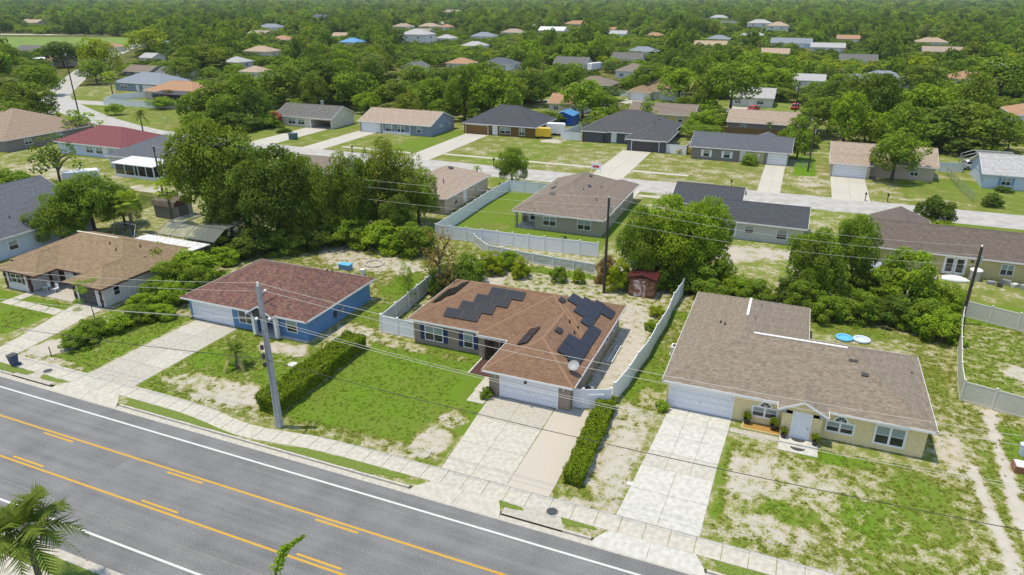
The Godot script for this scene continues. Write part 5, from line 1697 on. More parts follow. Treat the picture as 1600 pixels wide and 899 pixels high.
# ---------------------------------------------------------------- poles and wires
func wire(a: Vector3, c: Vector3, sag: float, r: float, m: Material, label: String, group: String):
	var b := MB.new()
	var p := []
	for i in 25:
		var s := i / 24.0
		p.append(a.lerp(c, s) + Vector3.DOWN * sag * 4.0 * s * (1.0 - s))
	b.tube(p, r, r, 5, false)
	lone(b, "overhead_wire", m, label, "wire", Vector3(a.x, a.y, a.z), group)

func build_poles():
	var b: MB
	var p := thing("utility_pole", "tall square grey concrete utility pole at the end of the hedge", "utility pole", Vector3(-32.6, 0, -33.8))
	b = MB.new()
	var q0 := 0.20
	var q1 := 0.12
	var lo := []
	var hi := []
	for k in [[-1, -1], [1, -1], [1, 1], [-1, 1]]:
		lo.append(Vector3(-32.6 + k[0] * q0, -0.1, -33.8 + k[1] * q0))
		hi.append(Vector3(-32.6 + k[0] * q1, 11.45, -33.8 + k[1] * q1))
	for i in 4:
		var j := (i + 1) % 4
		b.face([lo[i], lo[j], hi[j], hi[i]], lo[i] + lo[j] - Vector3(-65.2, -0.2, -67.6))
	b.face(hi, Vector3.UP)
	part(b, "shaft", M.pole_grey, p)
	b = MB.new()
	b.lathe(Vector3(-32.6, 11.45, -33.8), [[0.09, 0.0], [0.09, 0.08], [0.05, 0.16], [0.09, 0.2], [0.05, 0.27], [0.0, 0.32]], 10)
	part(b, "top_insulator", M.white_paint, p)
	for y in [10.55, 9.1, 8.35]:
		b = MB.new()
		var s := -1.0 if y > 10 or y < 9 else 1.0
		b.tube([Vector3(-32.6, y, -33.8), Vector3(-32.6 + 0.15 * s, y + 0.1, -33.8 + 0.75 * s)], 0.05, 0.05, 6)
		part(b, "bracket", M.charcoal, p)
		b = MB.new()
		b.lathe(Vector3(-32.6 + 0.15 * s, y + 0.1, -33.8 + 0.75 * s), [[0.05, 0.0], [0.11, 0.05], [0.05, 0.1], [0.11, 0.15], [0.05, 0.2], [0.0, 0.24]], 10)
		part(b, "insulator", M.white_paint, p)
	for y in [6.6, 5.9, 5.2]:
		b = MB.new()
		b.box(Vector3(-32.95, y, -33.6), Vector3(-32.75, y + 0.35, -33.45))
		part(b, "cable_clamp", M.charcoal, p)
	b = MB.new()
	b.box(Vector3(-32.62, 0.2, -33.62), Vector3(-32.58, 8.2, -33.58))
	part(b, "ground_rod", M.grey, p)
	var wx := [["top bare wire", 11.65, -33.8, 0.013], ["second bare wire", 10.75, -34.5, 0.013], ["third bare wire", 9.3, -33.1, 0.013], ["fourth bare wire", 8.55, -34.5, 0.012]]
	for w in wx:
		wire(Vector3(-32.6, w[1], w[2]), Vector3(22.0, w[1] - 0.1, w[2]), 1.1, w[3], M.wire, w[0] + " running right from the concrete pole over the yellow house", "power lines along the main road")
		wire(Vector3(-87.0, w[1] - 4.5, w[2]), Vector3(-32.6, w[1], w[2]), 0.9, w[3], M.wire, w[0] + " running left from the concrete pole over the blue house", "power lines along the main road")
	wire(Vector3(-32.75, 5.85, -33.5), Vector3(22.0, 6.5, -33.5), 0.75, 0.022, M.wire_dark, "thick dark cable running right from the concrete pole across the lawns", "cables along the main road")
	wire(Vector3(-87.0, 1.6, -33.5), Vector3(-32.75, 5.85, -33.5), 0.5, 0.022, M.wire_dark, "thick dark cable running left from the concrete pole across the driveways", "cables along the main road")
	# timber poles
	for q in [[-16.9, -67.6, 10.6, "tall dark timber pole behind the brick house near the rusty shed"], [17.6, -73.4, 8.0, "dark timber pole inside the corner of the tan fence"], [-166.9, -122.0, 18.0, "very tall thin pole beside the street at upper left"],
			[2.8, -137.0, 8.6, "timber pole at the corner of the bright green strip beside the stone house"], [-1.4, -200.5, 9.5, "timber pole with transformer among the trees beyond the red cars"], [-93.0, -79.0, 8.0, "timber pole in front of the white sunroom"]]:
		p = thing("timber_pole", q[3], "utility pole", Vector3(q[0], 0, q[1]), "timber poles")
		b = MB.new()
		b.tube([Vector3(q[0], -0.1, q[1]), Vector3(q[0], q[2] * 0.5, q[1]), Vector3(q[0], q[2], q[1])], 0.17, 0.12, 10)
		part(b, "shaft", M.wood_pole, p)
		b = MB.new()
		b.lathe(Vector3(q[0], q[2], q[1]), [[0.05, 0.0], [0.1, 0.05], [0.05, 0.1], [0.1, 0.15], [0.0, 0.24]], 8)
		part(b, "insulator", M.galv, p)
		b = MB.new()
		b.box(Vector3(q[0] + 0.12, q[2] - 1.6, q[1] - 0.1), Vector3(q[0] + 0.3, q[2] - 0.9, q[1] + 0.1))
		part(b, "bracket", M.galv, p)
		if q[2] == 9.5:
			b = MB.new()
			b.lathe(Vector3(q[0] - 0.35, q[2] - 2.6, q[1] + 0.2), [[0.0, 0.0], [0.26, 0.02], [0.26, 0.9], [0.2, 1.0], [0.0, 1.02]], 12)
			part(b, "transformer", M.galv, p)
	for w in [[10.7, 8.1], [9.8, 7.2], [8.2, 6.2]]:
		wire(Vector3(-16.9, w[0], -67.6), Vector3(17.6, w[1], -73.4), 0.8, 0.014, M.wire, "thin wire from the timber pole behind the brick house to the tan fence", "back lot wires rightwards")
		wire(Vector3(-93.0, w[0] - 2.6, -79.0), Vector3(-16.9, w[0], -67.6), 1.3, 0.014, M.wire, "thin wire from the timber pole behind the brick house leftwards into the oaks", "back lot wires leftwards")
	wire(Vector3(2.8, 8.4, -137.0), Vector3(60.0, 8.6, -141.0), 0.9, 0.014, M.wire_dark, "thin dark wire crossing the dark trees at right", "")
	wire(Vector3(-47.0, 8.6, -163.0), Vector3(2.8, 8.4, -137.0), 0.8, 0.014, M.wire_dark, "thin dark wire over the black house roof", "")

# ---------------------------------------------------------------- small things
func car(label: String, at: Vector3, turn: float, m: Material, tall := 0.0):
	var c := thing("parked_car", label, "car", at)
	O = Vector3.ZERO
	var b := MB.new()
	var pr := [Vector2(-2.2, 0.35), Vector2(-2.25, 0.75), Vector2(-1.9, 0.95), Vector2(-1.1, 1.0 + tall * 0.1), Vector2(1.3, 1.0 + tall * 0.1), Vector2(2.1, 0.85), Vector2(2.25, 0.6), Vector2(2.2, 0.35)]
	extrude(b, pr, 0.88)
	part(b, "body", m, c)
	b = MB.new()
	extrude(b, [Vector2(-1.95, 0.98), Vector2(-1.45, 1.42 + tall), Vector2(0.35, 1.45 + tall), Vector2(1.15, 0.98)], 0.74)
	part(b, "cabin", m, c)
	b = MB.new()
	extrude(b, [Vector2(-1.7, 1.06), Vector2(-1.38, 1.36 + tall), Vector2(0.28, 1.38 + tall), Vector2(0.92, 1.06)], 0.75)
	part(b, "side_window", M.glass, c)
	b = MB.new()
	b.face([Vector3(0.42, 1.40 + tall, -0.64), Vector3(0.42, 1.40 + tall, 0.64), Vector3(1.16, 1.02, 0.68), Vector3(1.16, 1.02, -0.68)], Vector3(1, 1, 0))
	b.face([Vector3(-1.55, 1.36 + tall, -0.64), Vector3(-1.55, 1.36 + tall, 0.64), Vector3(-1.98, 1.02, 0.68), Vector3(-1.98, 1.02, -0.68)], Vector3(-1, 1, 0))
	part(b, "windscreen", M.glass, c)
	for x in [-1.35, 1.4]:
		for z in [-0.8, 0.8]:
			b = MB.new()
			b.tube([Vector3(x, 0.33, z - 0.1), Vector3(x, 0.33, z + 0.1)], 0.33, 0.33, 14)
			var w := part(b, "wheel", M.black, c)
			b = MB.new()
			b.tube([Vector3(x, 0.33, z - 0.11), Vector3(x, 0.33, z + 0.11)], 0.19, 0.19, 10)
			part(b, "rim", M.galv, w)
	for z in [-0.6, 0.6]:
		b = MB.new()
		b.box(Vector3(2.16, 0.6, z - 0.16), Vector3(2.27, 0.74, z + 0.16))
		part(b, "headlight", M.white_paint, c)
	c.rotation.y = turn

func extrude(b: MB, pr: Array, w: float):
	var l := []
	var r := []
	for p in pr:
		l.append(Vector3(p.x, p.y, -w))
		r.append(Vector3(p.x, p.y, w))
	b.face(l, Vector3.FORWARD)
	b.face(r, Vector3.BACK)
	var mid := Vector2.ZERO
	for p in pr:
		mid += p / pr.size()
	for i in pr.size():
		var j := (i + 1) % pr.size()
		var o: Vector2 = (pr[i] + pr[j]) / 2 - mid
		var e: Vector2 = (pr[j] - pr[i]).orthogonal()
		if e.dot(o) < 0:
			e = -e
		b.face([l[i], l[j], r[j], r[i]], Vector3(e.x, e.y, 0))

func trailer(called: String, label: String, at: Vector3, turn: float, l: float, w: float, h: float, m: Material, cat := "trailer"):
	var t := thing(called, label, cat, at)
	O = Vector3.ZERO
	var b := MB.new()
	extrude(b, [Vector2(-l / 2, 0.4), Vector2(-l / 2, h - 0.1), Vector2(-l / 2 + 0.1, h), Vector2(l / 2 - 0.25, h), Vector2(l / 2, h - 0.35), Vector2(l / 2, 0.4)], w / 2)
	part(b, "box", m, t)
	b = MB.new()
	b.box(Vector3(-l / 2 - 0.02, 0.35, -w / 2 - 0.02), Vector3(l / 2 + 0.02, 0.45, w / 2 + 0.02))
	b.tube([Vector3(l / 2, 0.4, -0.5), Vector3(l / 2 + 0.9, 0.4, 0)], 0.04, 0.04, 5)
	b.tube([Vector3(l / 2, 0.4, 0.5), Vector3(l / 2 + 0.9, 0.4, 0)], 0.04, 0.04, 5)
	part(b, "chassis", M.black, t)
	b = MB.new()
	b.box(Vector3(-l / 2 - 0.03, 0.5, -w / 2 + 0.1), Vector3(-l / 2, h - 0.2, w / 2 - 0.1))
	part(b, "rear_door", M.white_paint, t)
	for z in [-w / 2, w / 2]:
		b = MB.new()
		b.tube([Vector3(-0.1, 0.32, z - 0.12), Vector3(-0.1, 0.32, z + 0.12)], 0.32, 0.32, 12)
		part(b, "wheel", M.black, t)
	t.rotation.y = turn
	return t

func mailbox(x: float, z: float, label: String, m: Material):
	var t := thing("mailbox", label, "mailbox", Vector3(x, 0, z), "mailboxes along the back street")
	var b := MB.new()
	b.box(Vector3(x - 0.06, 0, z - 0.06), Vector3(x + 0.06, 1.05, z + 0.06))
	part(b, "post", m, t)
	b = MB.new()
	b.box(Vector3(x - 0.13, 1.05, z - 0.28), Vector3(x + 0.13, 1.22, z + 0.28))
	b.tube([Vector3(x, 1.22, z - 0.28), Vector3(x, 1.22, z + 0.28)], 0.13, 0.13, 10)
	part(b, "box", m, t)

func pot(x: float, z: float, y: float, s: float, label: String):
	var t := thing("potted_plant", label, "potted plant", Vector3(x, y, z), "potted plants at the yellow house door")
	var b := MB.new()
	b.lathe(Vector3(x, y, z), [[0.0, 0.0], [0.14 * s, 0.0], [0.2 * s, 0.32 * s], [0.22 * s, 0.32 * s], [0.22 * s, 0.36 * s], [0.17 * s, 0.36 * s], [0.16 * s, 0.3 * s], [0.0, 0.3 * s]], 14)
	part(b, "pot", M.black, t)
	shared(bush_mesh(int(x * 10) % 3), "foliage", t, Transform3D(Basis().scaled(Vector3(0.3, 0.34, 0.3) * s), Vector3(0, 0.6 * s, 0))).set_surface_override_material(0, M.leaf_hedge)

func build_small():
	var b: MB
	var t: Node3D
	# wheelie bin on the verge
	t = thing("wheelie_bin", "dark wheelie bin standing on the verge at lower left", "bin", Vector3(-60.2, 0, -32.6))
	b = MB.new()
	var lo := [Vector3(-60.42, 0.08, -32.82), Vector3(-59.98, 0.08, -32.82), Vector3(-59.98, 0.08, -32.38), Vector3(-60.42, 0.08, -32.38)]
	var hi := [Vector3(-60.5, 1.0, -32.92), Vector3(-59.9, 1.0, -32.92), Vector3(-59.9, 1.0, -32.28), Vector3(-60.5, 1.0, -32.28)]
	for i in 4:
		var j := (i + 1) % 4
		b.face([lo[i], lo[j], hi[j], hi[i]], lo[i] + lo[j] - Vector3(-120.4, 0.16, -65.2))
	b.face(lo, Vector3.DOWN)
	part(b, "bin_body", M.navy, t)
	b = MB.new()
	b.box(Vector3(-60.54, 1.0, -32.96), Vector3(-59.86, 1.07, -32.24))
	part(b, "lid", M.charcoal, t)
	for x in [-60.45, -59.95]:
		b = MB.new()
		b.tube([Vector3(x - 0.04, 0.12, -32.9), Vector3(x + 0.04, 0.12, -32.9)], 0.12, 0.12, 10)
		part(b, "wheel", M.black, t)
	for q in [[-10.7, -32.75, "manhole cover beside the storm drain below the right hedge"], [-56.6, -33.0, "manhole cover on the pavement near the wheelie bin"]]:
		t = thing("manhole_cover", q[2], "manhole cover", Vector3(q[0], 0.02, q[1]), "manhole covers")
		b = MB.new()
		b.lathe(Vector3(q[0], 0.02, q[1]), [[0.46, 0.0], [0.46, 0.018], [0.36, 0.018]], 24)
		part(b, "ring", M.concrete_c, t)
		b = MB.new()
		b.lathe(Vector3(q[0], 0.02, q[1]), [[0.36, 0.0], [0.36, 0.014], [0.30, 0.014], [0.30, 0.02], [0.12, 0.02], [0.12, 0.014], [0.0, 0.014]], 24)
		part(b, "lid", M.charcoal, t)
	b = MB.new()
	b.lathe(Vector3(-37.9, 0.01, -41.9), [[0.42, 0.0], [0.40, 0.05], [0.28, 0.05], [0.26, 0.02], [0.0, 0.02]], 18)
	lone(b, "valve_cover", M.vinyl_old, "round pale valve cover on the grass left of the hedge", "cover", Vector3(-37.9, 0, -41.9))
	b = MB.new()
	b.box(Vector3(-7.0, 0, -37.4), Vector3(-6.65, 0.06, -37.1))
	lone(b, "meter_lid", M.white_paint, "small white meter lid beside the yellow house driveway", "cover", Vector3(-6.85, 0, -37.2))
	b = MB.new()
	b.tube([Vector3(-58.7, 0, -34.9), Vector3(-58.75, 1.0, -34.9)], 0.06, 0.05, 6)
	lone(b, "marker_post", M.brown_wood, "short leaning wooden post before the bushes near the pavement", "post", Vector3(-58.7, 0, -34.9))
	# blue house back yard
	t = thing("storage_box", "blue plastic storage box behind the maroon roof", "box", Vector3(-47.0, 0, -63.0))
	b = MB.new()
	b.box(Vector3(-47.7, 0, -63.4), Vector3(-46.3, 0.6, -62.6))
	part(b, "chest", M.shutter_blue, t)
	b = MB.new()
	b.box(Vector3(-47.75, 0.6, -63.45), Vector3(-46.25, 0.7, -62.55))
	part(b, "lid", M.sky_plastic, t)
	t = thing("fire_ring", "ring of pale stones on the dry back yard of the blue house", "fire ring", Vector3(-44.8, 0, -65.7))
	for i in 14:
		var a := TAU * i / 14
		b = MB.new()
		b.boxt(Transform3D(Basis(Vector3.UP, -a), Vector3(-44.8 + cos(a) * 1.1, 0, -65.7 + sin(a) * 1.1)), Vector3(-0.12, 0, -0.2), Vector3(0.12, 0.16, 0.2))
		part(b, "stone", M.concrete_b, t)
	b = MB.new()
	b.lathe(Vector3(-44.1, 0, -62.2), [[0.22, 0.0], [0.28, 0.7], [0.30, 0.72], [0.0, 0.78]], 12)
	lone(b, "white_tub", M.white_paint, "white upright tub near the young tree in blue house yard", "tub", Vector3(-44.1, 0, -62.2))
	# yellow house
	t = thing("air_conditioner", "white air conditioner unit on the left side of the yellow house", "air conditioner", Vector3(-7.3, 0, -56.5))
	b = MB.new()
	b.box(Vector3(-7.65, 0.08, -56.9), Vector3(-6.9, 0.85, -56.1))
	part(b, "case", M.white_paint, t)
	b = MB.new()
	b.lathe(Vector3(-7.28, 0.85, -56.5), [[0.3, 0.0], [0.3, 0.02], [0.0, 0.03]], 16)
	part(b, "fan_grille", M.charcoal, t)
	b = MB.new()
	b.box(Vector3(-7.75, 0, -57.0), Vector3(-6.85, 0.08, -56.0))
	part(b, "pad", M.concrete, t)
	t = thing("flower_bed", "orange mulch flower bed under the left arched window of the yellow house", "flower bed", Vector3(0.7, 0, -47.1))
	b = MB.new()
	b.box(Vector3(-0.55, 0, -47.66), Vector3(1.95, 0.12, -46.65))
	part(b, "mulch", M.mulch, t)
	b = MB.new()
	b.box(Vector3(-0.63, 0, -46.65), Vector3(1.99, 0.15, -46.57))
	b.box(Vector3(-0.63, 0, -47.66), Vector3(-0.55, 0.15, -46.65))
	part(b, "edging", M.stucco_olive, t)
	var st := structure("path_yellow_house")
	for q in [[-1.4, -0.2], [-0.18, 1.0], [1.02, 1.98]]:
		slab(st, [V(q[0], -46.5), V(q[1], -46.5), V(q[1], -45.9), V(q[0], -45.9)], 0.02, M.concrete_c)
	for q in [[3.3, -46.45, 0.141, "half moon doormat against the yellow house front door"], [3.35, -45.95, 0.0, ""]]:
		if q[3]:
			b = MB.new()
			var e := []
			for i in 15:
				e.append(Vector3(q[0] + cos(PI * i / 14) * 0.48, q[2] + 0.015, q[1] - 0.12 + sin(PI * i / 14) * 0.36))
			b.face(e, Vector3.UP)
			for i in 14:
				b.face([e[i], e[i + 1], e[i + 1] + Vector3.DOWN * 0.014, e[i] + Vector3.DOWN * 0.014], e[i] - Vector3(q[0], q[2], q[1]))
			lone(b, "doormat", M.door_dark, q[3], "doormat", Vector3(q[0], q[2], q[1]))
	st = structure("landing_yellow_house")
	b = MB.new()
	b.box(Vector3(2.0, -0.02, -45.88), Vector3(4.62, 0.045, -44.95))
	part(b, "slab", M.concrete_white, st)
	b = MB.new()
	var e2 := []
	for i in 15:
		e2.append(Vector3(3.3 + cos(PI * i / 14) * 0.5, 0.062, -45.6 + sin(PI * i / 14) * 0.38))
	b.face(e2, Vector3.UP)
	for i in 14:
		b.face([e2[i], e2[i + 1], e2[i + 1] + Vector3.DOWN * 0.016, e2[i] + Vector3.DOWN * 0.016], e2[i] - Vector3(3.3, 0.06, -45.6))
	lone(b, "doormat", M.door_dark, "half moon doormat lying on the outer pale landing", "doormat", Vector3(3.3, 0.045, -45.6))
	pot(-0.35, -47.35, 0.12, 1.15, "potted plant at the left end of the orange mulch bed")
	pot(1.55, -47.2, 0.12, 1.2, "potted plant at the right end of the orange mulch bed")
	pot(2.3, -46.45, 0.14, 1.0, "potted plant left of the front door mat")
	pot(4.4, -46.3, 0.14, 1.1, "potted plant right of the front door mat")
	for q in [[6.9, -65.6, "sky_plastic", "round blue pool float lying behind the yellow house"], [8.4, -65.8, "stucco_paleblue", "pale round pool float lying right of the blue one"]]:
		b = MB.new()
		b.lathe(Vector3(q[0], 0, q[1]), [[0.0, 0.05], [0.45, 0.05], [0.5, 0.0], [0.68, 0.0], [0.78, 0.1], [0.76, 0.2], [0.64, 0.24], [0.54, 0.2], [0.48, 0.08], [0.0, 0.08]], 24)
		lone(b, "pool_float", M[q[2]], q[3], "pool float", Vector3(q[0], 0, q[1]))
	t = thing("planter", "brown square planter at right edge beside the dirt track", "planter", Vector3(17.4, 0, -48.7))
	b = MB.new()
	b.box(Vector3(16.9, 0, -49.2), Vector3(17.9, 0.5, -48.2))
	part(b, "tub", M.terracotta, t)
	b = MB.new()
	b.box(Vector3(16.98, 0.5, -49.12), Vector3(17.82, 0.53, -48.28))
	part(b, "soil", M.white_paint, t)
	b = MB.new()
	b.lathe(Vector3(18.0, 0, -50.8), [[0.3, 0.0], [0.36, 0.8], [0.38, 0.85], [0.0, 0.9]], 14)
	lone(b, "blue_barrel", M.stucco_paleblue, "pale blue barrel at the right edge above the brown planter", "barrel", Vector3(18.0, 0, -50.8))
	# behind the olive yellow house
	b = MB.new()
	for i in 10:
		var a := PI * i / 10
		var c := PI * (i + 1) / 10
		for k in 6:
			var u := k / 6.0
			var v := (k + 1) / 6.0
			var f := func(s: float, q: float) -> Vector3: return Vector3(17.6 + s * 2.8, 0.06 + sin(q) * 0.5 * pow(sin(PI * (s * 0.86 + 0.12)), 0.6), -86.3 + cos(q) * 0.7 * pow(sin(PI * (s * 0.86 + 0.12)), 0.6))
			b.face([f.call(u, a), f.call(v, a), f.call(v, c), f.call(u, c)], Vector3(0, sin(a) + 0.01, cos(a)))
	lone(b, "upturned_boat", M.white_paint, "upturned white boat before the french doors of the olive yellow house", "boat", Vector3(18.8, 0, -86.3))
	t = thing("water_tank", "silver cylinder tank with white lid beside the french doors", "tank", Vector3(21.0, 0, -87.2))
	b = MB.new()
	b.lathe(Vector3(21.0, 0, -87.2), [[0.62, 0.0], [0.62, 1.15]], 18)
	part(b, "drum", M.galv, t)
	b = MB.new()
	b.lathe(Vector3(21.0, 1.15, -87.2), [[0.66, 0.0], [0.66, 0.1], [0.4, 0.25], [0.1, 0.3], [0.08, 0.45], [0.0, 0.46]], 18)
	part(b, "lid", M.white_paint, t)
	b = MB.new()
	b.boxt(Transform3D(Basis(Vector3.UP, 0.5), Vector3(15.8, 0, -84.9)), Vector3(-1.2, 0.0, -0.35), Vector3(1.2, 0.32, 0.35))
	lone(b, "white_crate", M.vinyl_old, "weathered white crate in the grass before the olive yellow house", "crate", Vector3(15.8, 0, -84.9))
	for q in [[10.1, -92.0, "black", "black lidded bin at the left gable of the umber roof"], [9.8, -93.2, "white_paint", "white appliance at the left gable of the umber roof"], [10.0, -95.5, "terracotta", "rust coloured bin at the left gable of the umber roof"]]:
		b = MB.new()
		b.box(Vector3(q[0] - 0.35, 0, q[1] - 0.35), Vector3(q[0] + 0.35, 1.0, q[1] + 0.35))
		b.box(Vector3(q[0] - 0.4, 1.0, q[1] - 0.4), Vector3(q[0] + 0.4, 1.08, q[1] + 0.4))
		lone(b, "yard_bin", M[q[2]], q[3], "bin", Vector3(q[0], 0, q[1]))
	for i in 6:
		b = MB.new()
		var x := 22.5 + i * 0.75
		b.boxt(Transform3D(Basis(Vector3.UP, i * 1.3), Vector3(x, 0, -86.5 + 0.4 * sin(i * 2.0))), Vector3(-0.4, 0, -0.25), Vector3(0.4, 0.35 + 0.12 * (i % 3), 0.25))
		lone(b, "junk_box", [M.grey, M.charcoal, M.galv, M.vinyl_old][i % 4], "grey box in the clutter under the window of the olive yellow house", "box", Vector3(x, 0, -86.5), "clutter by the olive yellow house")
	# trailers and cars
	trailer("cargo_trailer", "yellow cargo trailer beside the brown walled house", Vector3(-53.4, 0, -149.3), 0.2, 3.4, 1.9, 2.3, M.yellow_paint)
	trailer("cargo_trailer", "white box trailer behind the yellow trailer", Vector3(-52.0, 0, -154.0), 0.15, 4.2, 2.1, 2.7, M.white_paint)
	trailer("motorhome", "white motorhome parked right of the sage grey roof", Vector3(-86.0, 0, -306.0), 1.2, 8.0, 2.5, 3.2, M.white_paint, "motorhome")
	trailer("white_camper", "white camper roof behind the leafy tree at left", Vector3(-112.5, 0, -80.0), 0.9, 5.5, 2.2, 2.3, M.white_paint, "camper")
	trailer("blue_truck_box", "blue truck box in the yard of the far upper right", Vector3(-18.0, 0, -505.0), 0.4, 9.0, 2.6, 4.0, M.tarp_blue, "truck")
	car("red car parked on the drive left of the white garage house", Vector3(-12.4, 0, -211.0), 1.2, M.red_paint)
	car("red car parked on the drive right of the hedge near the woods", Vector3(-1.6, 0, -218.0), 1.4, M.red_paint, 0.25)
	car("white car half hidden behind the white and blue house", Vector3(31.2, 0, -150.5), 0.3, M.white_paint, 0.2)
	# along the back street
	mailbox(11.4, -118.9, "dark mailbox nearest the beige house driveway", M.black)
	mailbox(14.6, -119.6, "dark mailbox right of the beige house driveway", M.black)
	mailbox(-9.0, -119.4, "dark mailbox before the stone house lawn", M.black)
	mailbox(-52.8, -119.8, "dark mailbox beside the brown walled house driveway", M.black)
	mailbox(-158.2, -120.4, "dark mailbox before the wine red roof", M.black)
	mailbox(-148.6, -117.4, "dark mailbox at the street bend above the wine red roof", M.black)
	mailbox(-149.0, -131.5, "white mailbox on the green corner before the white fence", M.white_paint)
	mailbox(-84.5, -119.4, "dark mailbox before the porch house lawn", M.black)
	t = thing("road_sign", "diamond road sign at the left street junction", "sign", Vector3(-182.3, 0, -126.0))
	b = MB.new()
	b.tube([Vector3(-182.3, 0, -126.0), Vector3(-182.3, 2.9, -126.0)], 0.05, 0.05, 6)
	part(b, "post", M.grey, t)
	b = MB.new()
	b.boxt(Transform3D(Basis(Vector3.UP, 0.6) * Basis(Vector3(0, 0, 1), PI / 4), Vector3(-182.3, 2.7, -126.0)), Vector3(-0.5, -0.5, 0.05), Vector3(0.5, 0.5, 0.08))
	part(b, "plate", M.grey, t)
	t = thing("yard_sign", "white and red yard sign seen over the mocha roof", "sign", Vector3(-33.0, 0, -121.0))
	for x in [-33.9, -32.1]:
		b = MB.new()
		b.box(Vector3(x - 0.05, 0, -121.05), Vector3(x + 0.05, 1.9, -120.95))
		part(b, "post", M.white_paint, t)
	b = MB.new()
	b.box(Vector3(-33.85, 0.7, -120.99), Vector3(-32.15, 1.85, -120.95))
	part(b, "board", M.white_paint, t)
	b = MB.new()
	b.box(Vector3(-33.6, 1.0, -120.95), Vector3(-32.4, 1.4, -120.93))
	part(b, "band", M.signred, t)
	b = MB.new()
	b.box(Vector3(-105.8, 0, -127.0), Vector3(-104.2, 1.3, -125.8))
	b.box(Vector3(-105.9, 1.3, -127.1), Vector3(-104.1, 1.4, -125.7))
	lone(b, "teal_bin", M.teal, "teal bin beside the drive of the grey gable house", "bin", Vector3(-105, 0, -126.4))
	# play frame and porch chairs
	t = thing("swing_frame", "pale metal swing frame beside the fan palm", "swing", Vector3(-80.5, 0, -61.8))
	for x in [-82.6, -78.8]:
		b = MB.new()
		b.tube([Vector3(x, 0, -61.0), Vector3(x, 2.0, -61.8), Vector3(x, 0, -62.6)], 0.05, 0.05, 6)
		part(b, "a_frame", M.galv, t)
	b = MB.new()
	b.tube([Vector3(-82.6, 2.0, -61.8), Vector3(-78.8, 2.0, -61.8)], 0.05, 0.05, 6)
	part(b, "top_bar", M.galv, t)
	for x in [-81.8, -80.2]:
		b = MB.new()
		b.tube([Vector3(x, 2.0, -61.8), Vector3(x, 0.5, -61.8)], 0.015, 0.015, 4)
		b.tube([Vector3(x + 0.45, 2.0, -61.8), Vector3(x + 0.45, 0.5, -61.8)], 0.015, 0.015, 4)
		b.box(Vector3(x, 0.47, -61.95), Vector3(x + 0.45, 0.51, -61.65))
		part(b, "seat", M.blue_plastic, t)
	for q in [[-73.4, "left"], [-72.1, "right"]]:
		t = thing("porch_chair", "white chair on the %s of the white house porch" % q[1], "chair", Vector3(q[0], 0.05, -45.2))
		b = MB.new()
		b.box(Vector3(q[0] - 0.25, 0.45, -45.45), Vector3(q[0] + 0.25, 0.5, -44.95))
		part(b, "seat", M.white_paint, t)
		b = MB.new()
		b.box(Vector3(q[0] - 0.25, 0.5, -45.5), Vector3(q[0] + 0.25, 0.98, -45.45))
		part(b, "backrest", M.white_paint, t)
		for k in [[-0.22, -45.42], [0.22, -45.42], [-0.22, -44.98], [0.22, -44.98]]:
			b = MB.new()
			b.box(Vector3(q[0] + k[0] - 0.025, 0.05, k[1] - 0.025), Vector3(q[0] + k[0] + 0.025, 0.45, k[1] + 0.025))
			part(b, "leg", M.white_paint, t)
	# odds beside the brick house
	t = thing("ladder", "white ladder lying along the right wall of the brick house", "ladder", Vector3(-12.3, 0, -54))
	for x in [-12.5, -12.1]:
		b = MB.new()
		b.box(Vector3(x - 0.03, 0.1, -56.0), Vector3(x + 0.03, 0.18, -52.6))
		part(b, "stile", M.white_paint, t)
	for i in 9:
		b = MB.new()
		b.box(Vector3(-12.47, 0.12, -55.8 + i * 0.37), Vector3(-12.13, 0.16, -55.76 + i * 0.37))
		part(b, "rung", M.white_paint, t)
	t = thing("condenser", "dark air conditioner behind the white gate of the brick house", "air conditioner", Vector3(-12.5, 0, -46.4))
	b = MB.new()
	b.box(Vector3(-12.9, 0.05, -46.9), Vector3(-12.1, 0.85, -46.0))
	part(b, "case", M.grey, t)
	b = MB.new()
	b.lathe(Vector3(-12.5, 0.85, -46.45), [[0.33, 0.0], [0.33, 0.02], [0.0, 0.04]], 16)
	part(b, "fan_grille", M.black, t)
	# near side of the main road
	var np := structure("near_pavement")
	var x := -70.0
	while x < 20.0:
		slab(np, [V(x + 0.012, -17.4), V(x + 1.488, -17.4), V(x + 1.488, -15.9), V(x + 0.012, -15.9)], 0.024, M.concrete if int(x) % 2 else M.concrete_b)
		x += 1.5
	var vg := structure("near_verge")
	b = MB.new()
	rect(b, -100, 60, -18.4, -17.42, 0.012)
	var gm := worn(lin(0.19, 0.25, 0.04), ramp_tex(41, 0.05, Color(0.6, 0.66, 0.45), Color(1, 1, 1), 512, 5), 0.3, 0.95)
	M.verge = gm
	part(b, "turf", gm, vg)
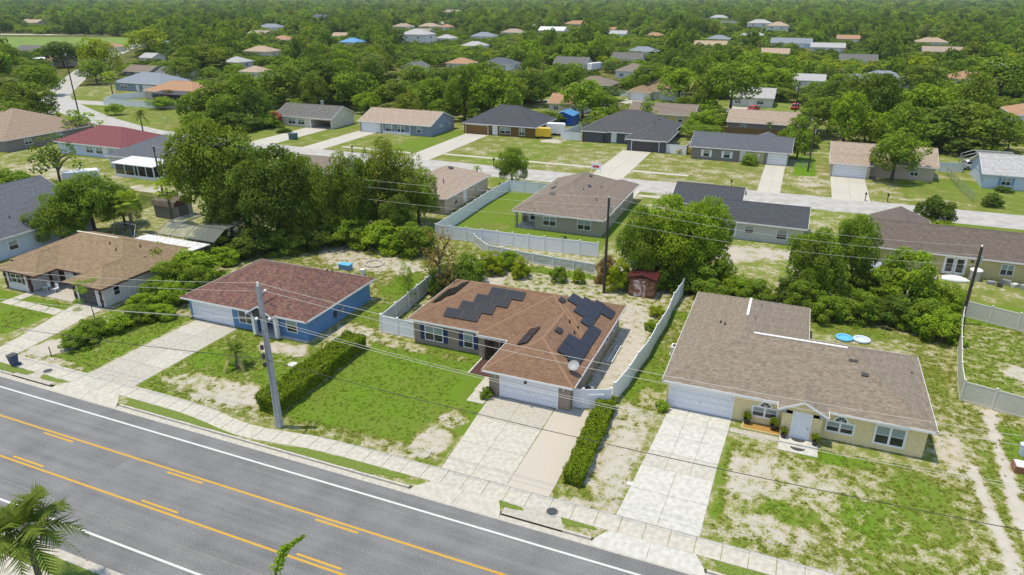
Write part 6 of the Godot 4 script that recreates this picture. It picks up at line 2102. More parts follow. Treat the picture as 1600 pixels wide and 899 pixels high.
	# grass strips between the pavement and the kerb
	for q in [["verge_wheelie_bin", [V(-62.0, -32.45), V(-60.6, -32.5), V(-57.4, -32.45), V(-57.6, -31.9), V(-60, -31.65), V(-62, -31.65)]], ["verge_manhole", [V(-56.4, -32.45), V(-54.0, -32.45), V(-53.0, -32.4), V(-54.4, -31.95), V(-56.2, -31.9)]],
			["verge_blue_house", [V(-46.3, -32.45), V(-40, -32.45), V(-37.0, -32.2), V(-34.4, -31.75), V(-35.4, -31.62), V(-45.9, -31.62)]], ["verge_brick_house", [V(-32.0, -31.75), V(-29.5, -32.3), V(-26, -32.45), V(-20.4, -32.45), V(-21.4, -31.9), V(-24, -31.62), V(-31.6, -31.62)]],
			["verge_drain", [V(-14.2, -32.46), V(-12.6, -32.45), V(-12.4, -32.2), V(-13.8, -31.95)]], ["verge_right_hedge", [V(-10.0, -32.46), V(-7.9, -32.46), V(-7.7, -32.3), V(-9.8, -31.9)]], ["verge_yellow_house", [V(-1.0, -32.46), V(12, -32.46), V(12, -31.62), V(-0.2, -31.62)]]]:
		var vs := structure(q[0])
		b = MB.new()
		var pts := []
		var rr := RandomNumberGenerator.new()
		rr.seed = 77
		var src: Array = q[1]
		for i in src.size():
			var p0: Vector2 = src[i]
			var p1: Vector2 = src[(i + 1) % src.size()]
			var n := maxi(1, int(p0.distance_to(p1) / 0.35))
			for k in n:
				var s := p0.lerp(p1, float(k) / n) + Vector2(rr.randf_range(-0.06, 0.06), rr.randf_range(-0.06, 0.06))
				pts.append(Vector3(s.x, 0.02, s.y))
		var flat2 := PackedVector2Array()
		for p in pts:
			flat2.append(Vector2(p.x, p.z))
		var idx := Geometry2D.triangulate_polygon(flat2)
		for i in range(0, idx.size(), 3):
			b.tri(pts[idx[i]], pts[idx[i + 1]], pts[idx[i + 2]], Vector3.UP)
		part(b, "turf", gm, vs)

# ---------------------------------------------------------------- plants
class LeafMesh:
	var v := PackedVector3Array()
	var n := PackedVector3Array()
	var c := PackedColorArray()
	func leaf(p: Vector3, nn: Vector3, tdir: Vector3, l: float, w: float, col: Color):
		var t := (tdir - nn * tdir.dot(nn)).normalized()
		var b := nn.cross(t)
		var p0 := p - t * l * 0.5
		var p2 := p + t * l * 0.5
		var p1 := p + b * w * 0.5 - t * l * 0.08
		var p3 := p - b * w * 0.5 - t * l * 0.08
		for q in [p0, p1, p2, p0, p2, p3]:
			v.append(q)
			n.append(nn)
			c.append(col)
	func blade(a: Vector3, b: Vector3, d: Vector3, nn: Vector3, col: Color):
		var gn := (d - a).cross(b - a).normalized()
		if gn.dot(nn) < 0.0:
			var s := b
			b = d
			d = s
			gn = -gn
		nn = (nn + gn).normalized()
		for q in [a, b, d]:
			v.append(q)
			n.append(nn)
			c.append(col)
	func mesh(m: Material) -> ArrayMesh:
		var a := []
		a.resize(Mesh.ARRAY_MAX)
		a[Mesh.ARRAY_VERTEX] = v
		a[Mesh.ARRAY_NORMAL] = n
		a[Mesh.ARRAY_COLOR] = c
		var k := ArrayMesh.new()
		k.add_surface_from_arrays(Mesh.PRIMITIVE_TRIANGLES, a)
		k.surface_set_material(0, m)
		return k

var crowns := {}

func rdir(r: RandomNumberGenerator) -> Vector3:
	var y := r.randf_range(-1, 1)
	var a := r.randf() * TAU
	var s := sqrt(1 - y * y)
	return Vector3(cos(a) * s, y, sin(a) * s)

func crown_mesh(sd: int, clumps: int, per: int, ls: float, loose := 0.0, squat := 0.0) -> ArrayMesh:
	# a crown of leaf clumps in the unit ball
	var key := "c%d_%d_%d" % [sd, clumps, per]
	if crowns.has(key):
		return crowns[key]
	var r := RandomNumberGenerator.new()
	r.seed = sd * 7919 + 13
	var L := LeafMesh.new()
	var shear := Vector3(r.randf_range(-0.12, 0.12), 0, r.randf_range(-0.12, 0.12))
	for i in clumps:
		var y := 1.0 - 1.8 * (i + 0.5) / clumps
		var a := i * 2.399963 + r.randf_range(-0.5, 0.5)
		var s := sqrt(maxf(0.0, 1.0 - y * y)) if y > 0.0 else 1.0 - 0.3 * y * y
		var dir := Vector3(cos(a) * s, y, sin(a) * s)
		var far := r.randf_range(0.50, 0.78) + loose * r.randf_range(-0.1, 0.25)
		if i % 4 == 3:
			far *= 0.45
		var cr := r.randf_range(0.20, 0.36) * (1.0 - 0.25 * loose) * (1.0 if clumps < 35 else 0.82)
		var cc := dir * far
		cc.y -= squat * (cc.x * cc.x + cc.z * cc.z) * 0.4
		cc += shear * cc.y
		var tone := r.randf_range(0.68, 1.0)
		var warm := r.randf_range(0.0, 0.12)
		var sq := Vector3(r.randf_range(0.85, 1.2), r.randf_range(0.65, 0.95), r.randf_range(0.85, 1.2))
		var cnt := int(per * cr * cr / 0.1)
		for k in cnt:
			var d := (rdir(r) + dir * 0.35 + Vector3.UP * 0.25).normalized()
			var p := cc + d * sq * cr * (1.08 - 0.6 * r.randf() * r.randf()) * r.randf_range(0.86, 1.10 + loose * 0.45)
			var nn := (d * 0.6 + rdir(r) * 0.75 + Vector3.UP * 0.5).normalized()
			var t := tone * r.randf_range(0.78, 1.0)
			var l := ls * r.randf_range(0.7, 1.35)
			L.leaf(p, nn, rdir(r), l, l * r.randf_range(0.45, 0.8), Color(minf(1, t * (1.0 + warm)), t, t * r.randf_range(0.6, 1.0)))
	crowns[key] = L.mesh(M.leaf_mid)
	return crowns[key]

func bush_mesh(k: int) -> ArrayMesh:
	return crown_mesh(300 + k, 40, 420, 0.085, 0.45, 0.2)

func trunk_mesh(k: int, loose := false) -> ArrayMesh:
	# unit tree: height 1, crown radius 1
	var key := "t%d%s" % [k, loose]
	if crowns.has(key):
		return crowns[key]
	var r := RandomNumberGenerator.new()
	r.seed = k * 31 + 5
	var b := MB.new()
	var top := Vector3(r.randf_range(-0.06, 0.06), 0.62, r.randf_range(-0.06, 0.06))
	b.tube([Vector3(0, -0.02, 0), Vector3(r.randf_range(-0.03, 0.03), 0.2, 0), Vector3(0.02, 0.42, 0.02), top, Vector3(top.x, 0.82, top.z)], 0.075, 0.012, 7, false)
	for i in 6:
		var a := i * 1.25 + r.randf() * 0.6
		var y := r.randf_range(0.26, 0.6)
		var e := Vector3(cos(a) * r.randf_range(0.4, 0.72), y + r.randf_range(0.12, 0.3), sin(a) * r.randf_range(0.4, 0.72))
		b.tube([Vector3(0, y, 0), Vector3(e.x * 0.45, lerpf(y, e.y, 0.65), e.z * 0.45), e], 0.036, 0.008, 5, false)
	crowns[key] = b.mesh()
	crowns[key].surface_set_material(0, M.bark)
	return crowns[key]

func tree(kind: String, x: float, z: float, h: float, r: float, tone: String, low: float, label: String, group := "", lod := 0, sd := -1):
	var k := absi(int(x * 3.7 + z * 5.3)) if sd < 0 else sd
	var bush := kind == "bush"
	var t := thing("shrub" if bush else "tree", label, "shrub" if bush else "tree", Vector3(x, 0, z), group)
	var hv := h * (1.0 - low) * 0.5
	var m: ArrayMesh
	if kind == "near":
		m = crown_mesh(k % 6, 64, 480, 0.060, 0.3) if lod == 0 else (crown_mesh(20 + k % 6, 44, 190, 0.095, 0.3) if lod == 1 else crown_mesh(40 + k % 5, 18, 46, 0.2, 0.1))
	elif kind == "loose":
		m = crown_mesh(60 + k % 3, 26, 190, 0.075, 0.9) if lod == 0 else crown_mesh(70 + k % 3, 18, 70, 0.14, 0.8)
	elif kind == "dead":
		m = crown_mesh(80, 20, 110, 0.085, 1.0)
	elif kind == "pine":
		m = crown_mesh(90 + k % 3, 12, 90, 0.13, 0.9)
	else:
		m = bush_mesh(k % 3)
	var turn := Basis(Vector3.UP, fmod(k * 1.7, TAU))
	if bush:
		var c := shared(m, "foliage", t, Transform3D(turn.scaled(Vector3(r * 1.12, h * 0.62, r * 1.12)), Vector3(0, h * 0.42, 0)))
		c.set_surface_override_material(0, M["leaf_" + tone])
		shared(trunk_mesh(k % 3), "stem", t, Transform3D(turn.scaled(Vector3(r * 0.8, h * 0.8, r * 0.8)), Vector3.ZERO))
	else:
		var c := shared(m, "crown", t, Transform3D(turn.scaled(Vector3(r * 0.98, hv * 1.02, r * 0.98)), Vector3(0, h - hv, 0)))
		c.set_surface_override_material(0, M["leaf_" + tone])
		var tr := shared(trunk_mesh(k % 3), "trunk", t, Transform3D(turn.scaled(Vector3(minf(r, h * 0.42), h, minf(r, h * 0.42))), Vector3.ZERO))
		if kind == "pine" or kind == "loose":
			tr.set_surface_override_material(0, M.bark_grey)
	return t

func frond(L: LeafMesh, base: Vector3, yaw: float, rise: float, length: float, droop: float, leaf: float, r: RandomNumberGenerator, col: Color, n := 22):
	var d := Vector3(cos(yaw), 0, sin(yaw))
	var side := Vector3(-sin(yaw), 0, cos(yaw))
	var pts := []
	for i in n + 1:
		var s := float(i) / n
		pts.append(base + d * length * (s * cos(rise) * (1.0 - 0.18 * s * s)) + Vector3.UP * (length * sin(rise) * s - droop * s * s))
	for i in n:
		var p: Vector3 = pts[i]
		var q: Vector3 = pts[i + 1]
		var f := (q - p).normalized()
		var up := side.cross(f).normalized()
		var s := float(i) / n
		L.blade(p + side * 0.02, p - side * 0.02, q, up, Color(col.r * 0.9, col.g * 0.8, col.b * 0.6))
		if s > 0.1:
			for g in [-1.0, 1.0]:
				var ll := leaf * sin(PI * clampf(0.12 + 0.86 * s, 0, 1)) * r.randf_range(0.8, 1.1)
				var dirn: Vector3 = (side * g * 0.8 + f * 0.55 + Vector3.DOWN * r.randf_range(0.1, 0.55) + up * 0.15).normalized()
				var tip: Vector3 = p + dirn * ll
				var w := f * 0.055 * (length / 2.5)
				var k := r.randf_range(0.7, 1.0)
				L.blade(p - w, p + w, tip, (up + side * g * 0.5).normalized(), Color(col.r * k, col.g * k, col.b * k))

func palm(x: float, z: float, h: float, len: float, nf: int, tone: String, label: String, dry := 0, kind := "palm_tree", leaf := 0.75):
	var r := RandomNumberGenerator.new()
	r.seed = int(absf(x * 13 + z * 7)) + 3
	var t := thing(kind, label, "palm tree", Vector3(x, 0, z))
	var b := MB.new()
	var lean := Vector3(r.randf_range(-0.2, 0.2), 0, r.randf_range(-0.2, 0.2))
	b.tube([Vector3(0, -0.1, 0), lean * 0.3 + Vector3(0, h * 0.3, 0), lean * 0.7 + Vector3(0, h * 0.7, 0), lean + Vector3(0, h, 0)], 0.17, 0.12, 9)
	part(b, "trunk", M.bark_grey, t, true)
	for i in nf + dry:
		var L := LeafMesh.new()
		var dead := i >= nf
		var s := float(i) / nf
		var yaw := i * 2.399963 + r.randf_range(-0.2, 0.2)
		var rise := r.randf_range(-0.5, -0.1) if dead else lerpf(1.25, 0.15, s)
		frond(L, lean + Vector3(0, h, 0), yaw, rise, len * r.randf_range(0.85, 1.1), len * (0.75 if dead else lerpf(0.45, 0.85, s)), len * leaf * 0.42, r, Color(1, 1, 1) * r.randf_range(0.75, 1.0))
		var o := MeshInstance3D.new()
		o.name = "frond"
		o.mesh = L.mesh(M.leaf_dry if dead else M["leaf_" + tone])
		t.add_child(o, true)
	return t

func fan_palm(x: float, z: float, h: float, rad: float, label: String):
	var r := RandomNumberGenerator.new()
	r.seed = int(absf(x * 11 + z * 3))
	var t := thing("fan_palm", label, "palm tree", Vector3(x, 0, z))
	var b := MB.new()
	b.tube([Vector3(0, -0.1, 0), Vector3(0.05, h * 0.5, 0), Vector3(0, h, 0)], 0.2, 0.17, 9)
	part(b, "trunk", M.bark_grey, t, true)
	for i in 30:
		var L := LeafMesh.new()
		var y := lerpf(1.2, -0.75, i / 29.0)
		var yaw := i * 2.399963
		var d := Vector3(cos(yaw) * cos(y), sin(y), sin(yaw) * cos(y))
		var c := Vector3(0, h, 0) + d * rad * r.randf_range(0.5, 0.62)
		var side := d.cross(Vector3.UP).normalized()
		var up := side.cross(d).normalized()
		L.blade(Vector3(0, h, 0) + side * 0.02, Vector3(0, h, 0) - side * 0.02, c, up, Color(0.8, 0.8, 0.5))
		var k := r.randf_range(0.7, 1.0)
		for j in 13:
			var a := lerpf(-1.45, 1.45, j / 12.0)
			var e := (d * cos(a) + side * sin(a)).normalized()
			var tip := c + e * rad * r.randf_range(0.42, 0.55) + Vector3.DOWN * rad * 0.12
			var w := (side * cos(a) - d * sin(a)) * 0.085
			L.blade(c + e * 0.15 * rad - w, c + e * 0.15 * rad + w, tip, (up + side * sin(a) * 0.3).normalized(), Color(k, k, k * 0.9))
			L.blade(c, c + e * 0.15 * rad - w, c + e * 0.15 * rad + w, up, Color(k, k, k * 0.9))
		var o := MeshInstance3D.new()
		o.name = "fan_leaf"
		o.mesh = L.mesh(M.leaf_dry if i > 26 else M.leaf_fan)
		t.add_child(o, true)

func hedge(label: String, x0: float, x1: float, z0: float, z1: float, ht: float, skew: float, tone: String):
	var r := RandomNumberGenerator.new()
	r.seed = int(absf(x0 * 7))
	var at := Vector3((x0 + x1) / 2, 0, (z0 + z1) / 2)
	var t := thing("hedge", label, "hedge", at)
	var L := LeafMesh.new()
	var wob := noise(int(absf(x0)), 0.5, 3)
	var w := x1 - x0
	var d := z1 - z0
	for i in int((w * d + 2.0 * ht * (w + d)) * 520):
		var u := r.randf()
		var p: Vector3
		var nn: Vector3
		var area := w * d
		var tot := area + 2.0 * ht * (w + d)
		var q := r.randf() * tot
		if q < area:
			p = Vector3(r.randf_range(-w / 2, w / 2), ht, r.randf_range(-d / 2, d / 2))
			nn = Vector3.UP
		elif q < area + 2.0 * ht * d:
			var s := -1.0 if u < 0.5 else 1.0
			p = Vector3(s * w / 2, r.randf_range(0.03, ht), r.randf_range(-d / 2, d / 2))
			nn = Vector3(s, 0, 0)
		else:
			var s := -1.0 if u < 0.5 else 1.0
			p = Vector3(r.randf_range(-w / 2, w / 2), r.randf_range(0.03, ht), s * d / 2)
			nn = Vector3(0, 0, s)
		p += nn * (wob.get_noise_3dv(p * 1.3) * 0.32 - r.randf() * r.randf() * 0.4 + 0.05)
		p.x *= 0.80 + 0.20 * clampf(p.y / ht, 0, 1)
		p.x += skew * p.z / d
		var k := r.randf_range(0.55, 1.0)
		var dir := (nn * 0.6 + rdir(r)).normalized()
		L.leaf(p, dir, rdir(r), r.randf_range(0.09, 0.17), 0.08, Color(k * r.randf_range(0.9, 1.1), k, k * 0.8))
	var o := MeshInstance3D.new()
	o.name = "foliage"
	o.mesh = L.mesh(M["leaf_" + tone])
	t.add_child(o)
	var b := MB.new()
	for s in 12:
		var z := -d / 2 + 0.9 + (d - 1.8) * s / 11.0
		b.tube([Vector3(skew * z / d, 0, z), Vector3(skew * z / d + 0.1, ht * 0.6, z + 0.1), Vector3(skew * z / d - 0.1, ht * 0.85, z)], 0.05, 0.02, 5)
		b.boxt(Transform3D(Basis(), Vector3(skew * z / d, 0, z)), Vector3(-w / 2 + 0.40, 0.25, -d / 30.0), Vector3(w / 2 - 0.40, ht - 0.40, d / 30.0))
	part(b, "branches", M.bark, t, true)

func tree_table() -> Array:
	return [
		["near", -69.1, -66.3, 16.9, 5.9, "oak", .12, "tall oak behind the screened pool, tallest of the dense stand"],
		["near", -59.4, -66.7, 13.3, 5.2, "dark", .05, "dark oak at the front of the dense stand behind the blue house"],
		["near", -64.6, -67.3, 13.3, 4.7, "oak", .08, "oak in the middle of the dense stand behind the blue house"],
		["near", -55.2, -69.8, 10.5, 3.5, "oak", .05, "oak at the right end of the dense stand behind the blue house"],
		["near", -65.1, -64.4, 9.5, 3.4, "dark", .03, "low dark oak at the foot of the stand beside the screened pool"],
		["near", -57.2, -68.4, 7.7, 2.9, "mid", .0, "low green tree bulging from the foot of the stand"],
		["near", -49.5, -77.3, 12.8, 4.2, "olive", .05, "tall loose tree with bare twigs left of the white fence corner"],
		["near", -47.4, -81.3, 8.2, 3.7, "mid", .05, "rounded tree between the loose tall tree and the white fence corner"],
		["near", -51.9, -74.5, 8.1, 2.7, "mid", .02, "leafy tree left of the tall loose tree"],
		["loose", -49.7, -82.6, 9.7, 2.7, "grey", .2, "greyish thin tree leaning over the pink roofed house"],
		["bush", -51.7, -70.4, 4.1, 2.8, "mid", 0, "shrub at the back edge of the blue house yard, left of centre"],
		["bush", -46.8, -71.1, 3.7, 3.0, "bright", 0, "bright shrub at the back edge of the blue house yard"],
		["bush", -42.2, -71.2, 4.2, 2.7, "mid", 0, "green shrub next to the white fence corner in blue house yard"],
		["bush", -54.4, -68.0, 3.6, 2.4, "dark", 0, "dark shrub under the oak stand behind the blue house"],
		["near", -85.5, -60.8, 9.0, 4.5, "mid", .05, "leafy tree behind the brown roofed house, left of the fan palms"],
		["near", -86.5, -57.0, 6.6, 3.6, "mid", .0, "leafy tree touching the light blue house at left"],
		["near", -85.7, -65.6, 6.0, 3.0, "oak", .05, "darker tree beside the fan palms"],
		["bush", -66.1, -53.2, 3.4, 3.4, "bright", 0, "big bush between the white house and the blue house, left lobe"],
		["bush", -60.5, -53.4, 3.6, 3.2, "bright", 0, "big bush between the white house and the blue house, right lobe"],
		["bush", -60.6, -50.3, 3.3, 2.2, "mid", 0, "low bush in front of the big bush beside the white house wing"],
		["bush", -61.7, -59.0, 2.2, 2.0, "bright", 0, "bush squeezed behind the maroon roof"],
		["loose", -114.8, -77.7, 8.7, 4.4, "dark", .2, "airy dark tree left of the white sunroom"],
		["bush", -110.2, -66.8, 5.6, 4.4, "mid", 0, "dense shrubbery at left edge below the dirt lot"],
		["bush", -109.8, -70.1, 3.7, 2.9, "bright", 0, "light shrubbery at left edge beside the pale board fence"],
		["near", -11.3, -73.1, 10.4, 3.9, "bright", .05, "round spreading oak right of the taupe house"],
		["near", -7.7, -76.6, 9.9, 3.1, "bright", .08, "oak overhanging the slate roofed house"],
		["near", -14.1, -71.1, 9.4, 2.6, "mid", .02, "oak nearest the timber pole beside the taupe house"],
		["near", -15.1, -81.0, 5.7, 2.3, "bright", .05, "small oak behind the spreading oak toward the taupe house"],
		["near", -9.8, -73.1, 5.2, 2.4, "dark", .0, "dark low tree behind the rusty shed"],
		["bush", -5.7, -74.8, 4.3, 1.7, "mid", 0, "conical green shrub alone behind the spreading oak"],
		["near", 3.6, -74.2, 8.6, 3.1, "mid", .0, "leafy tree left of the pair behind the yellow house"],
		["near", 7.6, -78.3, 9.2, 2.6, "mid", .0, "taller leafy tree of the pair behind the yellow house"],
		["bush", 12.7, -76.6, 5.8, 3.1, "bright", 0, "yellow-tipped bushy tree before the olive yellow house"],
		["bush", 2.2, -73.2, 2.8, 2.1, "dark", 0, "dark scrub under the pair of leafy trees, left"],
		["bush", -1.5, -71.7, 2.2, 2.0, "mid", 0, "scrub behind the rear wing of the yellow house, left"],
		["bush", -3.6, -72.7, 2.2, 1.7, "bright", 0, "bright scrub right of the white fence end"],
		["bush", -5.9, -69.9, 2.5, 1.8, "mid", 0, "scrub beside the white fence end"],
		["bush", 5.3, -69.4, 2.7, 1.8, "mid", 0, "scrub behind the blue pool floats"],
		["bush", 8.3, -70.6, 3.0, 2.0, "mid", 0, "scrub right of the blue pool floats"],
		["bush", 11.1, -71.0, 3.0, 2.0, "dark", 0, "dark scrub in the row behind the yellow house yard"],
		["bush", 13.9, -70.6, 2.9, 2.2, "mid", 0, "scrub in the row behind the yellow house yard, near the tan fence"],
		["bush", 15.0, -68.9, 3.1, 2.0, "bright", 0, "last bright scrub before the tan fence"],
		["bush", 16.4, -77.3, 2.7, 2.2, "bright", 0, "bright scrub left of the timber pole in the tan fence corner"],
		["bush", 10.9, -75.9, 2.4, 1.8, "mid", 0, "scrub beside the blue lean-to"],
		["near", 16.4, -134.8, 9.9, 5.0, "mid", .05, "spreading tree in front of the beige house"],
		["bush", 19.6, -108.7, 4.5, 2.6, "dark", 0, "round dark shrub beside the back street at right"],
		["bush", 20.1, -105.8, 1.5, 2.0, "bright", 0, "low shrub beside the umber roof"],
		["bush", 29.3, -123.2, 1.9, 1.6, "dark", 0, "small round dark bush on the lawn at right"],
		["near", -44.2, -108.0, 6.4, 3.0, "mid", .0, "small dense tree on the back street verge"],
		["near", -181.9, -119.0, 11.2, 7.5, "oak", .05, "round tree at left below the street bend"],
		["near", -179.3, -120.0, 6.2, 6.2, "dark", .0, "dark low tree at the left street corner"],
		["near", -251.7, -197.0, 16.9, 8.7, "lime", .1, "tall bright yellow-green tree beside the far street"],
		["near", -240.4, -185.6, 9.3, 6.7, "mid", .1, "smaller tree at the foot of the tall bright yellow-green tree"],
		["near", -233.4, -230.6, 12.4, 12.3, "olive", .1, "wide olive domed oak in the upper left"],
		["near", -329.8, -289.8, 15.5, 12.0, "lime", .1, "large bright domed tree in the upper left"],
		["near", -314.6, -228.3, 12.3, 10.3, "dark", .05, "dark tree above the street bend in the upper left"],
		["near", -265.4, -179.8, 7.2, 7.8, "oak", .05, "low oak above the left street"],
		["near", -135.2, -135.0, 11.5, 6.4, "oak", .05, "dark oak in the wood left of the grey gable house"],
		["near", -131.9, -141.5, 13.4, 6.5, "mid", .05, "oak in the wood behind the grey gable house, left"],
		["near", -141.5, -168.4, 11.7, 8.8, "oak", .05, "oak in the wood behind the grey gable house, middle"],
		["near", -131.0, -172.7, 14.4, 9.1, "dark", .05, "dark oak rising behind the grey gable house"],
		["near", -117.7, -171.2, 11.4, 7.8, "mid", .05, "oak rising between the grey gable house and the porch house"],
		["near", -110.3, -164.1, 6.5, 4.0, "bright", .0, "light green tree between the grey gable house and the porch house"],
		["near", -106.3, -173.3, 9.1, 7.2, "oak", .05, "oak behind the porch house, left"],
		["near", -92.6, -168.9, 10.8, 7.3, "mid", .05, "oak behind the porch house, right"],
		["near", -85.4, -178.0, 12.0, 7.5, "dark", .05, "dark oak behind the brown walled house"],
		["near", -75.0, -178.5, 11.8, 7.3, "oak", .05, "oak behind the brown walled house, right"],
		["near", -74.1, -195.9, 10.9, 7.4, "dark", .05, "dark oak left of the orange brown roof"],
		["near", -90.5, -153.2, 8.6, 4.0, "olive", .0, "olive tree peeking over the porch house roof"],
		["near", -85.3, -160.6, 6.4, 4.0, "mid", .0, "low tree right behind the porch house"],
		["near", -53.2, -179.2, 10.3, 6.7, "bright", .1, "bright round oak behind the black house"],
		["near", -48.5, -181.2, 7.0, 5.0, "mid", .1, "smaller oak beside the bright round oak"],
		["loose", -35.5, -175.8, 7.0, 2.8, "bright", .1, "slim bright tree behind the black house roof"],
		["near", -17.6, -197.3, 14.2, 7.7, "mid", .2, "big oak with visible trunk beyond the stone house"],
		["near", -35.0, -219.2, 11.2, 8.4, "bright", .1, "bright oak above the yellow walled house"],
		["near", -29.8, -237.2, 12.8, 7.9, "mid", .1, "oak in the woods left of the big oak with visible trunk"],
		["bush", -21.1, -172.0, 5.5, 4.2, "bright", 0, "round light green shrub tree behind the stone house"],
		["bush", 0.3, -160.1, 6.0, 4.3, "mid", 0, "shrubby tree between the stone house and the beige house"],
		["near", 4.0, -173.4, 9.9, 5.4, "oak", .05, "oak above the timber pole right of the stone house"],
		["near", -7.8, -246.3, 9.9, 6.5, "bright", .1, "bright oak behind the red cars"],
		["near", 22.3, -167.6, 7.5, 8.3, "mid", .03, "wide low tree canopy behind the beige house"],
		["near", 31.9, -176.8, 10.0, 8.8, "oak", .03, "dark oak canopy right of the beige house"],
		["near", 36.9, -168.0, 9.4, 7.3, "oak", .03, "oak canopy at right nearest the edge"],
		["near", 13.8, -169.4, 7.4, 6.1, "bright", .0, "bright tree behind the beige house, left"],
		["near", 32.3, -198.6, 11.9, 8.5, "mid", .05, "oak rising behind the right canopy"],
		["near", 22.4, -216.0, 8.3, 7.7, "olive", .05, "olive tree before the blue hip roof"],
		["near", 22.0, -258.5, 7.9, 5.7, "dark", .05, "dark tree standing before the blue hip roof"],
		["near", 10.1, -237.7, 9.3, 6.3, "mid", .05, "tree left of the blue hip roof"],
		["near", 55.2, -256.1, 14.7, 10.4, "mid", .05, "tall oak at the right edge of the woods"],
		["loose", 41.3, -173.3, 5.2, 4.0, "dark", .1, "dark loose tree beside the orange roof at right edge"],
		["near", -164.4, -104.5, 9.1, 4.3, "oak", .0, "oak clipping the left edge above the sandy brown roof"],
		["loose", -150.9, -110.0, 6.3, 5.0, "bright", .2, "thin bright tree behind the wine roofed house"],
		["near", -169.6, -150.0, 3.5, 4.5, "bright", .0, "round bright tree beside the white corner fence"],
		["loose", -34.6, -56.4, 4.9, 1.0, "bright", .15, "slender young tree at the fence left of the brick house"],
		["dead", -32.3, -59.1, 8.1, 2.3, "brown", .15, "half dead brown leaved tree behind the brick house fence"],
		["bush", -32.4, -60.9, 3.3, 2.3, "dark", 0, "dark shrub behind the left end of the brick house"],
		["bush", -31.7, -65.1, 3.5, 1.7, "mid", 0, "shrub beside the dead tree"],
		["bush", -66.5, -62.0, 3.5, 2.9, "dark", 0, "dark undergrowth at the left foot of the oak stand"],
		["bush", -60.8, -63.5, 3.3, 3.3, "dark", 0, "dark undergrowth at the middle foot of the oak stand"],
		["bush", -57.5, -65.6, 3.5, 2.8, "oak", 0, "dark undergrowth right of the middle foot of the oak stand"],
		["near", -53.3, -72.8, 7.5, 2.9, "oak", .0, "dark leafy tree filling the gap right of the oak stand"],
		["near", -46.2, -74.0, 6.7, 2.8, "dark", .0, "dark leafy tree under the tall loose tree"],
		["near", 0.6, -146.6, 6.2, 3.0, "mid", .0, "dense green tree hugging the right end of the stone house"],
		["near", -47.1, -230.2, 10.9, 7.3, "mid", .05, "oak behind the white cottage in the middle"],
		["near", -72.1, -220.0, 11.5, 7.7, "mid", .05, "oak left of the sage grey roof"],
		["near", -17.3, -281.3, 12.4, 8.7, "bright", .05, "bright oak above the white garage house"],
		["near", 35.4, -264.0, 10.8, 9.4, "oak", .05, "oak right of the blue hip roof"],
		["near", 57.6, -312.0, 10.1, 11.2, "mid", .05, "oak above the right canopy"],
		["near", -141.8, -135.3, 8.9, 5.7, "oak", .0, "dark oak at the left end of the wood beside the street"],
		["near", -129.6, -132.3, 9.1, 4.9, "mid", .0, "oak with low branches left of the tall palms"],
		["near", -124.3, -136.4, 10.3, 4.9, "dark", .0, "dark oak behind the tall palms by the grey gable house"],
		["bush", -133.9, -130.5, 4.6, 5.0, "mid", 0, "undergrowth at the left end of the wood beside the street"],
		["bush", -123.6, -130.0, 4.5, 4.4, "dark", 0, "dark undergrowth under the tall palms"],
		["bush", -120.9, -135.9, 3.8, 3.6, "mid", 0, "undergrowth left of the pink flowering tree"],
		["loose", -52.7, -78.1, 11.6, 2.2, "mid", .1, "ragged light tree leaning left of the tall olive tree"],
		["bush", 5.3, -74.5, 4.6, 2.1, "mid", 0, "thick shrub between the pair of leafy trees"],
		["bush", 8.9, -77.4, 3.7, 1.8, "dark", 0, "dark shrub at the right foot of the pair of leafy trees"],
		["bush", 3.2, -71.0, 3.1, 2.0, "mid", 0, "leafy shrub before the left of the pair of leafy trees"],
		["near", -148.9, -188.5, 12.8, 9.0, "mid", .0, "tall oak far behind the grey gable house"],
		["near", -112.5, -195.2, 11.5, 8.0, "oak", .0, "tall oak far behind the porch house"],
		["near", -95.1, -210.5, 11.5, 8.7, "mid", .0, "tall oak far behind the brown walled house"],
		["near", -99.9, -192.6, 11.2, 7.7, "dark", .0, "tall dark oak between the porch house and brown walled house woods"],
		["near", -9.0, -74.4, 8.9, 3.2, "bright", .0, "full bright tree joining the two oaks beside the slate roof"],
		["bush", -12.4, -71.4, 3.6, 2.4, "mid", 0, "leafy undergrowth left of the rusty shed roof"],
		["bush", -8.0, -72.4, 3.5, 2.4, "mid", 0, "leafy undergrowth right of the rusty shed"],
		["near", -227.7, -156.3, 10.8, 6.7, "mid", .0, "leafy tree on the far side of the left street bend"],
		["near", -213.6, -201.0, 10.1, 7.8, "oak", .0, "oak right of the orange roofed corner house"],
		["near", -172.3, -136.3, 3.3, 2.9, "bright", .0, "small bright tree on the street corner at left"],
		["near", -52.8, -73.0, 11.9, 3.8, "oak", .0, "tall dark oak closing the gap right of the oak stand"],
		["near", -50.6, -75.7, 10.3, 3.2, "dark", .0, "dark oak between the oak stand and the tall olive tree"],
		["near", -58.2, -69.1, 12.5, 4.0, "mid", .0, "tall oak at the right shoulder of the oak stand"],
	]

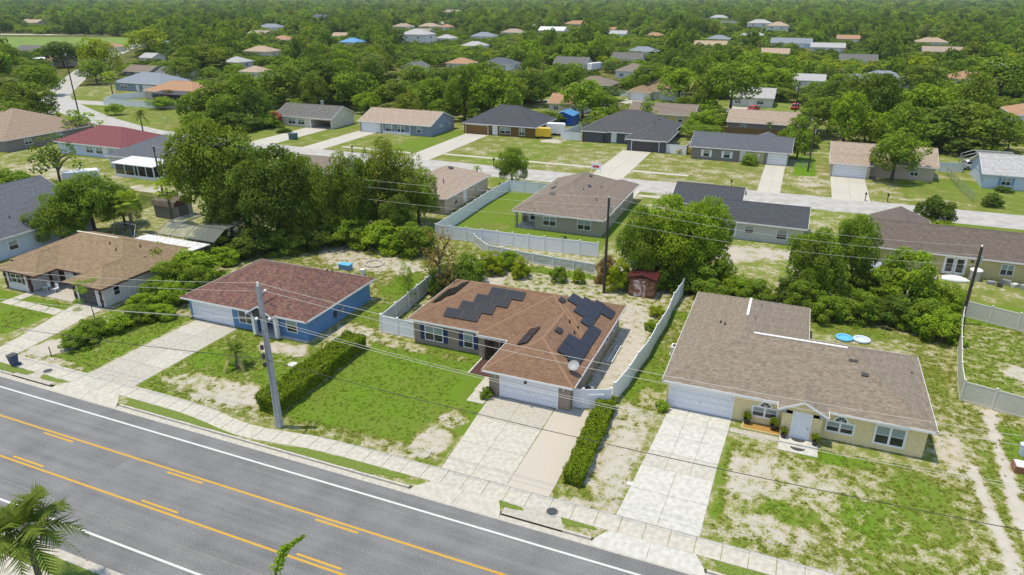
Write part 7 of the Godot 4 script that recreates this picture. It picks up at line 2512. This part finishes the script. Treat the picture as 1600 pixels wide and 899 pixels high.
func build_plants():
	for a in tree_table():
		var d := Vector2(a[1], a[2]).length()
		tree(a[0], a[1], a[2], a[3], a[4], a[5], a[6], a[7], "", 0 if d < 125 else 1)
	hedge("long clipped hedge between the blue house lawn and the green lawn", -35.7, -33.5, -47.0, -34.9, 1.35, 0.0, "hedge")
	hedge("short clipped hedge right of the brick house pavers", -11.15, -9.8, -46.0, -35.6, 0.95, 0.3, "hedge")
	# palms
	palm(-33.4, -16.1, 4.6, 3.5, 22, "palm", "large feathery palm in the lower left corner beside the road", 2, "feather_palm", 0.8)
	palm(-42.0, -39.7, 1.5, 1.9, 14, "palm", "low palm with dry fronds on the blue house lawn", 7, "feather_palm", 0.6)
	fan_palm(-81.1, -63.0, 4.6, 2.0, "fan palm left of the barn shed behind the white patio roof")
	fan_palm(-79.6, -68.3, 5.2, 2.0, "fan palm right of the barn shed")
	palm(-45.8, -155.6, 2.4, 1.7, 12, "palm", "small palm before the black house", 0, "feather_palm")
	palm(-136.0, -113.6, 5.2, 2.8, 14, "palm", "palm above the wine red roof beside the street", 2, "feather_palm")
	fan_palm(-204.4, -162.4, 6.0, 2.6, "yellowish fan palm before the pale grey hip roof")
	palm(-29.2, -210.2, 7.5, 3.0, 13, "fan", "tall dry palm left of the palm pair before the big oak", 6, "feather_palm")
	palm(-26.0, -209.0, 6.0, 3.0, 13, "fan", "shorter dry palm right of the palm pair before the big oak", 6, "feather_palm")
	palm(-128.5, -142.5, 8.0, 3.2, 14, "palm", "tall palm left of the grey gable house", 3, "feather_palm")
	palm(-133.5, -143.0, 7.0, 3.2, 14, "palm", "tall palm at left end of the wood by the grey gable house", 2, "feather_palm")
	palm(-6.0, -170.8, 2.6, 1.8, 12, "palm", "small palm before the grey walled house", 0, "feather_palm")
	palm(-50.5, -107.5, 2.2, 1.5, 10, "fan", "little palm beside the pink roofed house near the street", 0, "feather_palm")
	# slender tree in the lower foreground and the young tree by the white house
	var t := thing("slender_tree", "slender leafy branch tip rising at the bottom edge over the road", "tree", Vector3(-16.6, 0, -15.6))
	var b := MB.new()
	b.tube([Vector3(0, -0.1, 0), Vector3(0.1, 3.0, 0.1), Vector3(0.0, 6.0, 0.0), Vector3(0.0, 8.6, -0.2), Vector3(0.3, 9.6, -0.5), Vector3(1.0, 10.15, -0.95)], 0.10, 0.012, 7, false)
	part(b, "trunk", M.bark, t, true)
	var L := LeafMesh.new()
	var r := RandomNumberGenerator.new()
	r.seed = 91
	for i in 900:
		var s := pow(r.randf(), 0.8)
		var p: Vector3
		if s < 0.5:
			p = Vector3(0.0, 8.6, -0.2).lerp(Vector3(0.3, 9.6, -0.5), s * 2) + rdir(r) * r.randf() * 0.34 * (1.0 - s * 0.6)
		else:
			p = Vector3(0.3, 9.6, -0.5).lerp(Vector3(1.0, 10.15, -0.95), s * 2 - 1) + rdir(r) * r.randf() * 0.22 * (1.25 - s)
		var k := r.randf_range(0.6, 1.0)
		L.leaf(p, (rdir(r) + Vector3.UP).normalized(), rdir(r), 0.13, 0.07, Color(k, k, k * 0.8))
	for i in 2500:
		var p := Vector3(0, 6.4, 0) + rdir(r) * pow(r.randf(), 0.4) * Vector3(1.1, 1.2, 1.1)
		var k := r.randf_range(0.6, 1.0)
		L.leaf(p, (rdir(r) + Vector3.UP).normalized(), rdir(r), 0.16, 0.09, Color(k, k, k * 0.8))
	var o := MeshInstance3D.new()
	o.name = "crown"
	o.mesh = L.mesh(M.leaf_bright)
	t.add_child(o)
	t = thing("young_tree", "thin young tree with few leafy tufts beside the white house driveway", "tree", Vector3(-61.1, 0, -41.3))
	b = MB.new()
	b.tube([Vector3(0, -0.05, 0), Vector3(-0.1, 1.6, 0), Vector3(-0.3, 3.0, -0.1), Vector3(-0.1, 4.6, 0)], 0.06, 0.02, 6)
	b.tube([Vector3(-0.2, 2.2, 0), Vector3(-1.3, 2.6, 0.2)], 0.03, 0.015, 5)
	b.tube([Vector3(-0.25, 2.8, 0), Vector3(-1.6, 3.9, -0.3)], 0.03, 0.015, 5)
	b.tube([Vector3(-0.2, 3.2, 0), Vector3(0.7, 4.5, -0.3)], 0.03, 0.015, 5)
	part(b, "trunk", M.bark_grey, t, true)
	for q in [[-1.4, 2.2, 0.4, 0.62], [-1.0, 1.7, 0.8, 0.45], [-1.7, 3.9, -0.4, 0.62], [-1.0, 3.5, 0.0, 0.6], [-0.2, 3.5, 0.3, 0.45], [0.5, 4.6, -0.3, 0.5], [0.0, 4.4, 0.0, 0.4]]:
		var c := shared(crown_mesh(61, 26, 190, 0.075, 0.9), "tuft", t, Transform3D(Basis(Vector3.UP, q[0] * 9).scaled(Vector3(q[3], q[3] * 0.6, q[3])), Vector3(q[0], q[1], q[2])))
		c.set_surface_override_material(0, M.leaf_bright)
	# bushes in the lot between the white house and the blue house
	for q in [[-58.3, -37.3, 1.9, 1.5, "mid", "front bush of the row between the two left driveways"], [-58.9, -39.2, 1.8, 1.4, "mid", "second bush of the row between the two left driveways"], [-58.0, -41.2, 1.7, 1.5, "bright", "third bush of the row between the two left driveways"],
			[-57.6, -43.2, 1.8, 1.5, "mid", "fourth bush of the row between the two left driveways"], [-56.2, -44.6, 1.6, 1.5, "bright", "bush nearest the blue house garage"], [-59.3, -45.3, 2.0, 1.5, "bright", "bush beside the white house garage wing"],
			[-57.6, -47.6, 2.6, 1.7, "bright", "tall bush at the blue house left wall"], [-60.2, -47.8, 2.6, 1.7, "mid", "tall bush at the white house right wall"], [-57.4, -50.8, 3.0, 1.9, "mid", "rear tall bush between the white house and the blue house"]]:
		tree("bush", q[0], q[1], q[2], q[3], q[4], 0.0, q[5])
	# shrubs in the back yard of the brick house
	for q in [[-30.6, -68.4, 2.6, 1.6, "lime", "yellow-green shrub nearest the dead tree in the sandy yard"], [-27.0, -68.6, 2.3, 1.2, "lime", "second yellow-green shrub in the sandy yard"], [-29.4, -70.6, 2.4, 1.4, "bright", "shrub behind the two yellow-green shrubs"], [-22.6, -69.0, 1.9, 1.0, "mid", "dark round shrub in the middle of the sandy yard"],
			[-20.3, -69.3, 1.7, 0.7, "lime", "small thin shrub right of the dark round one"], [-15.6, -69.2, 3.4, 1.5, "lime", "tall lime shrub left of the rusty shed"], [-17.6, -71.0, 3.2, 1.3, "brown", "brownish vine clad shrub at the timber pole"], [-10.3, -64.0, 1.2, 0.9, "lime", "small lime shrub inside the right fence, upper"], [-10.2, -60.8, 1.0, 0.8, "bright", "small lime shrub inside the right fence, lower"],
			[-10.3, -71.0, 1.3, 1.2, "mid", "low shrub behind the rusty shed"], [-25.7, -80.5, 1.5, 0.55, "dark", "lone sapling on the taupe house lawn"], [-33.5, -79.5, 1.2, 0.4, "mid", "tiny sapling on the taupe house lawn"], [-20.0, -43.5, 0.8, 0.6, "mid", "spiky shrub beside the brick house garage"], [-6.6, -47.0, 0.8, 0.6, "bright", "weed clump at the left corner of the yellow house garage"],
			[-21.0, -144.4, 1.8, 1.6, "dry", "orange dry bush beside the white fence of the black house"], [-120.7, -139.0, 3.4, 2.2, "pink", "pink flowering tree before the grey gable house"], [-113.0, -133.0, 0.9, 2.0, "dark", "clipped low bush on the grey gable house lawn"], [-7.7, -138.6, 2.0, 1.6, "bright", "rounded bush at the stone house door"], [33.0, -133.8, 0.9, 1.4, "dark", "low bush before the white and blue house"],
			[-178.5, -161.0, 3.4, 3.0, "brown", "reddish brown tree before the orange roofed corner house"]]:
		tree("bush", q[0], q[1], q[2], q[3], q[4], 0.0, q[5])

# ---------------------------------------------------------------- woods
var blocked := []   # clearings: [x0, x1, z0, z1]

func clear_at(x: float, z: float) -> int:
	# 2: nothing grows there, 1: only low trees
	var k := 0
	for q in blocked:
		if x > q[0] and x < q[1] and z > q[2] and z < q[3]:
			if q.size() == 4:
				return 2
			k = 1
	return k

func nearest(x: float, z: float) -> String:
	var best := 1e9
	var s := ""
	for c in get_children():
		if c.has_meta("category") and c.get_meta("category") == "house":
			var d := Vector2(c.position.x - x, c.position.z - z).length()
			if d < best:
				best = d
				s = c.get_meta("label")
	return " ".join(s.split(" ").slice(0, 8))

func in_view(x: float, z: float, margin := 0.06) -> bool:
	# only the part of the land that the photograph shows, with a margin
	var a := atan2(-x, -z) - deg_to_rad(22.26)
	return absf(a) < deg_to_rad(38.5) + margin

func build_woods():
	# houses with the yards on their street side, and the streets
	for c in get_children():
		if c.has_meta("category") and c.get_meta("category") == "house":
			var p: Vector3 = c.position
			if p.z < -160.0 and c.name.begins_with("distant_house"):
				blocked.append([p.x - 11, p.x + 11, p.z - 8, p.z + 11])
				for i in 7:
					var q := Vector2(p.x, p.z) * (1.0 - 0.035 * (i + 1))
					blocked.append([q.x - 12, q.x + 12, q.y - 10, q.y + 10, 1])
			elif p.z < -160.0:
				var d := Vector2(p.x, p.z).length()
				var w := 9.0 + d * 0.012
				var n := 9 if d < 300 else 12
				var to := -Vector2(p.x, p.z).normalized()
				for i in n:
					var low := i > 1
					var s := 7.0 + i * d * 0.029
					var q := Vector2(p.x, p.z) + to * s
					blocked.append([q.x - w, q.x + w, q.y - 4 - d * 0.011, q.y + 4 + d * 0.011] + ([1] if low else []))
				blocked.append([p.x - 12, p.x + 12, p.z - 9, p.z + 9])
	blocked += [[-60, 60, -209, -201], [-54, -43, -224, -200], [-20, 4, -220, -186], [-17, 4, -186, -166], [-43, -22, -190, -170], [-58, -47, -176, -140], [-240, -150, -176, -110]]
	for i in 40:   # the street at left
		var s := i / 39.0
		var p := Vector2(-215, -150).lerp(Vector2(-400, -335), s)
		blocked.append([p.x - 13, p.x + 13, p.y - 10, p.y + 14])
		blocked.append([p.x - 12, p.x + 22, p.y - 4, p.y + 34, 1])
	var r := RandomNumberGenerator.new()
	r.seed = 4242
	var kinds := ["oak", "dark", "mid", "bright", "olive", "grey", "lime"]
	var share := [0.23, 0.27, 0.21, 0.14, 0.07, 0.05, 0.03]
	# trees that can be told apart
	var adj := {"oak": "olive green oak", "dark": "dark green oak", "mid": "mid green oak", "bright": "bright green oak", "olive": "yellowish olive oak", "grey": "greyish oak", "lime": "yellow-green tree"}
	var placed := []
	var count := 0
	for q in tree_table():
		placed.append(Vector2(q[1], q[2]))
	var bands := [[-165.0, -215.0, 7.5, "in the near wood behind the back street houses"], [-215.0, -270.0, 8.5, "in the wood of the middle distance"], [-270.0, -340.0, 10.0, "in the upper wood below the far roofs"]]
	for band in bands:
		var z: float = band[0]
		while z > band[1]:
			var x := -330.0
			while x < 130.0:
				var px: float = x + r.randf_range(-0.45, 0.45) * band[2]
				var pz: float = z + r.randf_range(-0.45, 0.45) * band[2]
				x += band[2]
				var cl := clear_at(px, pz)
				if not in_view(px, pz) or cl == 2 or count >= 200:
					continue
				var near := false
				for p in placed:
					if p.distance_squared_to(Vector2(px, pz)) < 30.0:
						near = true
						break
				if near:
					continue
				placed.append(Vector2(px, pz))
				var u := r.randf()
				var ki := 0
				while u > share[ki] and ki < 6:
					u -= share[ki]
					ki += 1
				var h := r.randf_range(10.0, 16.0) if pz > -225 else r.randf_range(8.5, 14.0)
				if cl == 1:
					h = r.randf_range(2.8, 4.8)
				var side := "left" if atan2(-px, -pz) > deg_to_rad(34) else ("right" if atan2(-px, -pz) < deg_to_rad(8) else "middle")
				var pine: bool = cl == 0 and px > -60 and px < 20 and pz < -285 and r.randf() < 0.5
				if pine:
					tree("pine", px, pz, h * 1.5, r.randf_range(2.4, 3.4), "olive", 0.45, "thin tall pine with bare trunk in the upper middle right", "pines in the upper middle right", 1, r.randi() % 100)
				else:
					tree("near", px, pz, h, r.randf_range(4.0, 6.8), kinds[ki], 0.05, ("%s%s near the %s" % ["small " if h < 5.5 else ("tall " if h > 11.5 else ""), adj[kinds[ki]], nearest(px, pz)]), "woodland trees near the %s" % nearest(px, pz), 1, r.randi() % 100)
				count += 1
			z -= band[2]
	print("wood things ", count)
	# the far wood, and what fills the gaps, one mass per leaf tone
	var lists := []
	var species := noise(88, 0.012, 3)
	for i in 7:
		lists.append([[], []])
	for band in [[165.0, 340.0, 7.0, 1.0], [340.0, 560.0, 7.2, 1.0], [560.0, 900.0, 9.0, 1.15], [900.0, 1600.0, 13.0, 1.5], [1600.0, 2800.0, 22.0, 2.4], [2800.0, 5200.0, 42.0, 4.2]]:
		var step: float = band[2]
		var da: float = step / band[0]
		var d: float = band[0]
		while d < band[1]:
			var a := deg_to_rad(22.26 - 42.0)
			var st := step / d
			while a < deg_to_rad(22.26 + 42.0):
				var aa := a + r.randf_range(-0.5, 0.5) * st
				var dd := d + r.randf_range(-0.5, 0.5) * step
				a += st
				var px := -sin(aa) * dd
				var pz := -cos(aa) * dd
				var cl := clear_at(px, pz)
				if pz > -160.0 or cl == 2:
					continue
				if px > -720 and px < -400 and pz < -225 and pz > -430 and dd > 420:
					continue
				if dd < 340.0:
					var near := false
					for p in placed:
						if p.distance_squared_to(Vector2(px, pz)) < 20.0:
							near = true
							break
					if near or (pz > -345.0 and r.randf() < 0.25):
						continue
				var u := clampf(r.randf() * 0.62 + 0.19 + 0.75 * species.get_noise_2d(px, pz), 0.0, 0.999)
				var ki := 0
				while u > share[ki] and ki < 6:
					u -= share[ki]
					ki += 1
				var rad: float = r.randf_range(3.4, 5.8) * band[3]
				var h: float = lerpf(5.0, 15.0, pow(r.randf(), 1.6)) * (1.0 + 0.35 * species.get_noise_2d(pz * 1.7, px * 1.7)) * (0.75 if dd < 340 else 1.0) * lerpf(1.0, 1.6, clampf((dd - 700) / 1600.0, 0, 1))
				if cl == 1:
					h = r.randf_range(2.6, 4.8)
					rad *= 0.8
				var vb := 0 if dd < 900 else 1
				lists[ki][vb].append(Transform3D(Basis(Vector3.UP, r.randf() * TAU).scaled(Vector3(rad * 1.1, h * 0.55, rad * 1.1)), Vector3(px, h * 0.52, pz)))
			d += step
	var wood := Node3D.new()
	wood.name = "far_woodland"
	add_child(wood)
	tag(wood, "unbroken woodland canopy of many greens reaching to the horizon", "woodland")
	wood.set_meta("kind", "stuff")
	var total := 0
	for i in 7:
		for vb in 2:
			for k in 3:
				var sel := []
				for j in range(k, lists[i][vb].size(), 3):
					sel.append(lists[i][vb][j])
				if sel.is_empty():
					continue
				var mm := MultiMesh.new()
				mm.transform_format = MultiMesh.TRANSFORM_3D
				var base := crown_mesh(140 + k, 18, 62, 0.19, 0.12) if vb == 0 else crown_mesh(160 + k, 14, 30, 0.26, 0.12)
				var me: ArrayMesh = base.duplicate()
				me.surface_set_material(0, M["leaf_" + kinds[i]])
				mm.mesh = me
				mm.instance_count = sel.size()
				for j in sel.size():
					mm.set_instance_transform(j, sel[j])
				var o := MultiMeshInstance3D.new()
				o.name = "canopy"
				o.multimesh = mm
				o.set_meta("kind", "stuff")
				wood.add_child(o, true)
				total += sel.size()
	print("far trees ", total)

func build_tufts():
	# grass tufts and weeds on the front lots, thickest where grass and sand mix
	var r := RandomNumberGenerator.new()
	r.seed = 99
	var L := LeafMesh.new()
	for i in 14:
		var a := r.randf() * TAU
		var o := Vector3(cos(a), 0, sin(a)) * r.randf() * 0.5
		var tip := o + Vector3(cos(a) * r.randf_range(0.2, 0.7), r.randf_range(0.5, 1.0), sin(a) * r.randf_range(0.2, 0.7))
		var s := Vector3(-sin(a), 0, cos(a)) * 0.14
		var k := r.randf_range(0.65, 1.0)
		L.blade(o - s, o + s, tip, (Vector3.UP + Vector3(cos(a), 0, sin(a)) * 0.4).normalized(), Color(k, k, k * 0.7))
	var solid := [[-31, -20.5, -60, -49.3], [-20.6, -12.3, -60, -43.4], [-54, -38.7, -57.2, -45.3], [-7, 12, -66.2, -46.4], [-80.3, -62.6, -58.5, -43.6], [-53.1, -47.3, -46, -31], [-67.6, -61.8, -45, -31], [-19.9, -11.3, -44.8, -31], [-7.1, -1.3, -48, -31], [-90, 38, -34.05, -31.6], [-23.1, -19.7, -49, -42.3], [-1.5, 4.7, -46.6, -44.9]]
	var xf := []
	var cl := []
	var w: int = zone_a.cover.get_width()
	var h: int = zone_a.cover.get_height()
	for i in 150000:
		var x := r.randf_range(-72, 24)
		var z := r.randf_range(-76, -34.05)
		var bad := false
		for q in solid:
			if x > q[0] and x < q[1] and z > q[2] and z < q[3]:
				bad = true
				break
		if bad:
			continue
		var pi := clampi(int((x - zone_a.x0) / 128.0 * 2048), 0, 2047)
		var pj := clampi(int((z - zone_a.z0) / 48.4 * 774), 0, 773)
		var cov: float = zone_a.cover.get_pixel(clampi(int((x - zone_a.x0) * 4), 0, w - 1), clampi(int((z - zone_a.z0) * 4), 0, h - 1)).r * 255.0
		var lush: float = zone_a.lush.get_pixel(clampi(int((x - zone_a.x0) * 4), 0, w - 1), clampi(int((z - zone_a.z0) * 4), 0, h - 1)).r
		var v: float = cov + (zone_a.n1[pj * 2048 + pi] - 128) * 0.62
		if v < 118 and r.randf() > 0.02:
			continue
		if r.randf() < (0.75 if v > 165 else 0.35):
			continue
		var s := r.randf_range(0.05, 0.11)
		xf.append(Transform3D(Basis(Vector3.UP, r.randf() * TAU).scaled(Vector3(s * 1.9, s * 0.55, s * 1.9)), Vector3(x, 0.0, z)))
		var u := clampf(lush + r.randf_range(-0.25, 0.25), 0, 1)
		cl.append(Color(1.25, 1.05, 0.9).lerp(Color(0.72, 1.0, 0.6), u) * r.randf_range(0.85, 1.1))
	var mm := MultiMesh.new()
	mm.transform_format = MultiMesh.TRANSFORM_3D
	mm.use_colors = true
	mm.mesh = L.mesh(M.grass_blade)
	mm.instance_count = xf.size()
	for i in xf.size():
		mm.set_instance_transform(i, xf[i])
		mm.set_instance_color(i, cl[i])
	var o := MultiMeshInstance3D.new()
	o.name = "grass_tufts"
	o.multimesh = mm
	add_child(o)
	o.set_meta("kind", "stuff")
	tag(o, "short grass and weeds growing in patches on the front lots", "grass")
	print("tufts ", xf.size())
